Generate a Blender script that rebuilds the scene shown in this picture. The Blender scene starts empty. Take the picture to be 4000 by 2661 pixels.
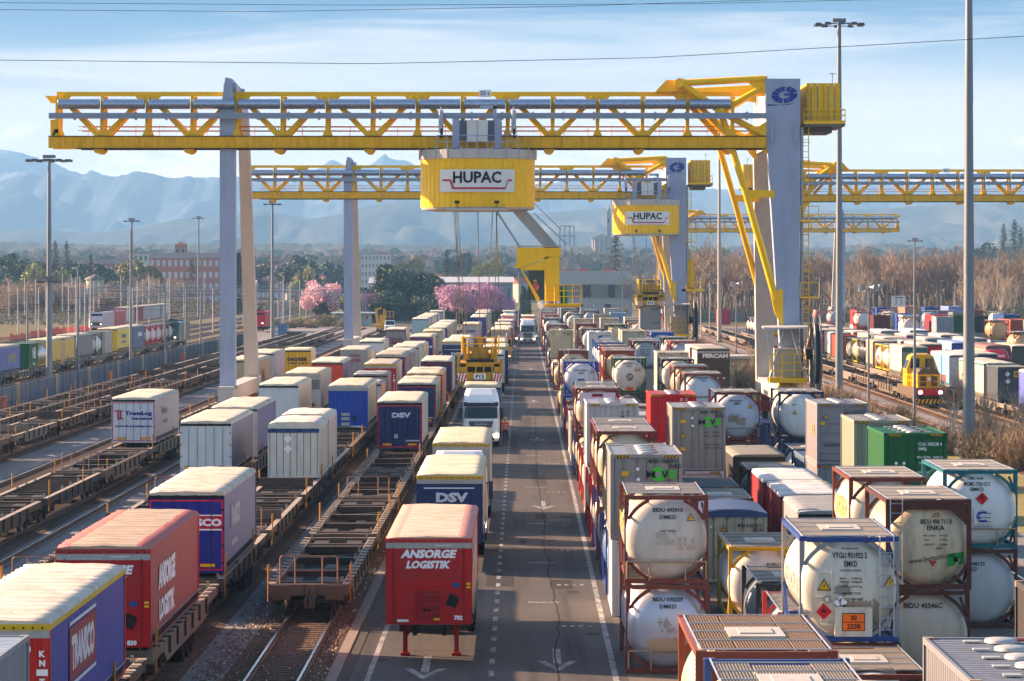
import bpy, math, random
from math import sin, cos, pi, radians
from mathutils import Vector, Matrix, noise as mnoise
scene = bpy.context.scene
COL = scene.collection
# ------------------------------------------------------------------ camera, sky, sun, exposure
H = 11.7                                   # eye height: a footbridge over the yard, looking along the road (+Y)
cam = bpy.data.objects.new('camera', bpy.data.cameras.new('camera')); COL.objects.link(cam)
cam.location = (0, 0, H)
cam.rotation_euler = (radians(90), 0, 0)
cam.data.lens = 117.6; cam.data.sensor_width = 36
cam.data.shift_x = -0.0100; cam.data.shift_y = -0.0675
cam.data.clip_start = 0.5; cam.data.clip_end = 60000
scene.camera = cam
SUN_EL, SUN_AZ = 21.5, 23.0                # low afternoon sun from the left, a little beyond
sd = Vector((-cos(radians(SUN_AZ)) * cos(radians(SUN_EL)), sin(radians(SUN_AZ)) * cos(radians(SUN_EL)), sin(radians(SUN_EL))))
sun = bpy.data.objects.new('sun', bpy.data.lights.new('sun', 'SUN')); COL.objects.link(sun)
sun.data.energy = 5.0; sun.data.angle = radians(0.5); sun.data.color = (1.0, 0.66, 0.42)
sun.rotation_euler = sd.to_track_quat('Z', 'Y').to_euler()
sun.location = (0, 0, 100)
world = bpy.data.worlds.new('World'); scene.world = world; world.use_nodes = True
wn, wl = world.node_tree.nodes, world.node_tree.links
wn.clear()
def N(t, **k):
    n = wn.new(t)
    for a, b in k.items(): setattr(n, a, b)
    return n
wo = N('ShaderNodeOutputWorld'); wb = N('ShaderNodeBackground')
sky = N('ShaderNodeTexSky', sky_type='NISHITA', sun_disc=False, sun_elevation=radians(SUN_EL), sun_rotation=radians(-90 + SUN_AZ), air_density=1.0, dust_density=1.5, ozone_density=2.0)
sk = N('ShaderNodeVectorMath', operation='SCALE'); sk.inputs['Scale'].default_value = 0.075
wl.new(sky.outputs[0], sk.inputs[0])
tc = N('ShaderNodeTexCoord'); sep = N('ShaderNodeSeparateXYZ'); wl.new(tc.outputs['Generated'], sep.inputs[0])
# pale winter sky low over the mountains: blue veil above, thin cloud bands below
grad = N('ShaderNodeValToRGB')
mr = N('ShaderNodeMapRange'); mr.inputs['From Min'].default_value = 0.0; mr.inputs['From Max'].default_value = 0.12
wl.new(sep.outputs['Z'], mr.inputs[0]); wl.new(mr.outputs[0], grad.inputs[0])
e = grad.color_ramp.elements
e[0].position = 0.0; e[0].color = (0.80, 0.76, 0.72, 1)
e[1].position = 0.16; e[1].color = (0.78, 0.72, 0.66, 1)
for p, c in ((0.26, (0.50, 0.42, 0.37)), (0.38, (0.36, 0.325, 0.30)), (0.48, (0.195, 0.205, 0.215)), (0.58, (0.065, 0.115, 0.165)), (0.68, (0.022, 0.07, 0.135)), (1.0, (0.02, 0.06, 0.13))):
    k = grad.color_ramp.elements.new(p); k.color = (*c, 1)
mp = N('ShaderNodeMapping'); mp.inputs['Scale'].default_value = (5, 5, 70); mp.inputs['Rotation'].default_value = (0, radians(4), 0)
wl.new(tc.outputs['Generated'], mp.inputs[0])
nz = N('ShaderNodeTexNoise'); nz.inputs['Scale'].default_value = 1.0; nz.inputs['Detail'].default_value = 7; nz.inputs['Roughness'].default_value = 0.55; nz.inputs['Distortion'].default_value = 0.6
wl.new(mp.outputs[0], nz.inputs['Vector'])
cr = N('ShaderNodeValToRGB'); cr.color_ramp.elements[0].position = 0.47; cr.color_ramp.elements[1].position = 0.68
wl.new(nz.outputs['Fac'], cr.inputs[0])
fz = N('ShaderNodeMapRange'); fz.inputs['From Min'].default_value = 0.012; fz.inputs['From Max'].default_value = 0.03; wl.new(sep.outputs['Z'], fz.inputs[0])
ml = N('ShaderNodeMath', operation='MULTIPLY'); wl.new(cr.outputs[0], ml.inputs[0]); wl.new(fz.outputs[0], ml.inputs[1])
ml2 = N('ShaderNodeMath', operation='MULTIPLY'); wl.new(ml.outputs[0], ml2.inputs[0]); ml2.inputs[1].default_value = 0.75
mx = N('ShaderNodeMixRGB'); wl.new(ml2.outputs[0], mx.inputs[0]); wl.new(grad.outputs[0], mx.inputs[1]); mx.inputs[2].default_value = (0.36, 0.32, 0.30, 1)
mp2 = N('ShaderNodeMapping'); mp2.inputs['Scale'].default_value = (26, 26, 55); wl.new(tc.outputs['Generated'], mp2.inputs[0])
nz2 = N('ShaderNodeTexNoise'); nz2.inputs['Scale'].default_value = 1.0; nz2.inputs['Detail'].default_value = 8; nz2.inputs['Roughness'].default_value = 0.6; wl.new(mp2.outputs[0], nz2.inputs['Vector'])
cr2 = N('ShaderNodeValToRGB'); cr2.color_ramp.elements[0].position = 0.56; cr2.color_ramp.elements[1].position = 0.74; wl.new(nz2.outputs['Fac'], cr2.inputs[0])
b2 = N('ShaderNodeMapRange'); b2.inputs['From Min'].default_value = 0.050; b2.inputs['From Max'].default_value = 0.036; wl.new(sep.outputs['Z'], b2.inputs[0])
b3 = N('ShaderNodeMapRange'); b3.inputs['From Min'].default_value = 0.024; b3.inputs['From Max'].default_value = 0.032; wl.new(sep.outputs['Z'], b3.inputs[0])
ma = N('ShaderNodeMath', operation='MULTIPLY'); wl.new(b2.outputs[0], ma.inputs[0]); wl.new(b3.outputs[0], ma.inputs[1])
mb_ = N('ShaderNodeMath', operation='MULTIPLY'); wl.new(ma.outputs[0], mb_.inputs[0]); wl.new(cr2.outputs[0], mb_.inputs[1])
mx2 = N('ShaderNodeMixRGB'); wl.new(mb_.outputs[0], mx2.inputs[0]); wl.new(mx.outputs[0], mx2.inputs[1]); mx2.inputs[2].default_value = (0.80, 0.68, 0.60, 1)
ff = N('ShaderNodeMapRange'); ff.inputs['From Min'].default_value = 0.10; ff.inputs['From Max'].default_value = 0.26; wl.new(sep.outputs['Z'], ff.inputs[0])
fy = N('ShaderNodeMapRange'); fy.inputs['From Min'].default_value = 0.75; fy.inputs['From Max'].default_value = 0.3; wl.new(sep.outputs['Y'], fy.inputs[0])
fm_ = N('ShaderNodeMath', operation='MAXIMUM'); wl.new(ff.outputs[0], fm_.inputs[0]); wl.new(fy.outputs[0], fm_.inputs[1])
mxf = N('ShaderNodeMixRGB'); wl.new(fm_.outputs[0], mxf.inputs[0]); wl.new(mx2.outputs[0], mxf.inputs[1]); wl.new(sk.outputs[0], mxf.inputs[2])
wl.new(mxf.outputs[0], wb.inputs['Color']); wb.inputs['Strength'].default_value = 1.0
wl.new(wb.outputs[0], wo.inputs['Surface'])
scene.view_settings.view_transform = 'Standard'; scene.view_settings.look = 'None'
scene.view_settings.exposure = 2.05; scene.view_settings.gamma = 1.0
scene.cycles.max_bounces = 5; scene.cycles.diffuse_bounces = 2; scene.cycles.glossy_bounces = 2; scene.cycles.transmission_bounces = 3
scene.cycles.volume_bounces = 0; scene.cycles.transparent_max_bounces = 6
scene.cycles.use_adaptive_sampling = True; scene.cycles.adaptive_threshold = 0.02
scene.cycles.caustics_reflective = False; scene.cycles.caustics_refractive = False
try: scene.cycles.use_denoising = True
except Exception: pass
random.seed(7)
F0 = 7700.0
def YT(y, z=5.18): return F0 * (H - z) / (y - 625.0)          # distance along the yard at which height z is seen at that line
# ------------------------------------------------------------------ materials
def lin(h):
    h = h.lstrip('#'); o = []
    for i in (0, 2, 4):
        c = int(h[i:i+2], 16) / 255; o.append(c / 12.92 if c <= 0.04045 else ((c + 0.055) / 1.055) ** 2.4)
    return tuple(o)
_M = {}
def paint(hexc, rough=0.5, metal=0.0, dirt=0.25, bump=0.0, streak=True, dirtc=(0.10, 0.075, 0.05), scale=1.0, wave=0):
    key = (hexc, rough, metal, dirt, bump, streak, dirtc, scale, wave)
    if key in _M: return _M[key]
    m = bpy.data.materials.new('paint_' + hexc.strip('#')); m.use_nodes = True
    nt = m.node_tree; n = nt.nodes; l = nt.links; b = n['Principled BSDF']
    c = lin(hexc)
    b.inputs['Roughness'].default_value = rough; b.inputs['Metallic'].default_value = metal; b.inputs['Specular IOR Level'].default_value = .22 if rough > .3 else .5
    t = n.new('ShaderNodeTexCoord'); mpn = n.new('ShaderNodeMapping')
    mpn.inputs['Scale'].default_value = (2.2 * scale, 2.2 * scale, 0.45 * scale) if streak else (scale, scale, scale)
    oi = n.new('ShaderNodeObjectInfo'); ad = n.new('ShaderNodeVectorMath'); ad.operation = 'ADD'
    sc = n.new('ShaderNodeMath'); sc.operation = 'MULTIPLY'; sc.inputs[1].default_value = 40
    l.new(oi.outputs['Random'], sc.inputs[0])
    l.new(t.outputs['Object'], ad.inputs[0]); l.new(sc.outputs[0], ad.inputs[1]); l.new(ad.outputs[0], mpn.inputs[0])
    ns = n.new('ShaderNodeTexNoise'); ns.inputs['Scale'].default_value = 1.6; ns.inputs['Detail'].default_value = 5; ns.inputs['Roughness'].default_value = 0.65
    l.new(mpn.outputs[0], ns.inputs['Vector'])
    r = n.new('ShaderNodeMapRange'); r.inputs['From Min'].default_value = 0.45; r.inputs['From Max'].default_value = 0.8; r.inputs['To Max'].default_value = dirt * 1.5
    l.new(ns.outputs['Fac'], r.inputs[0])
    mxn = n.new('ShaderNodeMixRGB'); mxn.inputs[1].default_value = (*c, 1); mxn.inputs[2].default_value = (*[0.35 * a + 0.65 * d for a, d in zip(c, dirtc)], 1)
    l.new(r.outputs[0], mxn.inputs[0]); last = mxn.outputs[0]
    if dirt >= .2:
        n3 = n.new('ShaderNodeTexNoise'); n3.inputs['Scale'].default_value = 5.5 * scale; n3.inputs['Detail'].default_value = 4; n3.inputs['Roughness'].default_value = .7; l.new(ad.outputs[0], n3.inputs['Vector'])
        r3 = n.new('ShaderNodeMapRange'); r3.inputs['From Min'].default_value = .64; r3.inputs['From Max'].default_value = .70; r3.inputs['To Max'].default_value = min(.8, dirt * 1.4); l.new(n3.outputs['Fac'], r3.inputs[0])
        m3 = n.new('ShaderNodeMixRGB'); l.new(r3.outputs[0], m3.inputs[0]); l.new(last, m3.inputs[1]); m3.inputs[2].default_value = (*[.25 * a + .75 * d for a, d in zip(c, (.14, .07, .04))], 1); last = m3.outputs[0]
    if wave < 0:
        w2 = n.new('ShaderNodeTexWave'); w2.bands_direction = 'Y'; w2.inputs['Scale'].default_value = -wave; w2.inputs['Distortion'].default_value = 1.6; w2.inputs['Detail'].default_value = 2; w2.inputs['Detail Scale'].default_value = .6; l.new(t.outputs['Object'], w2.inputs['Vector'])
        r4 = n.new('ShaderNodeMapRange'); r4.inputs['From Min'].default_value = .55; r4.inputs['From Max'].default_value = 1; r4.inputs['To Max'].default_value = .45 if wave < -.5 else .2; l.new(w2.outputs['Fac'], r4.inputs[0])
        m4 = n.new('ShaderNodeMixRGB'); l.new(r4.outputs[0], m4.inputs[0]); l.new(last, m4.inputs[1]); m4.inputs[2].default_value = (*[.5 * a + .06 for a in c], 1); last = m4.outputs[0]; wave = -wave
    l.new(last, b.inputs['Base Color'])
    if wave:
        wv = n.new('ShaderNodeTexWave'); wv.bands_direction = 'Y'; wv.inputs['Scale'].default_value = wave; wv.inputs['Distortion'].default_value = 1.2; wv.inputs['Detail'].default_value = 1; wv.inputs['Detail Scale'].default_value = .4; l.new(t.outputs['Object'], wv.inputs['Vector'])
        bw = n.new('ShaderNodeBump'); bw.inputs['Strength'].default_value = .5; bw.inputs['Distance'].default_value = .04; l.new(wv.outputs['Fac'], bw.inputs['Height']); l.new(bw.outputs[0], b.inputs['Normal'])
    elif bump:
        n2 = n.new('ShaderNodeTexNoise'); n2.inputs['Scale'].default_value = 9 * scale; n2.inputs['Detail'].default_value = 4; l.new(t.outputs['Object'], n2.inputs['Vector'])
        bp = n.new('ShaderNodeBump'); bp.inputs['Strength'].default_value = bump; bp.inputs['Distance'].default_value = 0.05
        l.new(n2.outputs['Fac'], bp.inputs['Height']); l.new(bp.outputs[0], b.inputs['Normal'])
    _M[key] = m
    return m
def flat(hexc, rough=0.6, metal=0.0):
    key = ('f', hexc, rough, metal)
    if key in _M: return _M[key]
    m = bpy.data.materials.new('flat_' + hexc.strip('#')); m.use_nodes = True
    b = m.node_tree.nodes['Principled BSDF']; b.inputs['Base Color'].default_value = (*lin(hexc), 1)
    b.inputs['Roughness'].default_value = rough; b.inputs['Metallic'].default_value = metal; b.inputs['Specular IOR Level'].default_value = .25
    _M[key] = m; return m
def emit(hexc, s):
    key = ('e', hexc, s)
    if key in _M: return _M[key]
    m = bpy.data.materials.new('lamp'); m.use_nodes = True
    b = m.node_tree.nodes['Principled BSDF']; b.inputs['Base Color'].default_value = (*lin(hexc), 1)
    b.inputs['Emission Color'].default_value = (*lin(hexc), 1); b.inputs['Emission Strength'].default_value = s
    _M[key] = m; return m
def ground_mat(name, c1, c2, c3, s1=0.25, s2=30, bump=0.4, rough=0.9, stripes=None, stain=None):
    m = bpy.data.materials.new(name); m.use_nodes = True
    nt = m.node_tree; n = nt.nodes; l = nt.links; b = n['Principled BSDF']; b.inputs['Roughness'].default_value = rough; b.inputs['Specular IOR Level'].default_value = .12
    t = n.new('ShaderNodeTexCoord')
    def nse(scale, det, ro=0.6, vec=None):
        x = n.new('ShaderNodeTexNoise'); x.inputs['Scale'].default_value = scale; x.inputs['Detail'].default_value = det; x.inputs['Roughness'].default_value = ro
        l.new(vec or t.outputs['Object'], x.inputs['Vector']); return x
    a = nse(s1, 6); bb = nse(s2, 3, 0.7)
    r1 = n.new('ShaderNodeValToRGB'); r1.color_ramp.elements[0].position = 0.35; r1.color_ramp.elements[1].position = 0.68
    r1.color_ramp.elements[0].color = (*lin(c1), 1); r1.color_ramp.elements[1].color = (*lin(c2), 1); l.new(a.outputs['Fac'], r1.inputs[0])
    r2 = n.new('ShaderNodeMapRange'); r2.inputs['From Min'].default_value = 0.4; r2.inputs['From Max'].default_value = 0.65; l.new(bb.outputs['Fac'], r2.inputs[0])
    mxn = n.new('ShaderNodeMixRGB'); l.new(r2.outputs[0], mxn.inputs[0]); l.new(r1.outputs[0], mxn.inputs[1]); mxn.inputs[2].default_value = (*lin(c3), 1)
    last = mxn.outputs[0]
    if stain:
        mq = n.new('ShaderNodeMapping'); mq.inputs['Scale'].default_value = stain[0]; l.new(t.outputs['Object'], mq.inputs[0])
        q = nse(1.0, 5, 0.6, mq.outputs[0]); rq = n.new('ShaderNodeMapRange'); rq.inputs['From Min'].default_value = 0.5; rq.inputs['From Max'].default_value = 0.7; rq.inputs['To Max'].default_value = stain[2]
        l.new(q.outputs['Fac'], rq.inputs[0]); m3 = n.new('ShaderNodeMixRGB'); l.new(rq.outputs[0], m3.inputs[0]); l.new(last, m3.inputs[1]); m3.inputs[2].default_value = (*lin(stain[1]), 1); last = m3.outputs[0]
    l.new(last, b.inputs['Base Color'])
    bp = n.new('ShaderNodeBump'); bp.inputs['Strength'].default_value = bump; bp.inputs['Distance'].default_value = 0.06
    l.new(bb.outputs['Fac'], bp.inputs['Height']); l.new(bp.outputs[0], b.inputs['Normal'])
    return m
def leaf_mat(name, a, b_, rough=0.7, trans=0.15):
    m = bpy.data.materials.new(name); m.use_nodes = True
    nt = m.node_tree; n = nt.nodes; l = nt.links; b = n['Principled BSDF']; b.inputs['Roughness'].default_value = rough
    g = n.new('ShaderNodeNewGeometry'); r = n.new('ShaderNodeValToRGB')
    r.color_ramp.elements[0].color = (*lin(a), 1); r.color_ramp.elements[1].color = (*lin(b_), 1)
    l.new(g.outputs['Random Per Island'], r.inputs[0])
    oi = n.new('ShaderNodeObjectInfo'); hs = n.new('ShaderNodeHueSaturation'); mrr = n.new('ShaderNodeMapRange'); mrr.inputs['To Min'].default_value = 0.75; mrr.inputs['To Max'].default_value = 1.25
    l.new(oi.outputs['Random'], mrr.inputs[0]); l.new(mrr.outputs[0], hs.inputs['Value']); l.new(r.outputs[0], hs.inputs['Color'])
    l.new(hs.outputs[0], b.inputs['Base Color'])
    return m
# ------------------------------------------------------------------ mesh building
_TX = {}
def text_geo(s, bold=0.0, spacing=1.0):
    k = (s, bold, spacing)
    if k not in _TX:
        cu = bpy.data.curves.new('t', 'FONT'); cu.body = s; cu.size = 1.0; cu.offset = bold; cu.resolution_u = 2; cu.space_character = spacing
        o = bpy.data.objects.new('t', cu); me = bpy.data.meshes.new_from_object(o)
        vs = [(v.co.x, v.co.y) for v in me.vertices]; fs = [tuple(p.vertices) for p in me.polygons]
        bpy.data.objects.remove(o); bpy.data.meshes.remove(me)
        if not vs: vs = [(0, 0)]
        x0 = min(v[0] for v in vs); x1 = max(v[0] for v in vs); y0 = min(v[1] for v in vs); y1 = max(v[1] for v in vs)
        _TX[k] = ([((a - (x0 + x1) / 2), (b - (y0 + y1) / 2)) for a, b in vs], fs, x1 - x0, y1 - y0)
    return _TX[k]
class MB:
    def __init__(s): s.v = []; s.f = []; s.m = []; s.s = []
    def add(s, vs, fs, m=0, sm=False):
        o = len(s.v); s.v.extend([tuple(v) for v in vs])
        for f in fs: s.f.append(tuple(i + o for i in f)); s.m.append(m); s.s.append(sm)
        return s
    def box(s, x0, x1, y0, y1, z0, z1, m=0):
        return s.add([(x0,y0,z0),(x1,y0,z0),(x1,y1,z0),(x0,y1,z0),(x0,y0,z1),(x1,y0,z1),(x1,y1,z1),(x0,y1,z1)],
                     [(0,3,2,1),(4,5,6,7),(0,1,5,4),(1,2,6,5),(2,3,7,6),(3,0,4,7)], m)
    def beam(s, p, q, w, h, m=0):
        p = Vector(p); q = Vector(q); d = (q - p).normalized()
        up = Vector((0,0,1)) if abs(d.z) < 0.95 else Vector((0,1,0))
        r = d.cross(up).normalized() * w / 2; u = r.cross(d).normalized() * h / 2
        vs = [p-r-u, p+r-u, p+r+u, p-r+u, q-r-u, q+r-u, q+r+u, q-r+u]
        return s.add(vs, [(0,1,2,3),(7,6,5,4),(0,4,5,1),(1,5,6,2),(2,6,7,3),(3,7,4,0)], m)
    def tube(s, p, q, r, m=0, n=8, r2=None, caps=True):
        p = Vector(p); q = Vector(q); d = (q - p).normalized(); r2 = r if r2 is None else r2
        up = Vector((0,0,1)) if abs(d.z) < 0.95 else Vector((0,1,0))
        a = d.cross(up).normalized(); b = a.cross(d)
        vs = []
        for c, rr in ((p, r), (q, r2)):
            for i in range(n):
                t = 2 * pi * i / n; vs.append(c + a * cos(t) * rr + b * sin(t) * rr)
        s.add(vs, [(i, (i+1) % n, n + (i+1) % n, n + i) for i in range(n)], m, n > 5)
        if caps: s.add(vs[:n], [tuple(range(n))[::-1]], m); s.add(vs[n:], [tuple(range(n))], m)
        return s
    def path(s, pts, r, m=0, n=6):
        for a, b in zip(pts, pts[1:]): s.tube(a, b, r, m, n)
        return s
    def prism(s, pts, vec, m=0):
        n = len(pts); vec = Vector(vec); a = [Vector(p) for p in pts]; b = [p + vec for p in a]
        return s.add(a + b, [tuple(range(n))[::-1], tuple(range(n, 2*n))] + [(i, (i+1) % n, n + (i+1) % n, n + i) for i in range(n)], m)
    def poly(s, pts, m=0): return s.add(pts, [tuple(range(len(pts)))], m)
    def strip(s, pts, vec, m=0, sm=False):
        n = len(pts); vec = Vector(vec); a = [Vector(p) for p in pts]
        return s.add(a + [p + vec for p in a], [(i, i+1, n+i+1, n+i) for i in range(n-1)], m, sm)
    def lathe(s, prof, cx=0, cz=0, n=24, m=0, axis='y', sm=True, cap=False):
        vs = []
        for t, r in prof:
            for i in range(n):
                a = 2 * pi * i / n
                if axis == 'y': vs.append((cx + r * cos(a), t, cz + r * sin(a)))
                elif axis == 'z': vs.append((cx + r * cos(a), cz + r * sin(a), t))
                else: vs.append((t, cx + r * cos(a), cz + r * sin(a)))
        k = len(prof)
        s.add(vs, [(j*n+i, j*n+(i+1) % n, (j+1)*n+(i+1) % n, (j+1)*n+i) for j in range(k-1) for i in range(n)], m, sm)
        if cap: s.add(vs[:n], [tuple(range(n))], m); s.add(vs[-n:], [tuple(range(n))], m)
        return s
    def text(s, t, o, r, u, h, m=0, w=None, bold=0.02, shear=0.0, sp=1.0, bend=None):
        vs, fs, tw, th = text_geo(t, bold, sp)
        k = h / th; kx = k if w is None else w / tw
        o = Vector(o); r = Vector(r); u = Vector(u)
        out = []
        for x, y in vs:
            X = x * kx + shear * y * k; Y = y * k
            if bend: out.append((o.x + bend * sin((X) / bend), o.y + bend - bend * cos(X / bend), o.z + Y))
            else: out.append(o + r * X + u * Y)
        return s.add(out, fs, m)
    def build(s, name, mats, parent=None, loc=None):
        me = bpy.data.meshes.new(name); me.from_pydata(s.v, [], s.f)
        if not isinstance(mats, (list, tuple)): mats = [mats]
        for mt in mats: me.materials.append(mt)
        if len(mats) > 1: me.polygons.foreach_set('material_index', s.m)
        me.polygons.foreach_set('use_smooth', s.s); me.update()
        o = bpy.data.objects.new(name, me); COL.objects.link(o)
        if parent is not None: o.parent = parent
        if loc is not None: o.location = loc
        return o
def tag(o, label=None, cat=None, group=None, kind=None):
    if label: o['label'] = label
    if cat: o['category'] = cat
    if group: o['group'] = group
    if kind: o['kind'] = kind
    return o
def thing(name, label, cat, loc=(0,0,0), rz=0, group=None):
    o = bpy.data.objects.new(name, None); COL.objects.link(o); o.empty_display_size = 0.3
    o.location = loc; o.rotation_euler = (0, 0, rz)
    return tag(o, label, cat, group)
def copy_tree(o, parent=None, kids=None):
    c = o.copy(); COL.objects.link(c)
    if parent is not None: c.parent = parent
    for ch in o.children: copy_tree(ch, c)
    return c
_P = {}
def proto(key, fn, label, cat, loc, rz=0, group=None):
    """First call builds the thing with its parts, later calls copy it."""
    if key in _P:
        o = copy_tree(_P[key])
        if 'group' in o: del o['group']
    else:
        o = fn(); _P[key] = o
    o.location = loc; o.rotation_euler = (0, 0, rz)
    return tag(o, label, cat, group)
def struct(name, mb, mat, loc=None):
    o = mb.build(name, mat); o['kind'] = 'structure'
    if loc: o.location = loc
    return o
ORD = 'nearest second third fourth fifth sixth seventh eighth ninth tenth eleventh twelfth thirteenth fourteenth fifteenth sixteenth seventeenth eighteenth nineteenth twentieth twenty-first twenty-second twenty-third twenty-fourth twenty-fifth twenty-sixth twenty-seventh twenty-eighth twenty-ninth thirtieth thirty-first thirty-second thirty-third thirty-fourth thirty-fifth'.split()
C_NAMES = {}
# common materials
STEEL = paint('#8a8d90', 0.4, 0.6, 0.2); DARK = paint('#1c1b1a', 0.7, 0, 0.2); BLACKT = flat('#15151a', 0.7)
RUBBER = flat('#141414', 0.85); GALV = paint('#70767d', 0.45, 0.5, 0.25, bump=0.1, scale=2); WHITE = paint('#d9d8d4', 0.4, 0, 0.15)
RAILY = paint('#b07a1e', 0.55, 0, 0.35); SILV = paint('#b9bcc0', 0.35, 0.7, 0.2)
HAZY = flat('#d9a514'); REDF = flat('#c11a1f', 0.5); YELF = flat('#e8b90c', 0.5); BLKT = flat('#1a1a1c', 0.6); WHT = flat('#e6e6e3', 0.5)
GLASS = paint('#0e1a22', 0.08, 0.0, 0.0)
# ------------------------------------------------------------------ cargo: containers, tanks, swap bodies, trailers
def corr_pts(a, b, pitch, depth, fixed, axis):
    """Trapezoid corrugation from a to b; returns (along, offset) pairs."""
    n = max(1, int(round((b - a) / pitch))); p = (b - a) / n; out = []
    for i in range(n):
        s0 = a + i * p
        out += [(s0, 0), (s0 + .3*p, 0), (s0 + .45*p, depth), (s0 + .85*p, depth)]
    out.append((b, 0)); return out
def stripes_sign(mb, x0, x1, z0, z1, y, my, mk, n=4):
    mb.box(x0, x1, y, y + .01, z0, z1, my)
    w = (x1 - x0) / n
    for i in range(n):
        mb.poly([(x0+i*w, y-.012, z0), (x0+(i+.45)*w, y-.012, z0), (x0+(i+.95)*w, y-.012, z1), (x0+(i+.5)*w, y-.012, z1)], mk)
def tri_sign(mb, cx, cz, h, y, my, mk):
    w = h * 1.1
    mb.poly([(cx-w/2, y, cz-h/2), (cx+w/2, y, cz-h/2), (cx, y, cz+h/2)], mk)
    mb.poly([(cx-w*.38, y-.01, cz-h*.42), (cx+w*.38, y-.01, cz-h*.42), (cx, y-.01, cz+h*.34)], my)
    mb.poly([(cx+.05*h, y-.02, cz+.12*h), (cx-.09*h, y-.02, cz-.12*h), (cx-.01*h, y-.02, cz-.12*h), (cx-.05*h, y-.02, cz-.34*h), (cx+.09*h, y-.02, cz-.06*h), (cx+.01*h, y-.02, cz-.06*h)], mk)
def diamond(mb, cx, cz, h, y, m1, m2=None):
    mb.poly([(cx-h/2, y, cz), (cx, y, cz-h/2), (cx+h/2, y, cz), (cx, y, cz+h/2)], m1)
    if m2 is not None:
        k = h * .28
        mb.poly([(cx-k*.6, y-.01, cz-.02*h), (cx+k*.6, y-.01, cz-.02*h), (cx+k*.25, y-.01, cz+k*.7), (cx, y-.01, cz+k*.2), (cx-k*.25, y-.01, cz+k*.9)], m2)
def castings(mb, W, L, Hc, m):
    for x in (-W/2, W/2 - .18):
        for y in (0, L - .18):
            for z in (0, Hc - .12): mb.box(x, x+.18, y, y+.18, z, z+.12, m)
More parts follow.
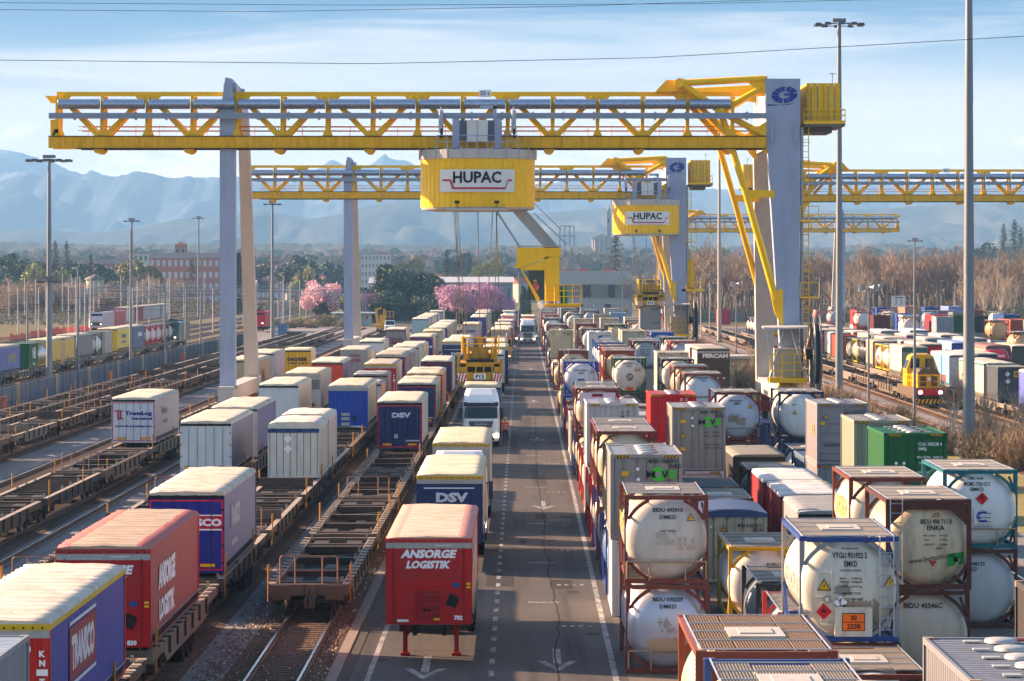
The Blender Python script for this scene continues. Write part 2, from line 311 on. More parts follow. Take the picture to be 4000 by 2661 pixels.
def box_container(name='container', L=6.06, Hc=2.59, col='#8e8d89', roof=None, end='corr', hatches=0, text=(), logo=None, hazard=True, side_text=(), roofkind='corr', castc=None, lcol='#222222', rods='#77756f', lo=False, dirt=.3, panel=None):
    W = 2.44
    def mk():
        root = bpy.data.objects.new(name, None); COL.objects.link(root); root.empty_display_size = .3
        cm = paint(col, .5, 0, dirt); rm = paint(roof or col, .55, 0, dirt + .15); pm = paint(panel or col, .5, 0, dirt)
        b = MB()
        ch = W/2 - .03
        if lo:
            b.box(-ch, ch, .02, L-.02, .05, Hc-.03, 0)
        else:
            for sx in (-1, 1):
                c = corr_pts(.2, L-.2, .28, .036, 0, 'y')
                pts = [(sx*(ch - d), y, .15) for y, d in c]
                b.strip(pts if sx > 0 else pts[::-1], (0, 0, Hc-.27), 0)
            b.poly([(-ch, L-.05, .15), (ch, L-.05, .15), (ch, L-.05, Hc-.1), (-ch, L-.05, Hc-.1)], 0)
            b.box(-ch, ch, .06, L-.06, .02, .16, 0)
        if end == 'corr' and not lo:
            c = corr_pts(-ch+.1, ch-.1, .29, -.045, 0, 'x')
            b.strip([(x, .10 - d, .16) for x, d in c][::-1], (0, 0, Hc-.3), 0)
        elif not lo: b.poly([(-ch, .12, .16), (-ch, .12, Hc-.12), (ch, .12, Hc-.12), (ch, .12, .16)], 0)
        b.build('body', cm, root)
        r = MB()
        if roofkind == 'corr' and not lo:
            c = corr_pts(.12, L-.12, .26, .03, 0, 'y')
            r.strip([(-ch+.02, y, Hc-.03-d) for y, d in c], (2*ch-.04, 0, 0), 0)
        elif roofkind == 'tarp':
            nx, ny = 9, 30
            vs = [(-W/2 + W*i/(nx-1), L*j/(ny-1), Hc + .16*(1-((i/(nx-1)-.5)*2)**2) + .018*sin(j*1.9) * (1 if 0 < i < nx-1 else 0)) for j in range(ny) for i in range(nx)]
            r.add(vs, [(j*nx+i, j*nx+i+1, (j+1)*nx+i+1, (j+1)*nx+i) for j in range(ny-1) for i in range(nx-1)], 0, True)
            r.add([(-W/2 + W*i/(nx-1), -.01, Hc + .16*(1-((i/(nx-1)-.5)*2)**2)) for i in range(nx)] + [(W/2, -.01, Hc-.14), (-W/2, -.01, Hc-.14)], [tuple(range(nx+2))], 0)
            for sx in (-1, 1): r.box(sx*(W/2+.005)-.008, sx*(W/2+.005)+.008, 0, L, Hc-.16, Hc, 0)
        else: r.box(-ch, ch, .05, L-.05, Hc-.04, Hc-.01, 0)
        r.build('roof', rm, root)
        f = MB(); t = .09
        for sx in (-1, 1):
            f.box(min(sx*W/2, sx*(W/2-.13)), max(sx*W/2, sx*(W/2-.13)), .0, .13, .12, Hc-.12, 0)
            f.box(min(sx*W/2, sx*(W/2-.13)), max(sx*W/2, sx*(W/2-.13)), L-.13, L, .12, Hc-.12, 0)
            f.box(min(sx*W/2, sx*(W/2-.06)), max(sx*W/2, sx*(W/2-.06)), .18, L-.18, Hc-.11, Hc, 0)
            f.box(min(sx*W/2, sx*(W/2-.06)), max(sx*W/2, sx*(W/2-.06)), .18, L-.18, .02, .17, 0)
        for y in (0.01, L-.09):
            f.box(-W/2+.18, W/2-.18, y, y+.08, Hc-.13, Hc-.01, 0); f.box(-W/2+.18, W/2-.18, y, y+.08, .02, .17, 0)
        if castc: castings(f, W, L, Hc, 1)
        else: castings(f, W, L, Hc, 0)
        f.build('frame', [cm, paint(castc or col, .5)], root)
        if end == 'doors' and not lo:
            for sx in (-1, 1):
                d = MB(); x0, x1 = (-1.07, -.015) if sx < 0 else (.015, 1.07)
                d.box(x0, x1, .045, .08, .18, Hc-.15, 0)
                for k in range(5):
                    zz = .32 + k * (Hc-.55)/4.6
                    d.box(x0+.1, x1-.1, .028, .046, zz, zz+.30, 0)
                door = d.build('door', pm, root)
                for px in (.28, .78):
                    q = MB(); X = x0 + px * (x1-x0)/1.06
                    q.tube((X, .005, .14), (X, .005, Hc-.14), .02, 0, 6)
                    q.box(X-.06, X+.06, -.012, .03, .14, .22, 0); q.box(X-.06, X+.06, -.012, .03, Hc-.24, Hc-.16, 0)
                    q.box(X-.02, X+.24, -.03, -.005, 1.0, 1.04, 0)
                    q.build('locking_rod', paint(rods, .45, .2, .2), door)
        if end == 'bulk' and not lo:        # tipping hatch panel low, framed panel right
            d = MB(); d.box(-1.02, 1.02, .05, .09, .2, .62, 0)
            for z in (.24, .56): d.tube((-1.0, .03, z), (1.0, .03, z), .02, 0, 6)
            for z in (1.05, 1.5, 1.95): d.box(-1.02, 1.02, .06, .10, z, z+.05, 0)
            d.build('tipping_hatch', pm, root)
            d = MB()
            for a in ((.12, 1.0, .78, .84), (.12, 1.0, Hc-.32, Hc-.26), (.12, .17, .78, Hc-.26), (.95, 1.0, .78, Hc-.26)): d.box(a[0], a[1], .03, .07, a[2], a[3], 0)
            d.build('panel_frame', pm, root)
        for i in range(hatches):
            y = L * (i + .6) / (hatches + .2); hd = MB()
            hd.lathe([(Hc-.02, .27), (Hc+.03, .27), (Hc+.05, .24), (Hc+.06, 0.02)], .0, y, 20, 0, 'z')
            hd.box(.28, .42, y-.03, y+.03, Hc, Hc+.04, 1); hd.box(-.62, -.34, y-.1, y+.1, Hc-.01, Hc+.012, 0); hd.box(.44, .7, y-.1, y+.1, Hc-.01, Hc+.012, 0)
            hd.build('hatch', [paint('#a5a6a6', .45, .2, .3), paint('#a03a35')], root)
        if hazard and not lo:
            hz = MB()
            for sx in (-1, 1): stripes_sign(hz, sx*.80-.22, sx*.80+.22, Hc-.12, Hc-.03, -.006, 0, 1)
            hz.build('hazard_stripes', [HAZY, BLKT], root)
        if text:
            tx = MB()
            for (s, x, z, h, *w) in text: tx.text(s, (x, -.028, z), (1,0,0), (0,0,1), h, 0, w[0] if w else None)
            tx.build('lettering', flat(lcol), root)
        if side_text:
            tx = MB()
            for (s, y, z, h, cc, *w) in side_text: tx.text(s, (-W/2-.012, y, z), (0,-1,0), (0,0,1), h, 0, w[0] if w else None)
            tx.build('side_lettering', flat(side_text[0][4]), root)
        if logo: logo(root, Hc)
        return root
    return mk
def small_signs(root, Hc, tri=(-.72, 1.75), yel=((-.72, 2.1), (-.72, .95)), dot=((.0, 2.2), (.0, 1.9))):
    mb = MB()
    if tri: tri_sign(mb, tri[0], tri[1], .26, -.04, 0, 1)
    for x, z in yel: mb.box(x-.12, x+.12, -.045, -.03, z-.08, z+.08, 0)
    for x, z in dot: mb.lathe([(-.04, .001), (-.04, .06)], x, z, 12, 2, 'y')
    mb.build('warning_sign', [HAZY, BLKT, WHT], root)
def move_logo(root, Hc):
    small_signs(root, Hc, (-.72, 1.62), ((-.72, Hc-.65), (-.72, 1.0)), ((-.3, Hc-.5), (-.28, Hc-.85)))
    mb = MB(); z = Hc - .68; cx = .62
    mb.lathe([(-.036, .001), (-.036, .24)], .40, z, 28, 0, 'y')
    mb.lathe([(-.05, .001), (-.05, .10)], .40, z, 20, 2, 'y')
    mb.text('M', (.14, -.055, z), (1,0,0), (0,0,1), .24, 1, .30, .015); mb.text('V', (.62, -.055, z), (1,0,0), (0,0,1), .24, 1, .24, .03)
    for k in (-1, 0, 1): mb.box(.76, .98, -.055, -.04, z + k*.095 - .035, z + k*.095 + .035, 0)
    mb.text('INTERMODAL', (.75, -.055, z-.2), (1,0,0), (0,0,1), .045, 1, .3, .01)
    mb.build('logo', [flat('#35c01b'), BLKT, flat('#8b8884')], root)
def tank(name='tank_container', fc='#5a2a20', sc='#c9c6bf', L=6.06, Hc=2.59, r=1.195, text=(), ladder=None, rail=False, open_top=True, signs=(), placards=(), cladding=True, band=None, end='arc', lcol='#262626', metal=0.0, walk='#746c62', box=None, side_text=(), lo=False, dirt=.25, stain=None, extra=None, postc=None):
    W = 2.44
    def mk():
        root = bpy.data.objects.new(name, None); COL.objects.link(root); root.empty_display_size = .3
        fm = paint(fc, .5, 0, .3); pmn = 1 if postc else 0; sm = paint(sc, .32 if metal else .38, metal, dirt, wave=-.25)
        cz = Hc/2 - .0; yf = -.03
        prof = [(yf, .01)]
        for k in range(1, 8):
            a = k / 7; prof.append((yf + .42 * (1 - math.sqrt(max(0, 1 - (a * .985) ** 2))) , r * a * .985))
        prof[-1] = (yf + .36, r)
        ys = [yf + .36 + (L - .85) * i / 12 for i in range(13)]
        for i, y in enumerate(ys[1:-1]):
            if cladding: prof += [(y-.03, r), (y-.03, r+.012), (y+.03, r+.012), (y+.03, r)]
        e = L - .16
        prof += [(e - .36, r)]
        for k in range(7, 0, -1):
            a = k / 7; prof.append((e - .42 * (1 - math.sqrt(max(0, 1 - (a * .985) ** 2))), r * a * .985 - .01))
        MB().lathe(prof, 0, cz, 18 if lo else 40, 0, 'y').build('tank_shell', sm, root)
        f = MB()
        for sx in (-1, 1):
            for y in (0, L-.14):
                x0, x1 = sorted((sx*W/2, sx*(W/2-.13)))
                if end == 'arc' and not lo:
                    f.prism([(sx*W/2, y, .12), (sx*(W/2-.13), y, .12), (sx*(W/2-.13), y, .7), (sx*(W/2-.045), y, .95), (sx*(W/2-.045), y, Hc-.95), (sx*(W/2-.13), y, Hc-.5), (sx*(W/2-.13), y, Hc-.12), (sx*W/2, y, Hc-.12)], (0, .13, 0), pmn)
                else: f.box(x0, x1, y, y+.13, .12, Hc-.12)
            if not open_top: f.box(*sorted((sx*W/2, sx*(W/2-.08))), .18, L-.18, Hc-.12, Hc-.02)
            f.beam((sx*(W/2-.1), .1, .1), (sx*(W/2-.1), L-.1, .1), .1, .14)
            if not lo:
                f.beam((sx*(W/2-.05), .13, .9), (sx*(W/2-.05), 1.3, .16), .07, .07); f.beam((sx*(W/2-.05), L-.13, .9), (sx*(W/2-.05), L-1.3, .16), .07, .07)
                f.beam((sx*(W/2-.06), .13, Hc-.75), (sx*(W/2-.14), 1.0, Hc-.3), .06, .06)
        for y in (0, L-.13):
            f.box(-W/2+.18, W/2-.18, y, y+.12, Hc-.14, Hc-.02); f.box(-W/2+.18, W/2-.18, y, y+.12, .02, .16)
            if not lo:
                for qa in ((28, 66), (114, 152), (208, 246), (294, 332)):
                    n = 5
                    for i in range(n):
                        a0 = radians(qa[0] + (qa[1]-qa[0]) * i/n); a1 = radians(qa[0] + (qa[1]-qa[0]) * (i+1)/n); R = r + .03
                        k0 = min(W/2-.02, 99); p = [(R-.03, a0), (R-.03, a1), (R+.07, a1), (R+.07, a0)]
                        pts = [(max(-W/2+.01, min(W/2-.01, rr*cos(a))), y+.02, max(.05, min(Hc-.05, cz + rr*sin(a)))) for rr, a in p]
                        f.prism(pts, (0, .1, 0), pmn)
        castings(f, W, L, Hc, 0)
        f.build('frame', [fm, paint(postc or fc, .5, 0, .3)], root)
        if end == 'full' and not lo:       # closed end panel with a trapezoid window
            g = MB(); g.prism([(-1.1, .03, Hc-.14), (1.1, .03, Hc-.14), (1.1, .03, Hc-.75), (.62, .03, Hc-.3), (-.62, .03, Hc-.3), (-1.1, .03, Hc-.75)], (0, .05, 0)); g.build('end_plate', fm, root)
        w = MB(); zt = Hc + .0
        def grate(x0, x1, y0, y1, m=0):
            if lo: w.box(x0, x1, y0, y1, zt-.03, zt, m); return
            n = max(3, int((x1-x0)/.05)); pts = []
            for i in range(n):
                a = x0 + (x1-x0)*i/n; b = x0 + (x1-x0)*(i+1)/n
                pts += [(a, y0, zt-.03), (a+(b-a)*.3, y0, zt), (a+(b-a)*.7, y0, zt)]
            pts.append((x1, y0, zt-.03)); w.strip(pts, (0, y1-y0, 0), m)
        ya = .75 if open_top else .15
        grate(-1.08, -.5, ya, L-ya); grate(.5, 1.08, ya, L-ya)
        grate(-.48, .48, .3 if not open_top else 1.1, L*.30); grate(-.48, .48, L*.64, L-(1.0 if open_top else .3))
        for q in range(5): w.box(-1.1, 1.1, ya+(L-2*ya)*q/4-.015, ya+(L-2*ya)*q/4+.015, zt, zt+.02, 1)
        w.box(-.5, .5, L*.34, L*.6, zt-.03, zt+.025, 2); w.box(-.3, .3, L*.40, L*.54, zt+.025, zt+.05, 2)
        if not lo:
            w.tube((-1.12, .15, zt), (-1.12, L-.15, zt), .018, 1, 5); w.tube((1.12, .15, zt), (1.12, L-.15, zt), .018, 1, 5)
        w.build('walkway', [paint(walk, .5, .4, .35), SILV, paint('#b3ab9f', .5, .1, .3)], root)
        if ladder is not None and not lo:
            q = MB(); x = ladder
            for d in (-.17, .17): q.tube((x+d, .0, .15), (x+d, .0, Hc+.02), .017, 0, 5)
            for k in range(9): q.tube((x-.17, .0, .3 + k*.27), (x+.17, .0, .3 + k*.27), .013, 0, 5)
            q.build('ladder', SILV, root)
        if rail and not lo:
            q = MB(); q.path([(-1.15, -.02, .15), (-1.15, -.05, .66), (1.15, -.05, .66), (1.15, -.02, .15)], .03, 0, 6)
            for x in (-.5, .55): q.tube((x, -.05, .66), (x, -.02, .1), .025, 0, 6)
            q.build('guard_rail', paint('#a5927a', .45, .5, .3), root)
        def yy(x, z):
            d = min(.97, math.hypot(x, z - cz) / r); return yf + .42 * (1 - math.sqrt(1 - d*d)) - .03
        if text:
            tx = MB()
            for (s, x, z, h, *ww) in text:
                b0 = len(tx.v); tx.text(s, (x, 0, z), (1,0,0), (0,0,1), h, 0, ww[0] if ww else None)
                tx.v[b0:] = [(a, yy(a, c), c) for a, _, c in tx.v[b0:]]
            tx.build('lettering', flat(lcol), root)
        if signs:
            mb = MB()
            for (x, z, h) in signs: tri_sign(mb, x, z, h, yy(abs(x)*.8, z) - .03, 0, 1)
            mb.build('warning_sign', [HAZY, BLKT], root)
        for (kind, x, z, h) in placards:
            mb = MB()
            if kind == 'red': diamond(mb, x, z, h, yy(x, z)-.03, 0, 1); mb.build('hazard_placard', [flat('#c4161c'), BLKT], root)
            elif kind == 'tree':
                diamond(mb, x, z, h, yy(x, z)-.03, 0); y = yy(x, z) - .05
                mb.box(x-.02, x+.0, y, y+.01, z-.08, z+.1, 1); mb.beam((x-.01, y, z+.0), (x-.09, y, z+.1), .012, .012, 1); mb.beam((x-.01, y, z+.03), (x+.05, y, z+.1), .012, .012, 1)
                mb.poly([(x-.12, y, z-.1), (x+.14, y, z-.1), (x+.1, y, z-.05), (x+.02, y, z-.08)], 1)
                mb.build('hazard_placard', [WHT, BLKT], root)
            elif kind == 'adr':
                y = yy(x, z)-.02
                mb.box(x-.46, x+.46, y-.10, y+.02, z-.36, z+.36, 2); mb.box(x-.28, x+.28, y-.115, y-.10, z-.22, z+.22, 1)
                mb.box(x-.26, x+.26, y-.13, y-.115, z+.01, z+.2, 0); mb.box(x-.26, x+.26, y-.13, y-.115, z-.2, z-.01, 0)
                mb.text('30', (x, y-.145, z+.105), (1,0,0), (0,0,1), .12, 1); mb.text('2238', (x, y-.145, z-.105), (1,0,0), (0,0,1), .12, 1)
                mb.build('placard_box', [flat('#ef6a10'), BLKT, paint('#c9c2b4', .5, .2, .5)], root)
        if stain:
            for (x0, x1, z0, z1, cc, dn) in stain:
                mb = MB(); rnd = random.Random(int(x0*100)+5)
                for _ in range(dn):
                    x = rnd.uniform(x0, x1); z = rnd.uniform(z0, z1); a = rnd.uniform(0, pi); w_, h_ = rnd.uniform(.012, .05), rnd.uniform(.02, .13)
                    ps = [(x + w_*cos(a)*i - h_*sin(a)*j, z + w_*sin(a)*i + h_*cos(a)*j) for i, j in ((-1,-.3), (1,-1), (.5,1), (-.8,.8))]
                    mb.poly([(a_, yy(a_, b_)+.014, b_) for a_, b_ in ps])
                mb.build('dirt_patch', flat(cc, .8), root)
        if extra: extra(root, Hc, yy)
        if side_text:
            tx = MB()
            for (s, y, z, h, cc, *ww) in side_text: tx.text(s, (-r-.03, y, z), (0,-1,0), (0,0,1), h, 0, ww[0] if ww else None)
            tx.build('side_lettering', flat(side_text[0][4]), root)
        return root
    return mk
def swap(name='swap_body', L=7.82, Hc=2.75, W=2.55, z0=0.0, front='#cfcfca', side='#c8c4bb', roof='#c8bfa8', trim=None, edge=None, text=(), side_text=(), frontkind='panel', wheels=False, legs=False, lcol='#e9e9e9', buckles=True, arch=.07, header='#2c2b2a', reflect=False, lo=False, slcol='#dddddd', side_band=None, extra=None, ribs=True, band=None, safety=None, dirt=.25):
    """Curtain-side swap body or semi-trailer, its end towards -Y, floor at z0."""
    def mk():
        root = bpy.data.objects.new(name, None); COL.objects.link(root); root.empty_display_size = .3
        fm = paint(front, .45, 0, dirt); sm = paint(side, .55, 0, dirt, scale=.8, wave=.55); rm = paint(roof, .75, 0, .7, streak=False, scale=.7, dirtc=(.16,.13,.09), wave=-.8)  # roof: negative wave paints darker lines as shading of the ridges
        T = z0 + Hc; w = W/2
        b = MB(); b.box(-w+.02, w-.02, .1, L-.02, z0+.18, T-.06, 0); b.box(-w+.06, w-.06, .1, L-.05, z0, z0+.18, 0)
        if side_band: b.box(-w+.012, w-.012, .1, L-.1, z0+.18, z0+.18+side_band, 0)
        b.build('curtain', sm, root)
        e = MB()
        if frontkind == 'corr' and not lo:
            c = corr_pts(-w+.13, w-.13, .2, -.03, 0, 'x'); e.strip([(x, .03-d, z0+.1) for x, d in c][::-1], (0, 0, Hc-.3), 0)
            e.box(-w, -w+.13, 0, .1, z0+.02, T-.1); e.box(w-.13, w, 0, .1, z0+.02, T-.1)
        else:
            e.box(-w, w, .0, .07, z0+.02, T-.1, 0)
            if frontkind == 'doors': e.box(-.012, .012, -.012, .0, z0+.05, T-.12, 1)
            if frontkind == 'doors' or edge:
                for x in (-.85, -.42, .42, .85):
                    if not lo: e.tube((x, -.022, z0+.08), (x, -.022, T-.24), .014, 1, 5)
                for k in range(4):
                    for x in (-w, w-.09): e.box(x, x+.09, -.02, 0, z0+.3+k*.6, z0+.38+k*.6, 1)
            if frontkind == 'planks':
                for k in range(1, int(Hc/.28)): e.box(-w+.02, w-.02, -.008, 0, z0+.05+k*.28, z0+.07+k*.28, 1)
            if frontkind == 'ribs':
                for k in range(8): e.box(-w+.1+k*(W-.2)/7-.02, -w+.1+k*(W-.2)/7+.02, -.008, 0, z0+.1, T-.2, 1)
        e.build('end_wall', [fm, paint('#%02x%02x%02x' % tuple(int(int(front[i:i+2], 16)*.6) for i in (1, 3, 5)))], root)
        r = MB(); nx, ny = 9, (6 if lo else max(14, int(L/.33)))
        def zz(i, j):
            u = (i/(nx-1)-.5)*2; base = T - .1 + (.1 + arch) * (1 - abs(u)**5) if abs(u) < 1 else T - .1
            rib = (.034 * (1 if j % 2 else -1) if 0 < i < nx-1 and ribs else 0)
            return base + rib + (mnoise.noise(Vector((i*.9, j*.35, L+Hc*3))) * .035 if 0 < i < nx-1 else 0)
        xs = [-w-.01, -w+.03, -w*.7, -w*.35, 0, w*.35, w*.7, w-.03, w+.01]
        vs = [(xs[i], L*j/(ny-1), zz(i, j)) for j in range(ny) for i in range(nx)]
        for i in range(nx-1): r.add([], [], 0); r.f.extend([(j*nx+i, j*nx+i+1, (j+1)*nx+i+1, (j+1)*nx+i) for j in range(ny-1)]); r.m.extend([1 if i in (0, 1, 6, 7) else 0]*(ny-1)); r.s.extend([True]*(ny-1))
        r.v = list(vs)
        r.add([vs[i] for i in range(nx)] + [(w, 0, T-.14), (-w, 0, T-.14)], [tuple(range(nx+2))[::-1]], 0)
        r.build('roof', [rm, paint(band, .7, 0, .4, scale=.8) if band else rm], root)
        h = MB()
        if trim:
            h.box(-w-.015, w+.015, -.02, .02, T-.17, T-.04, 0)
            for sx in (-1, 1): h.box(*sorted((sx*(w+.004), sx*(w+.022))), 0, L, T-.17, T-.06, 0)
            if not lo:
                for k in range(12): h.box(-w+.15+k*(W-.3)/11-.02, -w+.15+k*(W-.3)/11+.02, -.035, -.02, T-.14, T-.10, 1)
            h.box(-w, w, -.008, .0, T-.34, T-.17, 2)
        else:
            h.box(-w, w, -.02, .01, T-.2, T-.09, 1)
            if not lo:
                for x in (-.95, -.3, .3, .95): h.box(x-.08, x+.08, -.05, -.02, T-.16, T-.08, 1)
        h.build('roof_edge', [paint(trim or header, .5, 0, .3), DARK, paint('#a3a19b')], root)
        for sx in (1,) if lo else (-1, 1):
            p = MB(); xx = sx*(w+.006)
            p.box(*sorted((sx*(w-.01), sx*(w+.012))), 0, .12, z0+.05, T-.12, 0); p.box(*sorted((sx*(w-.01), sx*(w+.012))), L-.12, L, z0+.05, T-.12, 0)
            p.box(*sorted((sx*(w-.02), sx*(w+.008))), .12, L-.12, z0, z0+.14, 0)
            p.build('corner_post', fm, root)
        if edge and not lo:
            p = MB(); a = .05
            p.box(-w+.03, -w+.03+a, -.012, .0, z0+.1, T-.24); p.box(w-.03-a, w-.03, -.012, .0, z0+.1, T-.24)
            p.box(-w+.03+a, w-.03-a, -.012, 0, T-.24-a, T-.24); p.box(-w+.03+a, w-.03-a, -.012, 0, z0+.1, z0+.1+a)
            p.build('reflective_edge', flat(edge, .4), root)
        if reflect and not lo:
            for sx in (-1, 1):
                p = MB(); p.box(sx*.72-.27, sx*.72+.27, -.02, -.0, z0+.2, z0+.34, 1); p.box(sx*.72-.24, sx*.72+.24, -.03, -.02, z0+.225, z0+.315, 0)
                p.build('reflector_plate', [YELF, REDF], root)
        if buckles and not lo:
            for sx in (1, -1):
                q = MB(); n = int((L-.5)/.32)
                for k in range(n):
                    y = .3 + k*.32; X = sx*(w+.02)
                    q.beam((X, y, z0+.06), (X, y+.1, z0+.34), .02, .035, 0); q.box(*sorted((X-.005, X+.012)), y-.02, y+.04, z0+.02, z0+.12, 1)
                q.tube((sx*(w+.025), .2, z0+.33), (sx*(w+.025), L-.2, z0+.33), .012, 1, 4)
                q.build('buckle_strip', [DARK, STEEL], root)
        if text:
            tx = MB()
            for (s, x, z, h_, *ww) in text: tx.text(s, (x, -.03, z0+z), (1,0,0), (0,0,1), h_, 0, ww[0] if ww and ww[0] else None, .055, ww[1] if len(ww) > 1 else 0)
            tx.build('lettering', flat(lcol), root)
        if safety:
            tx = MB(); tx.text('TrailerSafetyFloor', (.45, -.03, T-.25), (1,0,0), (0,0,1), .07, 0); tx.build('lettering', WHT, root)
        if side_text:
            tx = MB()
            for (s, y, z, h_, ww, *sg) in side_text:
                sx = sg[0] if sg else 1
                tx.text(s, (sx*(w+.012), y, z0+z), (0, sx, 0), (0,0,1), h_, 0, ww, .06)
            tx.build('side_lettering', flat(slcol), root)
        if wheels and not lo:
            for yy in (L-4.3, L-3.0, L-1.7):
                for sx in (-1, 1):
                    wh = MB(); wh.lathe([(sx*w*.74, .02), (sx*w*.74, .5), (sx*w*.78, .54), (sx*w*.94, .54), (sx*w*.98, .48), (sx*w*.98, .3), (sx*w*.93, .28), (sx*w*.93, .02)], yy, .54, 18, 0, 'x'); wh.build('wheel', RUBBER, root)
            g = MB(); g.box(-.5, -.38, .8, L-.5, z0-.4, z0, 0); g.box(.38, .5, .8, L-.5, z0-.4, z0, 0)
            for yy in (L-4.3, L-3.0, L-1.7): g.box(-w*.75, w*.75, yy-.07, yy+.07, .48, .62, 0)
            g.box(-w+.1, w-.1, L-.14, L-.06, .5, .68, 0)
            g.build('chassis', DARK, root)
        if legs:
            for sx in (-1, 1):
                g = MB(); g.box(sx*.78-.07, sx*.78+.07, 2.3, 2.44, .08, z0, 0); g.box(sx*.78-.14, sx*.78+.14, 2.2, 2.54, 0, .1, 0); g.tube((sx*.78, 2.37, .55), (sx*.35, 2.37, z0-.05), .03, 0, 6)
                g.build('landing_leg', paint('#9a1416', .5, 0, .3), root)
        if extra: extra(root, z0, Hc, L)
        return root
    return mk
# ------------------------------------------------------------------ rail wagons
def bogie(root, y, wm, dark):
    b = MB()
    for sx in (-1, 1):
        b.prism([(sx*1.02, y-1.2, .5), (sx*1.02, y-.9, .36), (sx*1.02, y-.35, .33), (sx*1.02, y, .42), (sx*1.02, y+.35, .33), (sx*1.02, y+.9, .36), (sx*1.02, y+1.2, .5), (sx*1.02, y+.5, .72), (sx*1.02, y-.5, .72)], (sx*.12, 0, 0), 0)
        for d in (-.9, .9): b.box(*sorted((sx*1.0, sx*1.22)), y+d-.14, y+d+.14, .36, .62, 0)
    b.box(-1.0, 1.0, y-.2, y+.2, .45, .75, 0)
    o = b.build('bogie', dark, root)
    for d in (-.9, .9):
        w = MB()
        for sx in (-1, 1): w.lathe([(sx*.70, .05), (sx*.70, .49), (sx*.73, .49), (sx*.75, .46), (sx*.83, .46), (sx*.83, .38), (sx*.80, .15), (sx*.80, .05)], y+d, .46, 16, 0, 'x')
        w.tube((-.75, y+d, .46), (.75, y+d, .46), .08, 0, 8)
        w.build('wheelset', paint('#4a3d34', .5, .4, .3), o)
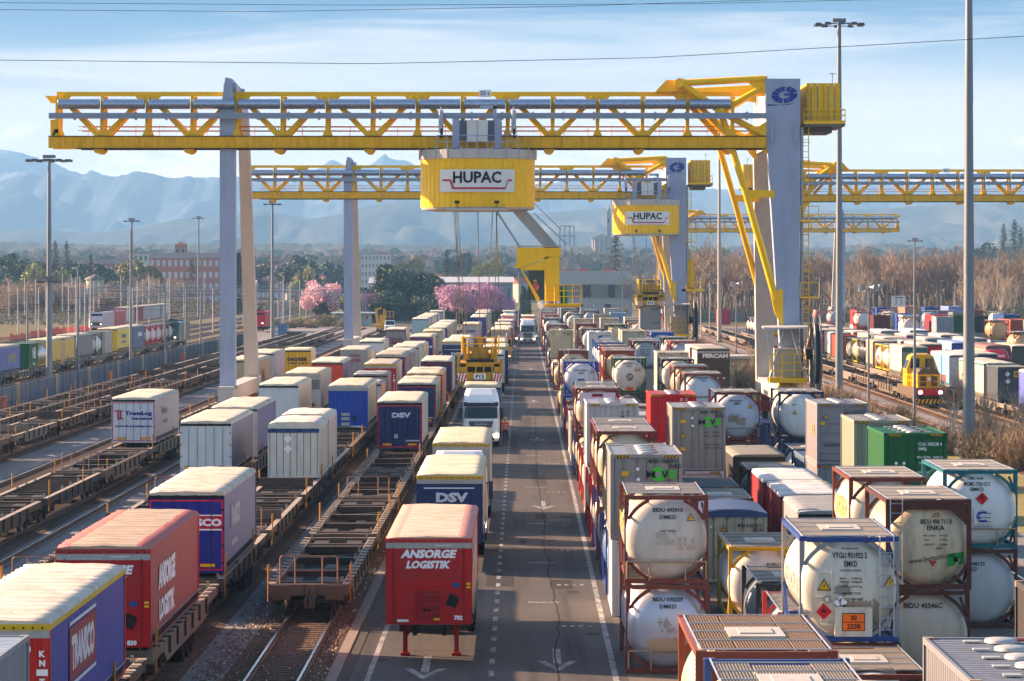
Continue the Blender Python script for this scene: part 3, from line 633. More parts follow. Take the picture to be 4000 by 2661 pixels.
def wagon(kind='flat', col='#6a5c4e', L=19.6, rails=True, lo=False, plate=False):
    """Container / pocket wagon, end towards -Y, rail head at z=0."""
    def mk():
        root = bpy.data.objects.new('flat_wagon' if kind == 'flat' else 'pocket_wagon', None); COL.objects.link(root); root.empty_display_size = .3
        cm = paint(col, .75, 0, .6, dirtc=(.02, .015, .012)); dk = paint('#332c26', .8, 0, .4)
        f = MB(); zt = 1.13; zl = .85 if kind == 'flat' else .95
        for sx in (-1, 1):
            X = sx*1.28; inn = sx*1.12
            prof = [(.1, zt), (L-.1, zt), (L-.1, zl), (L-3.6, zl), (L-5.2, .52), (5.2, .52), (3.6, zl), (.1, zl)] if kind == 'flat' else [(.1, zt), (L-.1, zt), (L-.1, .8), (L-3.2, .78), (L-4.0, .42), (4.0, .42), (3.2, .78), (.1, .8)]
            f.prism([(inn, y, z) for y, z in prof], (X-inn, 0, 0), 0)
            f.box(*sorted((sx*1.10, sx*1.32)), .1, L-.1, zt, zt+.025, 3)  # paler strip: sunlight on the sill top put into the colour
            if not lo and kind == 'pocket':
                n = int(L/.62)
                for k in range(n): f.box(*sorted((sx*1.14, sx*1.38)), .3+k*.62, .3+k*.62+.3, zt+.025, zt+.05, 1 if k % 2 else 3)
        for y in (.05, L-.33): f.box(-1.3, 1.3, y, y+.28, .78, zt+.02, 0)
        if kind != 'flat': f.box(-1.1, 1.1, 3.6, L-3.6, .40, .44, 2)
        f.box(-.18, .18, .3, L-.3, .62 if kind == 'flat' else .35, .98 if kind == 'flat' else .62, 0)
        step = 1.55 if kind == 'flat' else 4.9
        k = 1.1
        while k < L-1:
            f.box(-1.12, 1.12, k, k+(.22 if kind == 'flat' else .5), .86, zt-.03, 1); k += step
        if not lo:
            for y in (2.1, L-2.1):
                f.box(-1.1, 1.1, y-1.1, y-.7, .93, zt+.01, 1); f.box(-.9, -.35, y-.5, y+.7, .98, zt+.0, 1); f.box(.35, .9, y-.5, y+.7, .98, zt+.0, 1)
            for y in (L*.36, L*.63):
                f.beam((-1.1, y-.9, 1.0), (1.1, y+.9, 1.0), .16, .1, 1)
            for sx in (-1, 1):
                for k in range(6): f.box(*sorted((sx*1.30, sx*1.36)), 4.2+k*(L-8.6)/5, 4.2+k*(L-8.6)/5+.12, .62, zt, 1)
        if plate: f.box(-1.3, 1.3, 6.1, 6.3, zt, zt+.42, 0)
        if not lo:
            for sx in (-1, 1):
                for y in (1.0, 6.9, L/2, L-6.9, L-1.0): f.box(*sorted((sx*1.12, sx*1.0)), y-.08, y+.08, zt+.02, zt+.09, 3); f.box(*sorted((sx*1.09, sx*1.02)), y-.04, y+.04, zt+.09, zt+.19, 3)
        f.build('underframe', [cm, paint('#372e27', .7, 0, .5), paint('#191614', .8), paint('#9a8b7a', .6, 0, .5)], root)
        bogie(root, 2.1, None, dk); bogie(root, L-2.1, None, dk)
        if lo: return root
        for sx in (-1, 1):
            bf = MB(); bf.tube((sx*.87, .05, .95), (sx*.87, -.45, .95), .11, 0, 10); bf.prism([(sx*.87-.3, -.45, .7), (sx*.87+.3, -.45, .7), (sx*.87+.3, -.45, 1.1), (sx*.87+.25, -.45, 1.15), (sx*.87-.25, -.45, 1.15), (sx*.87-.3, -.45, 1.1)], (0, -.07, 0), 0)
            bf.build('buffer', paint('#5a4c40', .6, .2, .4), root)
        h = MB(); h.tube((0, .05, .95), (0, -.3, .9), .05, 0, 6); h.tube((0, -.3, .9), (0, -.32, .45), .035, 0, 6); h.tube((.1, .0, .8), (.16, -.2, .2), .02, 0, 5)
        h.build('coupling_hook', dk, root)
        if rails:
            p = MB(); zz = zt + .02
            p.path([(-.95, .1, zz), (-.95, .1, zz+.85), (-.88, .1, zz+.93), (.88, .1, zz+.93), (.95, .1, zz+.85), (.95, .1, zz)], .022, 0, 6)
            for x in (-.45, .45): p.tube((x, .1, zz), (x, .1, zz+.93), .02, 0, 6)
            p.tube((-.95, .1, zz+.45), (.95, .1, zz+.45), .016, 0, 6)
            p.build('handrail', paint('#97705a', .5, .2, .4), root)
            for sx in (-1, 1):
                g = MB(); g.path([(sx*1.36, .35, .55), (sx*1.36, .35, 1.75), (sx*1.36, .62, 1.75), (sx*1.36, .62, 1.3), (sx*1.36, .38, 1.3)], .022, 0, 6); g.build('grab_handle', RAILY, root)
        else:
            g = MB(); g.path([(1.36, .35, .55), (1.36, .35, 1.95), (1.36, .62, 1.95), (1.36, .62, 1.4), (1.36, .38, 1.4)], .022, 0, 6); g.build('grab_handle', RAILY, root)
            g = MB(); g.tube((-1.34, 7.1, zt), (-1.34, 7.1, zt+.75), .035, 0, 6); g.build('stake', RAILY, root)
            g = MB(); g.tube((1.34, 12.4, zt), (1.34, 12.4, zt+.75), .035, 0, 6); g.build('stake', RAILY, root)
        return root
    return mk
# ------------------------------------------------------------------ lorries
def tractor(col='#e4e4e2', high=True, grille='#1b1c1e', text=None, sub=None, tcol='#222222', lights=True, beacon=False, L=5.6):
    """Cab-over lorry tractor facing -Y."""
    def mk():
        root = bpy.data.objects.new('lorry_tractor', None); COL.objects.link(root); root.empty_display_size = .3
        cm = paint(col, .25, 0, .12)
        T = 3.85 if high else 2.95
        sec = [(.38, .10, 1.18), (.62, .0, 1.22), (1.2, -.02, 1.24), (1.86, .04, 1.24), (2.72, .26, 1.22)]
        sec += [(3.05, .42, 1.2), (3.45, .75, 1.12), (T, 1.25, .98)] if high else [(T, .42, 1.16)]
        b = MB(); vs = []
        for z, yf, w in sec: vs += [(-w, 2.25, z), (-w, yf+.42, z), (-w+.10, yf+.13, z), (-w+.32, yf, z), (w-.32, yf, z), (w-.10, yf+.13, z), (w, yf+.42, z), (w, 2.25, z)]
        k = len(sec)
        b.add(vs, [(j*8+i, j*8+(i+1) % 8, (j+1)*8+(i+1) % 8, (j+1)*8+i) for j in range(k-1) for i in range(8)] + [tuple((k-1)*8+i for i in range(8)), tuple(range(8))[::-1]], 0)
        b.build('cab', cm, root)
        g = MB(); g.poly([(-.9, .015, 1.9), (.9, .015, 1.9), (.88, .205, 2.66), (-.88, .205, 2.66)])
        for s_ in (-1, 1): g.poly([(s_*.9, .015, 1.9), (s_*1.12, .12, 1.92), (s_*1.08, .31, 2.64), (s_*.88, .205, 2.66)])
        g.build('windscreen', GLASS, root)
        g = MB(); g.prism([(-.82, -.035, 1.72), (-.62, -.05, 1.0), (.62, -.05, 1.0), (.82, -.035, 1.72)], (0, .04, 0), 0)
        for q in range(5): g.box(-.74+q*.02, .74-q*.02, -.075, -.05, 1.62-q*.12, 1.66-q*.12, 1)
        g.box(-.9, .9, -.04, 0, .45, .72, 0)
        g.build('grille', [flat(grille, .5), STEEL], root)
        if high:
            v = MB(); v.prism([(-1.16, .12, 2.75), (-1.16, .42, 2.98), (-1.16, .42, 2.93), (-1.16, .16, 2.70)], (2.32, 0, 0), 0); v.build('sun_visor', flat('#20242a', .3), root)
        for sx in (-1, 1):
            m = MB(); m.box(*sorted((sx*1.30, sx*1.48)), .10, .34, 1.85, 2.62, 0); m.beam((sx*1.2, .4, 2.55), (sx*1.38, .25, 2.55), .04, .04, 0); m.build('mirror', flat('#26282b' if col != '#e4e4e3' else col, .4), root)
            h = MB(); h.prism([(sx*1.20, .03, .62), (sx*.84, -.04, .62), (sx*.80, -.04, .84), (sx*1.20, .03, .92)], (0, -.03, 0), 0)
            h.build('headlight', emit('#fff2d8', 1.0) if lights else flat('#b8bcc0', .2), root)
            d = MB(); d.box(*sorted((sx*1.232, sx*1.245)), .55, 1.5, 1.0, 1.9, 0); d.box(*sorted((sx*1.228, sx*1.242)), .55, 1.5, 1.95, 2.55, 1); d.build('door', [cm, GLASS], root)
            for y in (1.3, L-1.1):
                w = MB(); w.lathe([(sx*.86, .02), (sx*.86, .5), (sx*.9, .53), (sx*1.17, .53), (sx*1.2, .48), (sx*1.2, .3), (sx*1.12, .26), (sx*1.12, .02)], y, .53, 18, 0, 'x'); w.build('wheel', RUBBER, root)
        c = MB(); c.box(-.45, .45, .6, L, .6, .85, 0); c.box(-1.1, 1.1, 2.25, 3.0, .5, 1.1, 0); c.box(-1.0, 1.0, 2.3, 2.45, 1.0, 3.2 if high else 2.4, 0)
        c.build('chassis', DARK, root)
        t = MB(); t.box(-.28, .28, -.05, -.03, .5, .62, 0)
        t.build('number_plate', WHT, root)
        if text:
            t = MB()
            for (s, z, hh, w) in text: t.text(s, (0, -.09 if z < 1.75 else (.0 if z < 2 else .42), z), (1,0,0), (0, .0, 1), hh, 0, w, .03)
            t.build('lettering', flat(tcol), root)
        if beacon:
            t = MB(); t.box(-.4, .4, .9, 1.3, T, T+.22, 0); t.tube((.5, 1.1, T), (.5, 1.1, T+.3), .09, 1, 10); t.path([(.62, 1.3, T), (.75, 1.3, T+.7), (1.0, 1.4, T+.75)], .05, 2); t.build('roof_beacon', [WHT, flat('#e06a10'), SILV], root)
        return root
    return mk
# ------------------------------------------------------------------ people
def person(name_label, loc, rz=0, pose='stand', top='#e8561c', legs='#23283a', helmet='#f0b414', group=None, seat=False):
    root = thing('person', name_label, 'person', loc, rz, group)
    me = bpy.data.meshes.new('body')
    if pose == 'sit':
        J = {'hip': (0,0,.0,.15), 'waist': (0,.02,.14,.14), 'chest': (0,-.02,.38,.165), 'neck': (0,-.04,.56,.06), 'head': (0,-.06,.66,.095), 'crown': (0,-.05,.76,.08),
             'shL': (-.19,-.02,.48,.075), 'elL': (-.25,-.16,.24,.052), 'haL': (-.16,-.40,.24,.038), 'shR': (.19,-.02,.48,.075), 'elR': (.25,-.16,.24,.052), 'haR': (.16,-.40,.24,.038),
             'hL': (-.1,-.05,-.02,.095), 'kL': (-.13,-.45,.0,.07), 'aL': (-.13,-.48,-.40,.045), 'tL': (-.13,-.62,-.44,.04), 'hR': (.1,-.05,-.02,.095), 'kR': (.13,-.45,.0,.07), 'aR': (.13,-.48,-.40,.045), 'tR': (.13,-.62,-.44,.04)}
    elif pose == 'bend':
        J = {'hip': (0,.1,.82,.15), 'waist': (0,0,.95,.14), 'chest': (0,-.22,1.10,.165), 'neck': (0,-.38,1.16,.06), 'head': (0,-.48,1.18,.095), 'crown': (0,-.56,1.22,.08),
             'shL': (-.19,-.30,1.12,.075), 'elL': (-.22,-.40,.85,.052), 'haL': (-.14,-.50,.66,.038), 'shR': (.19,-.30,1.12,.075), 'elR': (.22,-.40,.85,.052), 'haR': (.14,-.52,.66,.038),
             'hL': (-.1,.1,.80,.095), 'kL': (-.12,.0,.45,.07), 'aL': (-.12,.08,.08,.045), 'tL': (-.13,-.07,.04,.04), 'hR': (.1,.1,.80,.095), 'kR': (.12,.0,.45,.07), 'aR': (.12,.1,.08,.045), 'tR': (.13,-.05,.04,.04)}
    else:
        J = {'hip': (0,0,.93,.15), 'waist': (0,.01,1.08,.14), 'chest': (0,.01,1.30,.165), 'neck': (0,0,1.47,.06), 'head': (0,-.01,1.58,.095), 'crown': (0,0,1.68,.08),
             'shL': (-.19,0,1.40,.075), 'elL': (-.27,.03,1.14,.052), 'haL': (-.25,-.07,.90,.038), 'shR': (.19,0,1.40,.075), 'elR': (.26,.02,1.15,.052), 'haR': (.20,-.16,.96,.038),
             'hL': (-.09,0,.88,.095), 'kL': (-.11,-.03,.49,.068), 'aL': (-.12,.03,.09,.045), 'tL': (-.14,-.12,.04,.04), 'hR': (.09,0,.88,.095), 'kR': (.11,-.01,.49,.068), 'aR': (.12,.02,.09,.045), 'tR': (.14,-.13,.04,.04)}
    names = list(J); E = [('hip','waist'),('waist','chest'),('chest','neck'),('neck','head'),('head','crown'),('chest','shL'),('shL','elL'),('elL','haL'),('chest','shR'),('shR','elR'),('elR','haR'),('hip','hL'),('hL','kL'),('kL','aL'),('aL','tL'),('hip','hR'),('hR','kR'),('kR','aR'),('aR','tR')]
    vs = [J[n][:3] for n in names]; ed = [(names.index(a), names.index(b)) for a, b in E]; rad = [J[n][3] for n in names]
    for sx, hn in ((-1, 'haL'), (1, 'haR')):
        hx, hy, hz = J[hn][:3]; hi = names.index(hn)
        for k in range(4):
            a = len(vs); o = (k-1.5)*.017
            vs += [(hx+o*.5, hy-.03+o, hz-.055), (hx+o*.5-.005*sx, hy-.05+o, hz-.095-.008*(k in (1, 2)))]; rad += [.010, .008]; ed += [(hi, a), (a, a+1)]
        a = len(vs); vs += [(hx-.02*sx, hy-.045, hz-.02), (hx-.025*sx, hy-.07, hz-.05)]; rad += [.011, .009]; ed += [(hi, a), (a, a+1)]
    me.from_pydata(vs, ed, []); o = bpy.data.objects.new('body', me); COL.objects.link(o)
    md = o.modifiers.new('s', 'SKIN'); md.branch_smoothing = .4
    for i, d in enumerate(me.skin_vertices[0].data): d.radius = (rad[i], rad[i]*(.8 if i in (0,1,2) else 1)); d.use_root = (i == 0)
    o.modifiers.new('u', 'SUBSURF').levels = 1
    dg = bpy.context.evaluated_depsgraph_get(); m2 = bpy.data.meshes.new_from_object(o.evaluated_get(dg)); m2.name = 'body'
    bpy.data.objects.remove(o); bpy.data.meshes.remove(me)
    for mt in (paint('#c08a6a', .6, 0, .05), paint(top, .7, 0, .1), paint(legs, .8, 0, .1), flat('#2a241d')): m2.materials.append(mt)
    hz = J['neck'][2]; ny = J['neck'][1]
    for p in m2.polygons:
        c = p.center; p.use_smooth = True
        hand = min((Vector(J[h][:3]) - c).length for h in ('haL', 'haR')) < .10
        dh = (Vector(J['head'][:3]) - c).length < .16 or (Vector(J['crown'][:3]) - c).length < .13
        foot = min(((Vector(J[h][:3]) - c).length) for h in ('aL', 'aR', 'tL', 'tR')) < .10
        low = min(((Vector(J[h][:3]) + Vector(J[g][:3])) / 2 - c).length for h, g in (('hL','kL'),('kL','aL'),('hR','kR'),('kR','aR'))) < .25 and c.z < J['hip'][2] + .02 - (0 if pose != 'sit' else .0)
        p.material_index = 0 if (hand or dh) else 3 if foot else 2 if (c.z < J['hip'][2]-.02 and not hand and abs(c.x) < .22) or (pose == 'sit' and c.y < -.18 and c.z < .12) else 1
    b = bpy.data.objects.new('body', m2); COL.objects.link(b); b.parent = root
    hx, hy, hz = J['crown'][:3]
    h = MB(); h.lathe([(hz-.02, .135), (hz-.005, .122), (hz+.05, .112), (hz+.09, .07), (hz+.105, .01)], 0, hy, 14, 0, 'z'); h.build('helmet', paint(helmet, .35, 0, .05), root)
    f = MB(); yy = J['head'][1] - .098; z0 = J['head'][2]
    f.box(-.045, -.02, yy, yy+.015, z0+.01, z0+.025, 1); f.box(.02, .045, yy, yy+.015, z0+.01, z0+.025, 1); f.prism([(-.012, yy, z0-.02), (.012, yy, z0-.02), (0, yy, z0+.02)], (0, -.018, 0), 0); f.box(-.022, .022, yy+.004, yy+.015, z0-.045, z0-.036, 2)
    f.build('face', [paint('#b88262', .6, 0, .05), BLKT, flat('#8a4038')], root)
    if pose == 'stand':
        v = MB()
        for z, rr in ((1.05, .165), (1.22, .178)): v.lathe([(z, rr), (z+.045, rr+.004)], 0, .01, 16, 0, 'z')
        v.build('reflective_band', flat('#d6d8cf', .3), root)
    return root
# ------------------------------------------------------------------ gantry cranes (X as on the first crane; m=-1 mirrors it about x=c)
YEL = paint('#f7bd00', .42, 0, .15, dirtc=(.2, .08, .015)); YELR = paint('#eab004', .45, 0, .5, dirtc=(.16, .06, .015))
GREYB = paint('#9aa2b8', .45, 0, .22, scale=.4); GREYW = paint('#b9b2ab', .5, 0, .22, scale=.4); TUBEM = paint('#93a0b4', .3, .75, .15)
def crane(label, Y, m=1, c=0.0, depth=22.0, detail=True, blue=True):
    root = thing('gantry_crane', label, 'crane', (0, Y, 0))
    X = lambda x: (c - x) if m < 0 else x
    def B(mb, x0, x1, y0, y1, z0, z1, mt=0):
        a, b = sorted((X(x0), X(x1))); mb.box(a, b, y0, y1, z0, z1, mt)
    P = lambda x, y, z: (X(x), y, z)
    # single-leg side
    for k, (yb, yt, mat, w0) in enumerate(((.0, .0, GREYB, 1.0), (21.2, 13.2, GREYW, 1.0))):  # rear leg in warmer grey: bounced light put into its colour
        g = MB(); d = 1.0
        if k == 0: pts = [(-21.35, 3.4), (-20.25, 3.4), (-20.25, 22.4), (-20.5, 25.3), (-20.95, 25.4), (-21.35, 22.6)]
        else: pts = [(-21.35, 3.4), (-20.3, 3.4), (-20.45, 22.8), (-20.6, 24.9), (-21.0, 24.9), (-21.25, 22.8)]
        yy = lambda z: yb + (yt - yb) * min(1, (z - 3.4) / 21.5)
        v = [P(x, yy(z), z) for x, z in pts] + [P(x, yy(z) + d, z) for x, z in pts]; n = len(pts)
        g.add(v, [tuple(range(n))[::-1], tuple(range(n, 2*n))] + [(i, (i+1) % n, n+(i+1) % n, n+i) for i in range(n)])
        if k == 0:
            for z in (4.2, 8.2, 12.6, 17.0, 21.4): B(g, -21.36, -20.24, -.012, 0, z, z+.03)
        g.build('leg', mat, root)
    t = MB(); t.prism([P(-21.0, .8, 25.3), P(-21.0, 13.3, 24.8), P(-21.0, 14.2, 23.4), P(-21.0, 5, 22.9), P(-21.0, .8, 22.6)], (m*.25, 0, 0)); t.prism([P(-20.6, .8, 25.3), P(-20.6, 13.3, 24.8), P(-20.6, 14.2, 23.4), P(-20.6, 5, 22.9), P(-20.6, .8, 22.6)], (m*.12, 0, 0))
    for y, z in ((.45, 24.7), (7.4, 24.7), (12.6, 24.2)): t.tube(P(-21.1, y, z), P(-20.2, y, z), .3, 0, 12)
    t.build('leg_head_frame', GREYB, root)
    # portal-leg side
    g = MB(); f0 = [(18.35, 3.9), (19.35, 3.9), (19.55, 8), (19.62, 25.3), (17.15, 25.3), (17.25, 21.2)]
    v = [P(x, 0, z) for x, z in f0] + [P(x, 1.2, z) for x, z in f0]; n = 6
    g.add(v, [tuple(range(n))[::-1], tuple(range(n, 2*n))] + [(i, (i+1) % n, n+(i+1) % n, n+i) for i in range(n)])
    for z in (8.4, 17.0): B(g, 17.6, 19.5, -.012, 0, z, z+.03)
    for xx in (17.5, 19.2): B(g, xx, xx+.25, -.12, 0, 20.8, 22.2)
    B(g, 17.3, 19.6, -.012, 0, 12.68, 12.72); B(g, 17.3, 19.6, -.012, 0, 21.3, 21.34)
    g.build('leg', GREYB, root)
    g = MB(); v = []
    for z, y, x0, x1 in ((3.4, 21.0, 18.0, 19.3), (20.5, 14.0, 17.3, 19.2), (24.9, 12.2, 17.3, 19.4)): v += [P(x0, y, z), P(x1, y, z), P(x1, y+1.1, z), P(x0, y+1.1, z)]
    g.add(v, [(j*4+i, j*4+(i+1) % 4, (j+1)*4+(i+1) % 4, (j+1)*4+i) for j in (0, 1) for i in range(4)] + [(8, 9, 10, 11), (3, 2, 1, 0)]); g.build('leg', GREYW, root)  # rear leg, warm bounced light painted in as here too
    g = MB(); B(g, 17.4, 19.4, 1.2, 12.6, 23.9, 25.2); B(g, 17.3, 17.6, 1.2, 12.5, 20.4, 24); g.build('portal_beam', GREYW, root)
    for xs in ((-21.35, -20.25), (18.1, 19.3)):
        g = MB(); B(g, xs[0], xs[1], -1.5, 23.5, 2.5, 3.6); g.build('sill_beam', GREYW, root)
        for yy in (-1.6, 19.6):
            g = MB(); B(g, xs[0]+.15, xs[1]-.15, yy, yy+4.0, 1.0, 1.75); B(g, xs[0]+.3, xs[1]-.3, yy+1.3, yy+2.7, 1.7, 2.6); b = g.build('bogie', paint('#8c2f26', .5, 0, .4), root)
            for q in (.7, 1.9, 3.3):
                w = MB(); xc = (xs[0]+xs[1])/2; w.tube(P(xc-.09, yy+q-.05, .6), P(xc+.09, yy+q-.05, .6), .42, 0, 14); w.build('wheel', DARK, b)
    # girder
    def girder(y0, nm):
        g = MB(); B(g, -33.4, 17.2, y0, y0+.35, 20.4, 21.2, 0); B(g, -33.4, 17.2, y0-.1, y0+.45, 21.2, 21.26, 1); B(g, -31.4, 17.2, y0-.12, y0+.47, 20.34, 20.4, 1)
        x = -31.2
        while x < 17: B(g, x, x+.03, y0-.09, y0, 20.42, 21.2, 0); x += 2.12
        x = -29.9
        while x < 17:
            g.lathe([(y0+.05, .01), (y0+.05, .38), (y0+.2, .38)], X(x), 20.38, 14, 0, 'y', False); x += 6.36
        g.build(nm, [YELR, paint('#3a2a1c', .8, 0, .5)], root)
    girder(-.2, 'lower_girder'); girder(2.2, 'lower_girder')
    t = MB(); xs = [-32.85 + 3.18 * i for i in range(16)]
    for k, y0 in enumerate((0.0, 2.1)):
        if k == 0: B(t, -32.97, 17.2, .9, 1.4, 24.12, 24.42)
        for i, x in enumerate(xs):
            if x > 17: break
            yt = .6 + k*.6
            t.beam(P(x, y0, 21.2), P(x + (.15 if k else 0), yt + .2*k, 24.1), .24, .2)
            t.prism([P(x-.35, y0-.05+.1*k, 21.22), P(x+.35, y0-.05+.1*k, 21.22), P(x+.12, y0-.05+.1*k, 21.75), P(x-.12, y0-.05+.1*k, 21.75)], (0, .12, 0))
            if i % 2 == 0 and x + 3.18 < 17.3:
                t.beam(P(x+.3, yt, 24.0), P(x+2.95, y0, 21.25), .2, .34)
                if i > 0: t.beam(P(x-.3, yt, 24.0), P(x-2.95, y0, 21.25), .2, .34)
                if k == 0: t.prism([P(x-.95, .88, 24.14), P(x+.95, .88, 24.14), P(x+.5, .88, 23.6), P(x-.5, .88, 23.6)], (0, .1, 0))
    t.beam(P(-33.0, .2, 21.3), P(-33.0, .2, 22.4), .55, .5)
    t.build('truss', YEL, root)
    cnd = MB(); 
    for x in xs:
        if x + 3 > 17.6: break
        prof = []
        for q in range(23):
            xx = x + .12 + q * (2.86/22); prof += [(xx, .345), (xx+.015, .37), (xx+.045, .37), (xx+.06, .345)]
        prof = [(X(a), b) for a, b in prof]
        cnd.lathe([(prof[0][0], .02)] + prof + [(prof[-1][0], .02)], -.05, 23.5, 16, 0, 'x')
    cnd.build('cable_duct', TUBEM, root)
    r = MB(); B(r, -33.3, 17.2, -.75, -.5, 22.45, 22.85); B(r, -33.3, 17.2, -.80, -.45, 22.62, 22.68)
    x = -31.5
    while x < 17: B(r, x-.06, x+.06, -.84, -.2, 22.36, 22.93); x += 2.15
    r.build('trolley_rail', paint('#8b93a3', .4, .4, .15), root)
    h = MB()
    for z in (21.7, 22.0): h.tube(P(-31.4, 2.9, z), P(17, 2.9, z), .03, 0, 4); h.tube(P(-31.4, .55, z-.05), P(17, .55, z-.05), .022, 0, 4)
    x = -31
    while x < 17: h.tube(P(x, 2.9, 21.2), P(x, 2.9, 22.0), .025, 0, 4); x += 1.7
    h.build('walkway_handrail', paint('#c07818', .5, 0, .2), root)
    s = MB(); s.box(min(X(-3.05), X(-2.2)), max(X(-3.05), X(-2.2)), -.25, -.2, 23.98, 24.5, 0); s.text('53 t', ((X(-3.05)+X(-2.2))/2, -.27, 24.25), (1,0,0), (0,0,1), .3, 1); s.build('load_sign', [WHT, flat('#1d2d55')], root)
    # stay tubes
    for y0 in (.1, 11.8):
        s = MB(); R = .24 if y0 < 1 else .22; k = 0 if y0 < 1 else 1
        nodes = dict(A=(11.2, 25.0), B=(17.1, 25.3), C=(14.0, 23.0), D=(17.1, 21.3), E=(16.8, 24.6), F=(15.8, 17.2), G=(17.9, 9.7))
        if k: nodes.update(G=(18.2, 9.7), F=(15.9, 17.2))
        q = lambda n, dy=0: P(nodes[n][0], y0 + dy, nodes[n][1])
        s.tube(q('A'), q('B'), R, 0, 12); s.tube(q('A'), q('C'), R, 0, 12); s.tube(q('C'), q('E'), R*.9, 0, 12); s.tube(q('C'), q('D'), R, 0, 12)
        gd = 7.5 if k else 0.0
        s.tube(q('C'), q('F', gd*.45), R, 0, 12); s.tube(q('F', gd*.45), q('G', gd), R, 0, 12)
        s.beam(q('F', gd*.45), P(17.8, y0+gd*.45, 17.15), .35, .5)
        for n in ('A', 'C'): s.tube(P(nodes[n][0]-.1, y0-.3, nodes[n][1]), P(nodes[n][0]+.1, y0+.3, nodes[n][1]), .34, 0, 12)
        gx, gz = nodes['G']; s.prism([P(gx-.38, y0+gd-.12, gz+.5), P(gx-.1, y0+gd-.12, gz-.9), P(gx+.5, y0+gd-.12, gz-2.0), P(gx+.5, y0+gd-.12, gz+.8)], (0, .3, 0))
        s.prism([P(16.0, y0-.05, 21.5), P(17.4, y0-.05, 22.4), P(17.4, y0-.05, 20.0), P(17.1, y0-.05, 20.1)], (0, .1, 0)); s.prism([P(15.9, y0-.05, 25.1), P(17.3, y0-.05, 25.5), P(17.3, y0-.05, 24.2), P(16.6, y0-.05, 24.3)], (0, .1, 0))
        if k == 0: s.prism([P(9.4, .5, 24.4), P(10.2, .5, 25.25), P(11.6, .5, 25.2), P(11.6, .5, 24.4)], (0, .6, 0)); s.beam(P(11, .8, 24.4), P(13.8, .8, 21.3), .25, .35)
        s.build('stay_frame', YEL, root)
    # machine house with doors and platform
    e = MB(); B(e, 20.15, 22.55, 1.2, 7.3, 22.15, 25.05); eh = e.build('machine_house', paint('#eab820', .45, 0, .2), root)
    e = MB()
    for xa in (20.24, 21.39):
        B(e, xa, xa+1.06, 1.12, 1.2, 22.3, 24.95)
        for kz in range(4): B(e, xa+.08, xa+.98, 1.08, 1.12, 22.4+kz*.64, 22.9+kz*.64)
    e.build('house_door', YEL, eh)
    e = MB()
    for xa in (20.5, 20.95, 21.7, 22.15): e.tube(P(xa, 1.04, 22.25), P(xa, 1.04, 24.98), .035, 0, 5)
    e.build('locking_rod', STEEL, eh)
    e = MB(); B(e, 19.9, 22.8, .2, 7.4, 21.95, 22.12, 1); B(e, 19.9, 22.8, .15, .2, 22.12, 22.35, 0)
    for z in (22.75, 23.15): e.tube(P(19.9, .2, z), P(22.8, .2, z), .03, 0, 5); e.tube(P(22.8, .2, z), P(22.8, 7, z), .03, 0, 5)
    for xq in (19.9, 20.9, 21.85, 22.8): e.tube(P(xq, .2, 22.1), P(xq, .2, 23.15), .03, 0, 5)
    B(e, 20.3, 22.0, 1.5, 6.5, 21.55, 21.95, 1); e.tube(P(22.0, 1.4, 25.05), P(22.0, 1.4, 25.75), .03, 1, 5); B(e, 21.8, 22.2, 1.35, 1.45, 25.7, 25.75, 1)
    e.build('house_platform', [YEL, paint('#6a655e', .6, .2, .3)], root)
    # ladders, lower platform, drive, cable reel
    l = MB()
    for xq in (19.85, 20.25): l.tube(P(xq, .5, 4.0), P(xq, .5, 21.9), .035, 0, 5)
    for kz in range(42): l.tube(P(19.85, .5, 4.2+kz*.42), P(20.25, .5, 4.2+kz*.42), .022, 0, 4)
    for kz in range(12): z = 6.5+kz*1.3; l.path([P(19.85, .5, z), P(19.8, -.1, z), P(20.05, -.3, z), P(20.3, -.1, z), P(20.25, .5, z)], .025, 0, 4)
    for z in (9.8, 15.2): B(l, 19.6, 20.9, -.2, 1.4, z, z+.1); [l.tube(P(xx, -.2, z), P(xx, -.2, z+1.1), .03, 0, 4) for xx in (19.6, 20.2, 20.9)]; l.tube(P(19.6, -.2, z+1.1), P(20.9, -.2, z+1.1), .03, 0, 4)
    l.build('ladder', YEL, root)
    l = MB(); l.tube(P(19.72, .3, 3.8), P(19.72, .3, 21.9), .09, 0, 6); l.build('cable_conduit', paint('#8f9bb0', .4, .3, .1), root)
    p = MB(); B(p, 17.3, 19.9, -2.0, .0, 3.9, 4.25, 0)
    for xq in (17.35, 18.2, 19.05, 19.85):
        p.tube(P(xq, -1.95, 4.2), P(xq, -1.95, 5.9), .04, 0, 5)
    for z in (4.75, 5.3, 5.9): p.tube(P(17.35, -1.95, z), P(19.85, -1.95, z), .035, 0, 5)
    B(p, 18.1, 19.2, -.6, .8, 2.6, 3.9, 0)
    p.build('lower_platform', YEL, root)
    p = MB(); B(p, 17.7, 19.6, -1.2, -.2, 4.3, 6.3, 0); p.build('electric_cabinet', paint('#b7a990', .5, 0, .3), root)
    p = MB(); p.prism([P(16.9, -2.2, 7.6), P(20.0, -2.2, 7.7), P(20.0, -.0, 7.85), P(16.9, 0, 7.75)], (0, 0, .12)); 
    for a, b in (((17.3, 4.3), (18.3, 7.6)), ((19.8, 4.3), (18.8, 7.6)), ((17.3, 5.9), (17.1, 7.6)), ((19.8, 5.9), (19.8, 7.6))): p.tube(P(a[0], -2.0, a[1]), P(b[0], -2.0, b[1]), .05, 0, 5)
    p.build('canopy', paint('#b3b1ad', .5, .2, .2), root)
    w = MB(); xc = X(20.6)
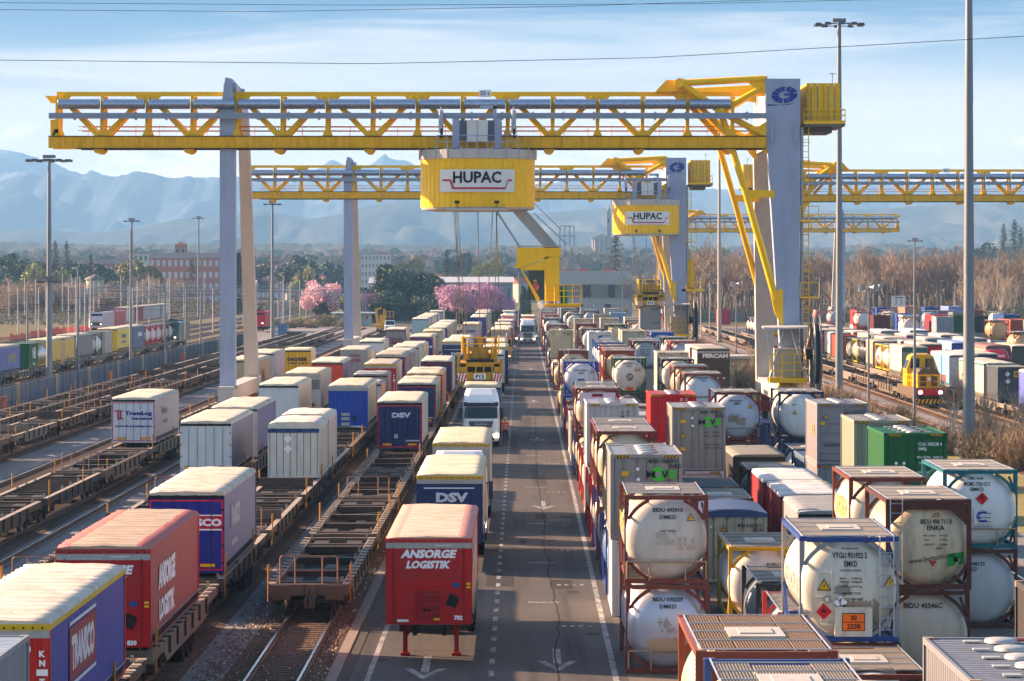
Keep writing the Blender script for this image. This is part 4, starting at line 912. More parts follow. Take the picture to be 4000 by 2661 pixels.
    for xx, rr in ((xc-.22, 2.75), (xc+.22, 2.75)):
        for i in range(20):
            a = 2*pi*i/20; w.tube((xx, -1.0+.5*cos(a), 5.9+.5*sin(a)), (xx, -1.0+rr*cos(a), 5.9+rr*sin(a)), .035, 0, 4)
        for q in (2.75, 2.2, 1.4):
            w.path([(xx, -1.0+q*cos(2*pi*i/28), 5.9+q*sin(2*pi*i/28)) for i in range(29)], .045, 0, 4)
    w.lathe([(xc-.2, .4), (xc-.2, 2.1), (xc+.2, 2.1), (xc+.2, .4)], -1.0, 5.9, 24, 1, 'x')
    w.tube((X(19.9), -1.0, 5.9), (xc, -1.0, 5.9), .4, 1, 10)
    w.build('cable_reel', [paint('#6f7373', .5, .3, .3), paint('#2a2c2e', .6, 0, .3)], root)
    # emblem: broken blue disc with a G bar and an underline
    g = MB(); cx, cz = X(18.5), 24.15; yq = -.03
    def seg(a0, a1, r0, r1):
        n = 6; pts = []
        for i in range(n+1):
            a = radians(a0+(a1-a0)*i/n); pts.append((cx + .95*r1*cos(a) + .12*r1*sin(a), yq, cz + .62*r1*sin(a)))
        for i in range(n, -1, -1):
            a = radians(a0+(a1-a0)*i/n); pts.append((cx + .95*r0*cos(a) + .12*r0*sin(a), yq, cz + .62*r0*sin(a)))
        g.poly(pts)
    for a0, a1 in ((22, 58), (61, 84), (94, 120), (123, 150), (153, 182), (185, 214), (217, 246), (249, 264), (274, 300), (303, 328), (331, 356)): seg(a0, a1, .42, .95)
    g.poly([(cx-.05, yq, cz-.05), (cx+.9, yq, cz-.05), (cx+.9, yq, cz+.12), (cx+.02, yq, cz+.12)])
    pts = [(cx-1.2+i*.26, yq, cz-.74-.03*i*(8-i)/10) for i in range(8)]
    g.poly([(x, yq, z + (.09 if i < 7 else .22)) for i, (x, _, z) in enumerate(pts)][::-1] + [(x, yq, z-.03+.03*i) for i, (x, _, z) in enumerate(pts)])
    g.build('emblem', flat('#143a8c', .4), root)
    return root
def trolley(label, cx, Y, lift, cab=True, ropes=True, mask=None):
    """Rotating hoist drum under the girder."""
    root = thing('crane_trolley', label, 'crane trolley', (cx, Y, 0))
    cy = 1.2; R = 4.05
    d = MB(); prof_n = 150; z0, z1 = 16.2, 19.65
    vs = []; 
    for i in range(prof_n):
        a = 2*pi*i/prof_n; rr = R - (.05 if i % 3 == 0 else 0)
        vs.append((rr*cos(a), cy+rr*sin(a), z0)); vs.append((rr*cos(a), cy+rr*sin(a), z1))
    d.add(vs, [(2*i, 2*((i+1) % prof_n), 2*((i+1) % prof_n)+1, 2*i+1) for i in range(prof_n)]); d.build('drum_cladding', paint('#fbc000', .4, 0, .25, dirtc=(.16, .05, .01)), root)
    g = MB(); g.lathe([(19.6, R-.1), (19.6, R+.08), (20.25, R+.08), (20.25, R-.6), (20.25, .1)], 0, cy, 48, 0, 'z', False)
    for i in range(24):
        a = 2*pi*i/24; g.box((R+.1)*cos(a)-.03, (R+.1)*cos(a)+.03, cy+(R+.1)*sin(a)-.05, cy+(R+.1)*sin(a)+.05, 19.62, 20.45)
    g.build('slewing_ring', GREYW, root)
    g = MB(); g.lathe([(16.2, R-.02), (16.05, R-.1), (15.95, R-.9), (15.95, .1)], 0, cy, 48, 0, 'z', False); g.box(-2.1, 2.1, cy-R-.15, cy-R+.5, 15.95, 16.12); g.build('drum_base', GREYW, root)
    s = MB(); Rb = R + .09; ha = 2.83 / Rb; n = 16
    arc = [(Rb*sin(-ha+2*ha*i/n), cy - Rb*cos(-ha+2*ha*i/n), 17.25) for i in range(n+1)]
    s.strip(arc, (0, 0, 1.57), 0); 
    s.text('HUPAC', (0, cy-Rb-.03, 18.27), (1,0,0), (0,0,1), .82, 1, 3.45, .03, bend=None)
    b0 = 0; 
    # wrap lettering and line round the drum
    k = [i for i, v in enumerate(s.v) if i >= 2*(n+1)]
    s.v[2*(n+1):] = [((Rb+.03)*sin(x/Rb), cy-(Rb+.03)*cos(x/Rb), z) for x, _, z in s.v[2*(n+1):]]
    line = [(-2.58, 18.07), (-1.92, 18.07), (-1.72, 17.5), (2.05, 17.5), (2.25, 18.07), (2.58, 18.07)]
    for (xa, za), (xb, zb) in zip(line, line[1:]):
        m_ = 8 if abs(xb-xa) > 1 else 1
        for i in range(m_):
            x0 = xa+(xb-xa)*i/m_; x1 = xa+(xb-xa)*(i+1)/m_; w0 = za+(zb-za)*i/m_; w1 = za+(zb-za)*(i+1)/m_
            dz = .065; dx = .06 if abs(zb-za) > .1 else 0
            q = [(x0-dx, w0-dz), (x1-dx, w1-dz), (x1+dx, w1+dz), (x0+dx, w0+dz)]
            s.poly([((Rb+.04)*sin(x/Rb), cy-(Rb+.04)*cos(x/Rb), z) for x, z in q], 2)
    s.build('company_sign', [paint('#dcdad6', .4, 0, .06), BLKT, flat('#b5243f')], root)
    for sx in (-1.38, 1.38):
        f = MB(); f.beam((sx, cy-R-.15, 16.15), (sx, cy-R-.45, 16.5), .05, .05, 0); f.box(sx-.17, sx+.17, cy-R-.6, cy-R-.35, 16.42, 16.62, 0); f.build('floodlight', DARK, root)
    f = MB()
    for x in (-1.75, 1.2): f.box(x, x+.5, -1.6, -1.2, 20.2, 22.4, 0); f.box(x, x+.5, 3.4, 3.8, 20.2, 22.4, 0)
    f.box(-1.4, 1.5, -1.4, -1.2, 20.9, 22.3, 1); f.box(-2.4, 2.4, -1.6, 3.8, 20.2, 20.34, 0); f.box(1.1, 1.35, -1.5, -1.3, 22.3, 23.3, 0); f.box(.2, 1.35, -1.5, -1.3, 23.1, 23.35, 0)
    f.build('trolley_frame', [GREYB, paint('#6a6f80', .5, 0, .2)], root)
    f = MB(); f.box(-.72, .74, -2.0, -1.65, 20.75, 22.3, 0); f.box(.0, .02, -2.02, -2.0, 20.8, 22.25, 1); f.build('electric_cabinet', [paint('#d2cfc6', .5, 0, .1), DARK], root)
    for sx in (-2.55, 2.55):
        f = MB(); f.lathe([(-.05+sx, .02), (-.05+sx, .42), (.12+sx, .42), (.12+sx, .02)], -1.1, 21.5, 18, 0, 'x'); f.tube((sx, -1.3, 21.4), (sx, -1.3, 23.0), .17, 1, 10); f.box(sx-.14, sx+.14, -1.5, -1.1, 22.0, 22.4, 1); f.tube((sx, -1.3, 23.0), (sx, -1.3, 23.25), .05, 1, 6)
        f.build('drive_motor', [DARK, paint('#a0a6b0', .4, .3, .2)], root)
    f = MB()
    for z in (20.75, 21.2): f.tube((-2.8, -2.6, z), (2.8, -2.6, z), .028, 0, 4)
    for k_ in range(9): f.tube((-2.8+k_*.7, -2.6, 20.25), (-2.8+k_*.7, -2.6, 21.2), .025, 0, 4)
    f.build('handrail', GREYB, root)
    if ropes:
        f = MB(); 
        for (xa, xb) in ((-1.7, -1.15), (-1.55, -1.45), (-1.45, -.95), (1.35, 1.0), (1.05, .45), (1.3, 1.45)):
            for yy in (-1.0, 3.4): f.tube((xa, cy+yy-.8, 16.0), (xb+(lift[0]-cx), cy+yy-.8+(1.4 if yy < 0 else -1.0), lift[1]), .015, 0, 4, caps=False)
        f.tube((.0, cy, 16.0), (lift[0]-cx, cy, lift[1]), .028, 0, 4, caps=False)
        f.build('hoist_rope', paint('#4a4540', .5, .3, .1), root)
    if cab:
        a = MB(); a.prism([(2.45, 0.2, 15.95), (3.5, .2, 15.95), (5.75, .2, 13.4), (4.85, .2, 13.2)], (0, .7, 0)); a.build('cab_arm', GREYW, root)
        a = MB(); a.tube((1.3, -1.5, 16.0), (3.05, -1.2, 13.3), .08, 0, 6); a.beam((4.0, -.3, 15.8), (6.3, -.3, 13.6), .5, .06)
        for kk in range(9): a.box(4.0+kk*.27-.13, 4.0+kk*.27+.13, -.6, .1, 15.75-kk*.26, 15.78-kk*.26)
        a.tube((4.0, -.6, 16.5), (5.9, -.6, 14.6), .03, 0, 4)
        for xx in (5.8, 6.15, 6.5, 6.8): a.tube((xx, -.6, 13.4), (xx, -.6, 14.9), .03, 0, 4)
        for z in (14.2, 14.9): a.tube((5.8, -.6, z), (6.8, -.6, z), .03, 0, 4)
        a.build('cab_stairs', GREYB, root)
        y0, y1 = -2.2, .2
        c_ = MB()
        def pr(pts, m_=0, ya=y0, yb=y1): c_.prism([(x, ya, z) for x, z in pts], (0, yb-ya, 0), m_)
        pr([(2.75, 13.35), (5.85, 13.35), (5.85, 12.75), (5.2, 12.72), (3.0, 11.95), (2.6, 11.95), (2.8, 12.4)])
        pr([(4.72, 12.72), (5.75, 12.75), (5.75, 9.6), (4.72, 9.6)])
        pr([(3.0, 11.95), (3.12, 11.95), (4.35, 9.85), (4.35, 9.45), (4.25, 9.45)], 0, y0, y0+.12); pr([(3.0, 11.95), (3.12, 11.95), (4.35, 9.85), (4.35, 9.45), (4.25, 9.45)], 0, y1-.12, y1)
        pr([(4.25, 9.45), (7.25, 9.45), (7.25, 9.2), (4.4, 9.2)]); pr([(3.1, 11.95), (4.72, 12.5), (4.72, 11.78), (3.15, 11.78)])
        pr([(2.7, 13.42), (5.9, 13.42), (5.9, 13.5), (2.7, 13.5)], 1)
        c_.build('operator_cab', [YEL, GREYW], root)
        g_ = MB(); g_.poly([(3.2, y0-.02, 11.75), (4.7, y0-.02, 11.75), (4.7, y0-.02, 9.75), (4.45, y0-.02, 9.75)]); g_.poly([(3.05, y0, 11.9), (4.35, y0, 9.7), (4.35, y1, 9.7), (3.05, y1, 11.9)])
        wm = flat('#2b4a4c', .05); g_.build('cab_window', CABG, root)
        g_ = MB(); g_.box(3.6, 4.7, -.2, .0, 9.7, 11.8, 0); g_.box(3.9, 4.5, -1.1, -.6, 9.8, 10.5, 1); g_.build('cab_interior', [paint('#46544f', .7), flat('#1c5a66')], root)
        h_ = MB()
        for z in (9.95, 10.35): h_.path([(4.8, y0-.9, z), (7.25, y0-.9, z), (7.25, y1, z)], .035, 0, 5)
        for xx in (4.8, 5.4, 6.05, 6.65, 7.25): h_.tube((xx, y0-.9, 9.4), (xx, y0-.9, 10.75), .035, 0, 5)
        h_.tube((4.8, y0-.9, 10.75), (7.25, y0-.9, 10.75), .035, 0, 5); h_.box(4.8, 7.25, y0-.95, y0, 9.3, 9.42)
        h_.build('balcony_rail', YEL, root)
        h_ = MB(); h_.tube((4.6, y0-.9, 9.5), (4.4, y0-1.1, 9.35), .18, 0, 12, r2=.28); h_.build('loudspeaker', paint('#cfcfca', .4), root)
        h_ = MB(); h_.box(5.78, 6.2, -1.9, -1.0, 11.8, 12.5); h_.build('air_conditioner', paint('#b9b9b0', .4), root)
        h_ = MB(); h_.lathe([(9.45, .25), (10.2, .25), (10.5, .18), (10.6, .05)], 6.1, -1.0, 14, 0, 'z'); h_.build('green_bin', flat('#0e8a48'), root)
    return root
CABG = bpy.data.materials.new('cab_glass'); CABG.use_nodes = True
_b = CABG.node_tree.nodes['Principled BSDF']; _b.inputs['Base Color'].default_value = (.05, .10, .10, 1); _b.inputs['Roughness'].default_value = .05; _b.inputs['Alpha'].default_value = .5
def spreader(label, cx, Y, z, plate):
    """Container spreader hanging by its ropes; z is its underside."""
    root = thing('container_spreader', label, 'spreader', (cx, Y, z))
    y = MB(); yl = paint('#b98c06', .55, 0, .9, dirtc=(.02, .015, .008))
    y.box(-1.5, -1.0, -.2, 9.5, .0, 1.15); y.box(1.0, 1.5, -.2, 9.5, .0, 1.15); y.box(-1.5, 1.5, -.2, .15, .0, .55); y.box(-1.5, 1.5, -.2, .15, .95, 1.25); y.box(-1.5, 1.5, 9.1, 9.5, 0, 1.2)
    for x in (-.95, -.3, .25, .85): y.box(x-.03, x+.06, -.2, .1, .55, .95)
    y.box(-1.62, -1.4, -.25, .35, .35, 1.9); y.box(1.4, 1.62, -.25, .35, .35, 1.5); y.box(-.9, .9, 1.0, 8.2, .9, 1.2)
    y.build('lower_frame', yl, root)
    y = MB(); y.box(-1.2, 1.2, 1.6, 7.5, 1.5, 1.85); y.box(-1.2, -.75, 1.4, 1.9, 1.3, 2.35); y.box(.75, 1.2, 1.4, 1.9, 1.3, 2.35); y.box(-.6, .6, 1.35, 1.7, 1.5, 2.1); y.prism([(-.45, 1.5, 2.95), (.45, 1.5, 2.95), (.2, 1.5, 2.4), (-.2, 1.5, 2.4)], (0, .8, 0)); y.box(-1.2, 1.2, 1.5, 1.7, 2.1, 2.3)
    y.build('upper_frame', yl, root)
    y = MB()
    for zz in (2.55, 3.0): y.path([(-1.3, 1.0, zz), (1.3, 1.0, zz), (1.3, 7.5, zz)], .035, 0, 5); y.tube((-1.3, 1.0, zz), (-1.3, 7.5, zz), .035, 0, 5)
    for x in (-1.3, -.9, .9, 1.3): y.tube((x, 1.0, 1.85), (x, 1.0, 3.05), .035, 0, 5)
    for yy in (2.6, 4.2, 5.8, 7.5): y.tube((-1.3, yy, 1.85), (-1.3, yy, 3.0), .035, 0, 5); y.tube((1.3, yy, 1.85), (1.3, yy, 3.0), .035, 0, 5)
    y.build('handrail', YEL, root)
    for sx in (-1.1, -.35, .35, 1.1):
        h = MB(); h.box(sx-.05, sx+.05, 1.5, 1.6, 2.3, 2.9); h.tube((sx-.1, 1.55, 2.75), (sx+.1, 1.55, 2.75), .2, 0, 12); h.build('rope_sheave', paint('#7b6f6a', .4, .5, .4), root)
    h = MB(); h.box(-.42, .42, -.24, -.2, .06, .46, 0); h.text(plate, (0, -.26, .26), (1,0,0), (0,0,1), .28, 1, .6, .04); h.build('number_plate', [WHT, BLKT], root)
    for sx in (-1, 1):
        h = MB(); x0 = sx*1.25; h.box(x0-.3, x0+.3, -.26, -.2, -.1, .5, 0)
        for k in range(3): h.poly([(x0-.3+k*.2, -.275, -.1), (x0-.2+k*.2, -.275, -.1), (x0-.06+k*.2 if k < 2 else x0+.3, -.275, .5 if k < 2 else .3), (x0-.16+k*.2, -.275, .5)], 1)
        h.build('warning_panel', [WHT, REDF], root)
        for yy in (0, 9.0):
            f = MB(); f.box(sx*1.28-.12, sx*1.28+.12, yy, yy+.3, -.45, .1); f.build('gripper_foot', yl, root)
    h = MB(); h.box(-.96, .96, .16, .9, .56, 1.45, 0); h.box(-.7, .7, 1.3, 1.5, 1.25, 1.5, 0); h.tube((-.3, .1, .7), (.3, .1, .7), .12, 0, 8); h.build('hydraulic_pack_gap_shade', DARK, root)  # hydraulic pack enlarged with dark boxes standing in for shaded gaps
    return root
# ------------------------------------------------------------------ vegetation
TWIG = leaf_mat('twigs', '#6c5742', '#a0825f'); TWIGD = leaf_mat('dark_twigs', '#504236', '#846c54'); BARK = paint('#5c4a3a', .9, 0, .3); BIRCH = paint('#c9bfae', .8, 0, .3); TWIGP = leaf_mat('pale_twigs', '#85745f', '#b09a80')
EVG = leaf_mat('evergreen', '#1f2c16', '#4b5d38'); EVY = leaf_mat('yellow_green', '#5c5f24', '#98923f'); PINK = leaf_mat('blossom', '#8c6690', '#d9a8c2'); PINK2 = leaf_mat('pink_blossom', '#b98090', '#e8b8bc'); HEDGE = leaf_mat('hedge_leaves', '#1c2611', '#3d4a22'); BUSHG = leaf_mat('bush_leaves', '#4b4a22', '#8a8340')
def bare_tree(seed, h=14, trunkm=BARK, twigm=TWIG, spread=.55, fine=1.0, name='bare_tree', levels=5, multi=1):
    rnd = random.Random(seed)
    def mk():
        root = bpy.data.objects.new(name, None); COL.objects.link(root); root.empty_display_size = .3
        t = MB(); c = MB()
        def grow(p, d, ln, r, lv):
            q = p + d * ln
            tgt = t if lv >= levels - 1 else c
            if lv <= 1:
                s = d.cross(Vector((rnd.uniform(-1,1), rnd.uniform(-1,1), rnd.uniform(-.3,.3)))).normalized() * max(r, .010)
                tgt.add([p - s, p + s, q + s*.3, q - s*.3], [(0,1,2,3)], 0)
            else: tgt.tube(p, q, r, 0, 4 if lv < levels-1 else 6, r2=r*.68, caps=False)
            if lv == 0: return
            n = rnd.choice((3, 4)) if lv > 1 else int(7*fine)
            for i in range(n):
                a = rnd.uniform(0, 2*pi); sp = rnd.uniform(.25, spread+.15) if lv < levels else rnd.uniform(.2, .5)
                side = d.orthogonal().normalized(); side.rotate(Matrix.Rotation(a, 3, d))
                nd = (d * cos(sp) + side * sin(sp) + Vector((0,0,.12))).normalized()
                f = rnd.uniform(.35, 1.0) if i else 1.0
                grow(p + d * ln * f, nd, ln * rnd.uniform(.55, .8) * (1.0 if i else 1.1), r * .6, lv - 1)
        for k in range(multi):
            d0 = Vector((rnd.uniform(-.12,.12)*multi, rnd.uniform(-.1,.1)*multi, 1)).normalized()
            grow(Vector((rnd.uniform(-.3,.3)*(multi-1), rnd.uniform(-.3,.3)*(multi-1), -.1)), d0, h*.30*rnd.uniform(.85, 1.15), h*.017/multi**.5, levels)
        t.build('trunk', trunkm, root); c.build('crown', twigm, root)
        return root
    return mk
def leaf_blob(mb, cx, cy, cz, rx, ry, rz, n, s, rnd, shell=.5, thin=1.0):
    for _ in range(n):
        while True:
            v = Vector((rnd.uniform(-1,1), rnd.uniform(-1,1), rnd.uniform(-1,1))); L = v.length
            if .05 < L <= 1: break
        k = (L ** shell) / L
        v *= k * (0.82 + .3 * mnoise.noise(Vector((v.x*2.3+cx, v.y*2.3+cy, v.z*2.3+cz))))
        p = Vector((cx + v.x*rx, cy + v.y*ry, cz + v.z*rz))
        a = Vector((rnd.uniform(-1,1), rnd.uniform(-1,1), rnd.uniform(-1,1))).normalized() * s * rnd.uniform(.5, 1.2); b = a.orthogonal().normalized() * s * rnd.uniform(.4, 1) * thin
        mb.add([p-a, p-b*.6, p+a, p+b], [(0,1,2,3)], 0)
def leafy(name, seed, blobs, mat, s=.3, trunk=(0, 1.5, .2), tm=BARK, thin=1.0):
    """blobs: (x,y,z,rx,ry,rz,n)"""
    def mk():
        rnd = random.Random(seed); root = bpy.data.objects.new(name, None); COL.objects.link(root); root.empty_display_size = .3
        t = MB(); t.tube((0,0,-.1), (0,0,trunk[1]), trunk[2], 0, 7, r2=trunk[2]*.5)
        for b in blobs: t.tube((0,0,trunk[1]*.7), (b[0]*.7, b[1]*.7, b[2]), trunk[2]*.4, 0, 4, r2=.02)
        t.build('trunk', tm, root)
        c = MB()
        for b in blobs: leaf_blob(c, *b, s, rnd, .5, thin)
        c.build('crown', mat, root)
        return root
    return mk
def conifer(seed, h=12, w=3.2, mat=EVG):
    def mk():
        rnd = random.Random(seed); root = bpy.data.objects.new('conifer', None); COL.objects.link(root); root.empty_display_size = .3
        t = MB(); t.tube((0,0,-.1), (0,0,h*.97), h*.018, 0, 6, r2=.02); t.build('trunk', BARK, root)
        c = MB(); k = int(h*5)
        for i in range(k):
            z = h*.1 + h*.9*i/k; r = w*(1-i/k)**.8*rnd.uniform(.6, 1.1)
            for _ in range(6):
                a = rnd.uniform(0, 2*pi); d = Vector((cos(a), sin(a), -.18)); side = Vector((-sin(a), cos(a), 0))
                for q in range(5):
                    f = (q+1)/5*r; p = Vector((0,0,z)) + d*f; s = .32*rnd.uniform(.6,1.2)
                    u = Vector((rnd.uniform(-.5,.5), rnd.uniform(-.5,.5), rnd.uniform(-.6,.1)))*s
                    c.add([p-side*s, p+d*s*.8, p+side*s, p+u-d*s*.2], [(0,1,2,3)], 0)
        c.build('crown', mat, root)
        return root
    return mk
def px(x, Y): return (x - 1202) / F0 * Y
def pz(y, Y): return H + (625 - y) / F0 * Y
# ------------------------------------------------------------------ buildings
def house(label, x0, x1, Y, zt, wall, roof, d=9, rh=1.8, kind='gable', storeys=2, nw=4, cat='house', name='house', wcol='#39424a', group=None, rz=0):
    """zt: eaves height. Gable, hip or flat roof; each window a part."""
    root = thing(name, label, cat, ((x0+x1)/2, Y, 0), rz, group); w = (x1-x0)/2
    m = MB(); m.box(-w, w, 0, d, 0, zt); m.build('wall', paint(wall, .8, 0, .2), root)
    r = MB(); o = .35
    if kind == 'gable': r.prism([(-w-o, -o, zt), (-w-o, d+o, zt), (-w-o, d/2, zt+rh)], (2*w+2*o, 0, 0))
    elif kind == 'hip': r.add([(-w-o,-o,zt), (w+o,-o,zt), (w+o,d+o,zt), (-w-o,d+o,zt), (-w+min(w*.9, d/2), d/2, zt+rh), (w-min(w*.9, d/2), d/2, zt+rh)], [(0,1,5,4), (1,2,5), (2,3,4,5), (3,0,4), (3,2,1,0)])
    else: r.box(-w-.15, w+.15, -.15, d+.15, zt, zt+rh)
    r.build('roof', paint(roof, .8, 0, .3), root)
    sh = zt / storeys; wm = flat(wcol, .25); fm = flat('#cfcdc8', .6)
    for s in range(storeys):
        for k in range(nw):
            x = -w + (k+.5) * 2*w/nw; ww = min(.55, w/nw*.42); z = s*sh + sh*.35
            f = MB(); f.box(x-ww-.08, x+ww+.08, -.06, -.005, z-.08, z+sh*.45+.08, 1); f.box(x-ww, x+ww, -.08, -.06, z, z+sh*.45, 0); f.build('window', [wm, fm], root)
    return root
def mast(label, x, Y, h, head='ring', r=.34, mat=GALV, group='tall floodlight masts', mid=False, name='light_mast', cat='light mast'):
    root = thing(name, label, cat, (x, Y, 0), 0, group)
    p = MB(); 
    for i, (za, zb) in enumerate(((0, .34), (.34, .66), (.66, 1))):
        ra = r*(1-.5*za); rb = r*(1-.5*zb); p.tube((0,0,h*za), (0,0,h*zb), ra, 0, 12, r2=rb-.015); 
    p.build('pole', mat, root)
    b = MB(); b.box(-r*1.5, r*1.5, -r*1.5, r*1.5, 0, .3); b.build('base', paint('#8b8780', .9), root)
    def ring(z, rr, n):
        g = MB(); g.path([(rr*cos(2*pi*i/16), rr*sin(2*pi*i/16), z) for i in range(17)], .05, 0, 5)
        for i in range(4): g.tube((0,0,z+.15), (rr*cos(pi*i/2), rr*sin(pi*i/2), z), .05, 0, 5)
        g.box(-.6, .6, -.3, .3, z+.25, z+.55); g.build('lamp_ring', paint('#6d7074', .5, .3, .2), root)
        for i in range(n):
            a = 2*pi*(i+.5)/n; l = MB(); cx, cy = (rr+.15)*cos(a), (rr+.15)*sin(a)
            l.prism([(cx-.3, cy-.25, z-.12), (cx+.3, cy-.25, z-.12), (cx+.25, cy-.2, z+.12), (cx-.25, cy-.2, z+.12)], (0, .5, 0)); l.build('lamp', paint('#55585c', .4, .2, .2), root)
    if head == 'ring': ring(h, 1.9, 10)
    elif head == 'small': ring(h, 1.2, 6)
    elif head == 'arm':
        g = MB(); g.tube((0,0,h-.1), (1.3,0,h+.2), .04, 0, 5); g.build('arm', mat, root); g = MB(); g.box(.9, 1.7, -.14, .14, h+.15, h+.3); g.build('lamp', paint('#b9bcc0', .4), root)
    elif head == 'horns':
        for k, a in enumerate((180, 230, 310, 0)):
            g = MB(); dx, dy = cos(radians(a)), sin(radians(a)); g.tube((dx*.12, dy*.12, h-.25), (dx*.45, dy*.45, h-.25), .08, 0, 10, r2=.13); g.tube((dx*.45, dy*.45, h-.25), (dx*.85, dy*.85, h-.28), .13, 0, 14, r2=.33, caps=False); g.build('loudspeaker', paint('#b4b6b8', .4, .2, .1), root)
    if mid: ring(h*.47 if mid is True else mid, 1.0, 4)
    return root
# ================================================================== THE SETTING
G_ASPH = ground_mat('asphalt', '#3d3a3a', '#4e4947', '#605a55', .12, 38, .12, .80, stain=((.9, .03, 1), '#242224', .75))
G_YARD = ground_mat('yard_gravel', '#7d7a7c', '#95908e', '#5a5652', .2, 16, .5, .95)
G_BALL = ground_mat('ballast', '#5f4a3c', '#7d6654', '#2e2722', .5, 9, 1.0, .95, stain=((.8, .2, 1), '#3c2a20', .6))
G_CONC = ground_mat('concrete', '#6a6058', '#7d7168', '#574d45', .15, 20, .2, .9, stain=((.5, .1, 1), '#3c332c', .7))
G_EARTH = ground_mat('earth', '#57532f', '#7d6c48', '#4e4630', .02, .8, .3, .95)
GRASSM = ground_mat('verge', '#5f6338', '#837c4a', '#8d7a52', .2, 3, .4, .95)
g = MB(); g.poly([(-8000, -180, -.02), (8000, -180, -.02), (8000, 12400, -.02), (-8000, 12400, -.02)]); struct('ground', g, G_EARTH)
g = MB(); g.poly([(-52, 30, 0), (75, 30, 0), (75, 700, 0), (-52, 700, 0)]); struct('yard_ground', g, G_YARD)
g = MB(); g.poly([(-5.3, 30, .006), (3.05, 30, .006), (3.05, 700, .006), (-5.3, 700, .006)]); struct('road', g, G_ASPH)
g = MB(); g.poly([(3.05, 30, .008), (19.9, 30, .008), (19.9, 680, .008), (3.05, 680, .008)]); struct('stacking_pavement', g, G_CONC)
g = MB(); g.poly([(40.5, 300, .008), (75, 300, .008), (75, 690, .008), (40.5, 690, .008)]); struct('truck_yard', g, G_ASPH)
# kerb and drain strip left of the road
g = MB(); g.box(-5.62, -5.3, 30, 700, 0, .05); struct('kerb', g, paint('#7a7068', .9, 0, .5))
g = MB(); g.box(-5.25, -4.98, 30, 700, .006, .02); struct('drain_channel', g, paint('#3a3634', .9, 0, .4))
# painted markings
PM = ground_mat('road_paint', '#8f8c89', '#bdbab6', '#4d4a4a', 1.0, 5, .1, .7, stain=((1.5, .7, 1), '#494648', .8))
g = MB(); 
g.poly([(2.60, 30, .012), (2.78, 30, .012), (2.78, 640, .012), (2.60, 640, .012)]); g.poly([(-4.52, 30, .012), (-4.36, 30, .012), (-4.36, 640, .012), (-4.52, 640, .012)])
y = 60
while y < 640: g.poly([(-.98, y, .012), (-.82, y, .012), (-.82, y+1.3, .012), (-.98, y+1.3, .012)]); y += 3.05
def arrow(x, y):
    g.poly([(x-.12, y, .012), (x+.12, y, .012), (x+.12, y+4.2, .012), (x-.12, y+4.2, .012)]); g.poly([(x, y-1.7, .013), (x+.62, y+.9, .013), (x+.38, y+.9, .013), (x, y-.7, .013), (x-.38, y+.9, .013), (x-.62, y+.9, .013)])
for yy in (99.5, 166, 232, 300, 400): arrow(1.05, yy)
arrow(-2.85, 97.5)
for yy in (110, 124.5, 140, 157, 177, 203, 227, 255, 285, 330):
    for k in range(4): g.poly([(1.3+k*.28, yy, .012), (1.45+k*.28, yy, .012), (1.45+k*.28, yy+.5, .012), (1.3+k*.28, yy+.5, .012)])
for yy in (118, 134, 155, 181, 212, 245): g.poly([(.2, yy, .012), (1.3, yy, .012), (1.3, yy+.35, .012), (.2, yy+.35, .012)])
struct('road_markings', g, PM)
g = MB(); rnd = random.Random(3); x = .9; pts = []
for k in range(260):
    x += rnd.uniform(-.06, .06) + (.95-x)*.06; pts.append((x, 60+k*.9))
for (a, b), (c, d) in zip(pts, pts[1:]): g.poly([(a-.025, b, .0135), (a+.025, b, .0135), (c+.025, d, .0135), (c-.025, d, .0135)])
for yy in (103, 131, 168, 199): g.poly([(-4, yy, .0135), (2.6, yy+.4, .0135), (2.6, yy+.46, .0135), (-4, yy+.05, .0135)])
g2 = MB(); q = random.Random(4)
for i_ in range(26):
    zq = .0066 + .0001*i_
    x0 = q.uniform(-4.2, 1.8); y0 = q.uniform(95, 420); w_, l_ = q.uniform(.3, 1.1), q.uniform(.6, 5); g2.poly([(x0, y0, zq), (x0+w_, y0+q.uniform(-.1, .1), zq), (x0+w_, y0+l_, zq), (x0+q.uniform(-.05, .05), y0+l_, zq)])
for i_ in range(40):
    zq = .0095 + .00004*i_; x0 = q.uniform(-4.4, 2.4); y0 = q.uniform(90, 400); r_ = q.uniform(.05, .28); g2.poly([(x0+r_*cos(a*.785)*q.uniform(.7, 1.2), y0+r_*2*sin(a*.785)*q.uniform(.7, 1.2), zq) for a in range(8)])
struct('road_patches', g2, ground_mat('patched_asphalt', '#2a2829', '#353334', '#403d3c', .5, 30, .1, .85))
struct('asphalt_crack', g, flat('#1d1b1a', .95))
# tracks
RAILM = paint('#6f5542', .5, .4, .4); RAILT = paint('#c7c3bd', .22, .9, .1); SLP = paint('#5b4a3e', .95, 0, .5)
def track(x0, y0, y1, curve=None, ball=True):
    if ball:
        b = MB()
        b.add([(x0-1.55, y0, .004), (x0-1.15, y0, .05), (x0+1.15, y0, .05), (x0+1.55, y0, .004), (x0-1.55, y1, .004), (x0-1.15, y1, .05), (x0+1.15, y1, .05), (x0+1.55, y1, .004)], [(0,1,5,4), (1,2,6,5), (2,3,7,6)]); struct('ballast', b, G_BALL)
    s = MB(); y = y0; lim = min(y1, 340)
    while y < lim: s.box(x0-1.2, x0+1.2, y, y+.24, .04, .075); y += .6
    if y0 < 340: struct('sleepers', s, SLP)
    r = MB()
    for sx in (-.75, .75):
        r.box(x0+sx-.07, x0+sx+.07, y0, y1, .075, .095, 0); r.box(x0+sx-.012, x0+sx+.012, y0, y1, .095, .20, 0); r.box(x0+sx-.036, x0+sx+.036, y0, y1, .20, .235, 1)
    struct('railway_track', r, [RAILM, RAILT])
RZ = .235
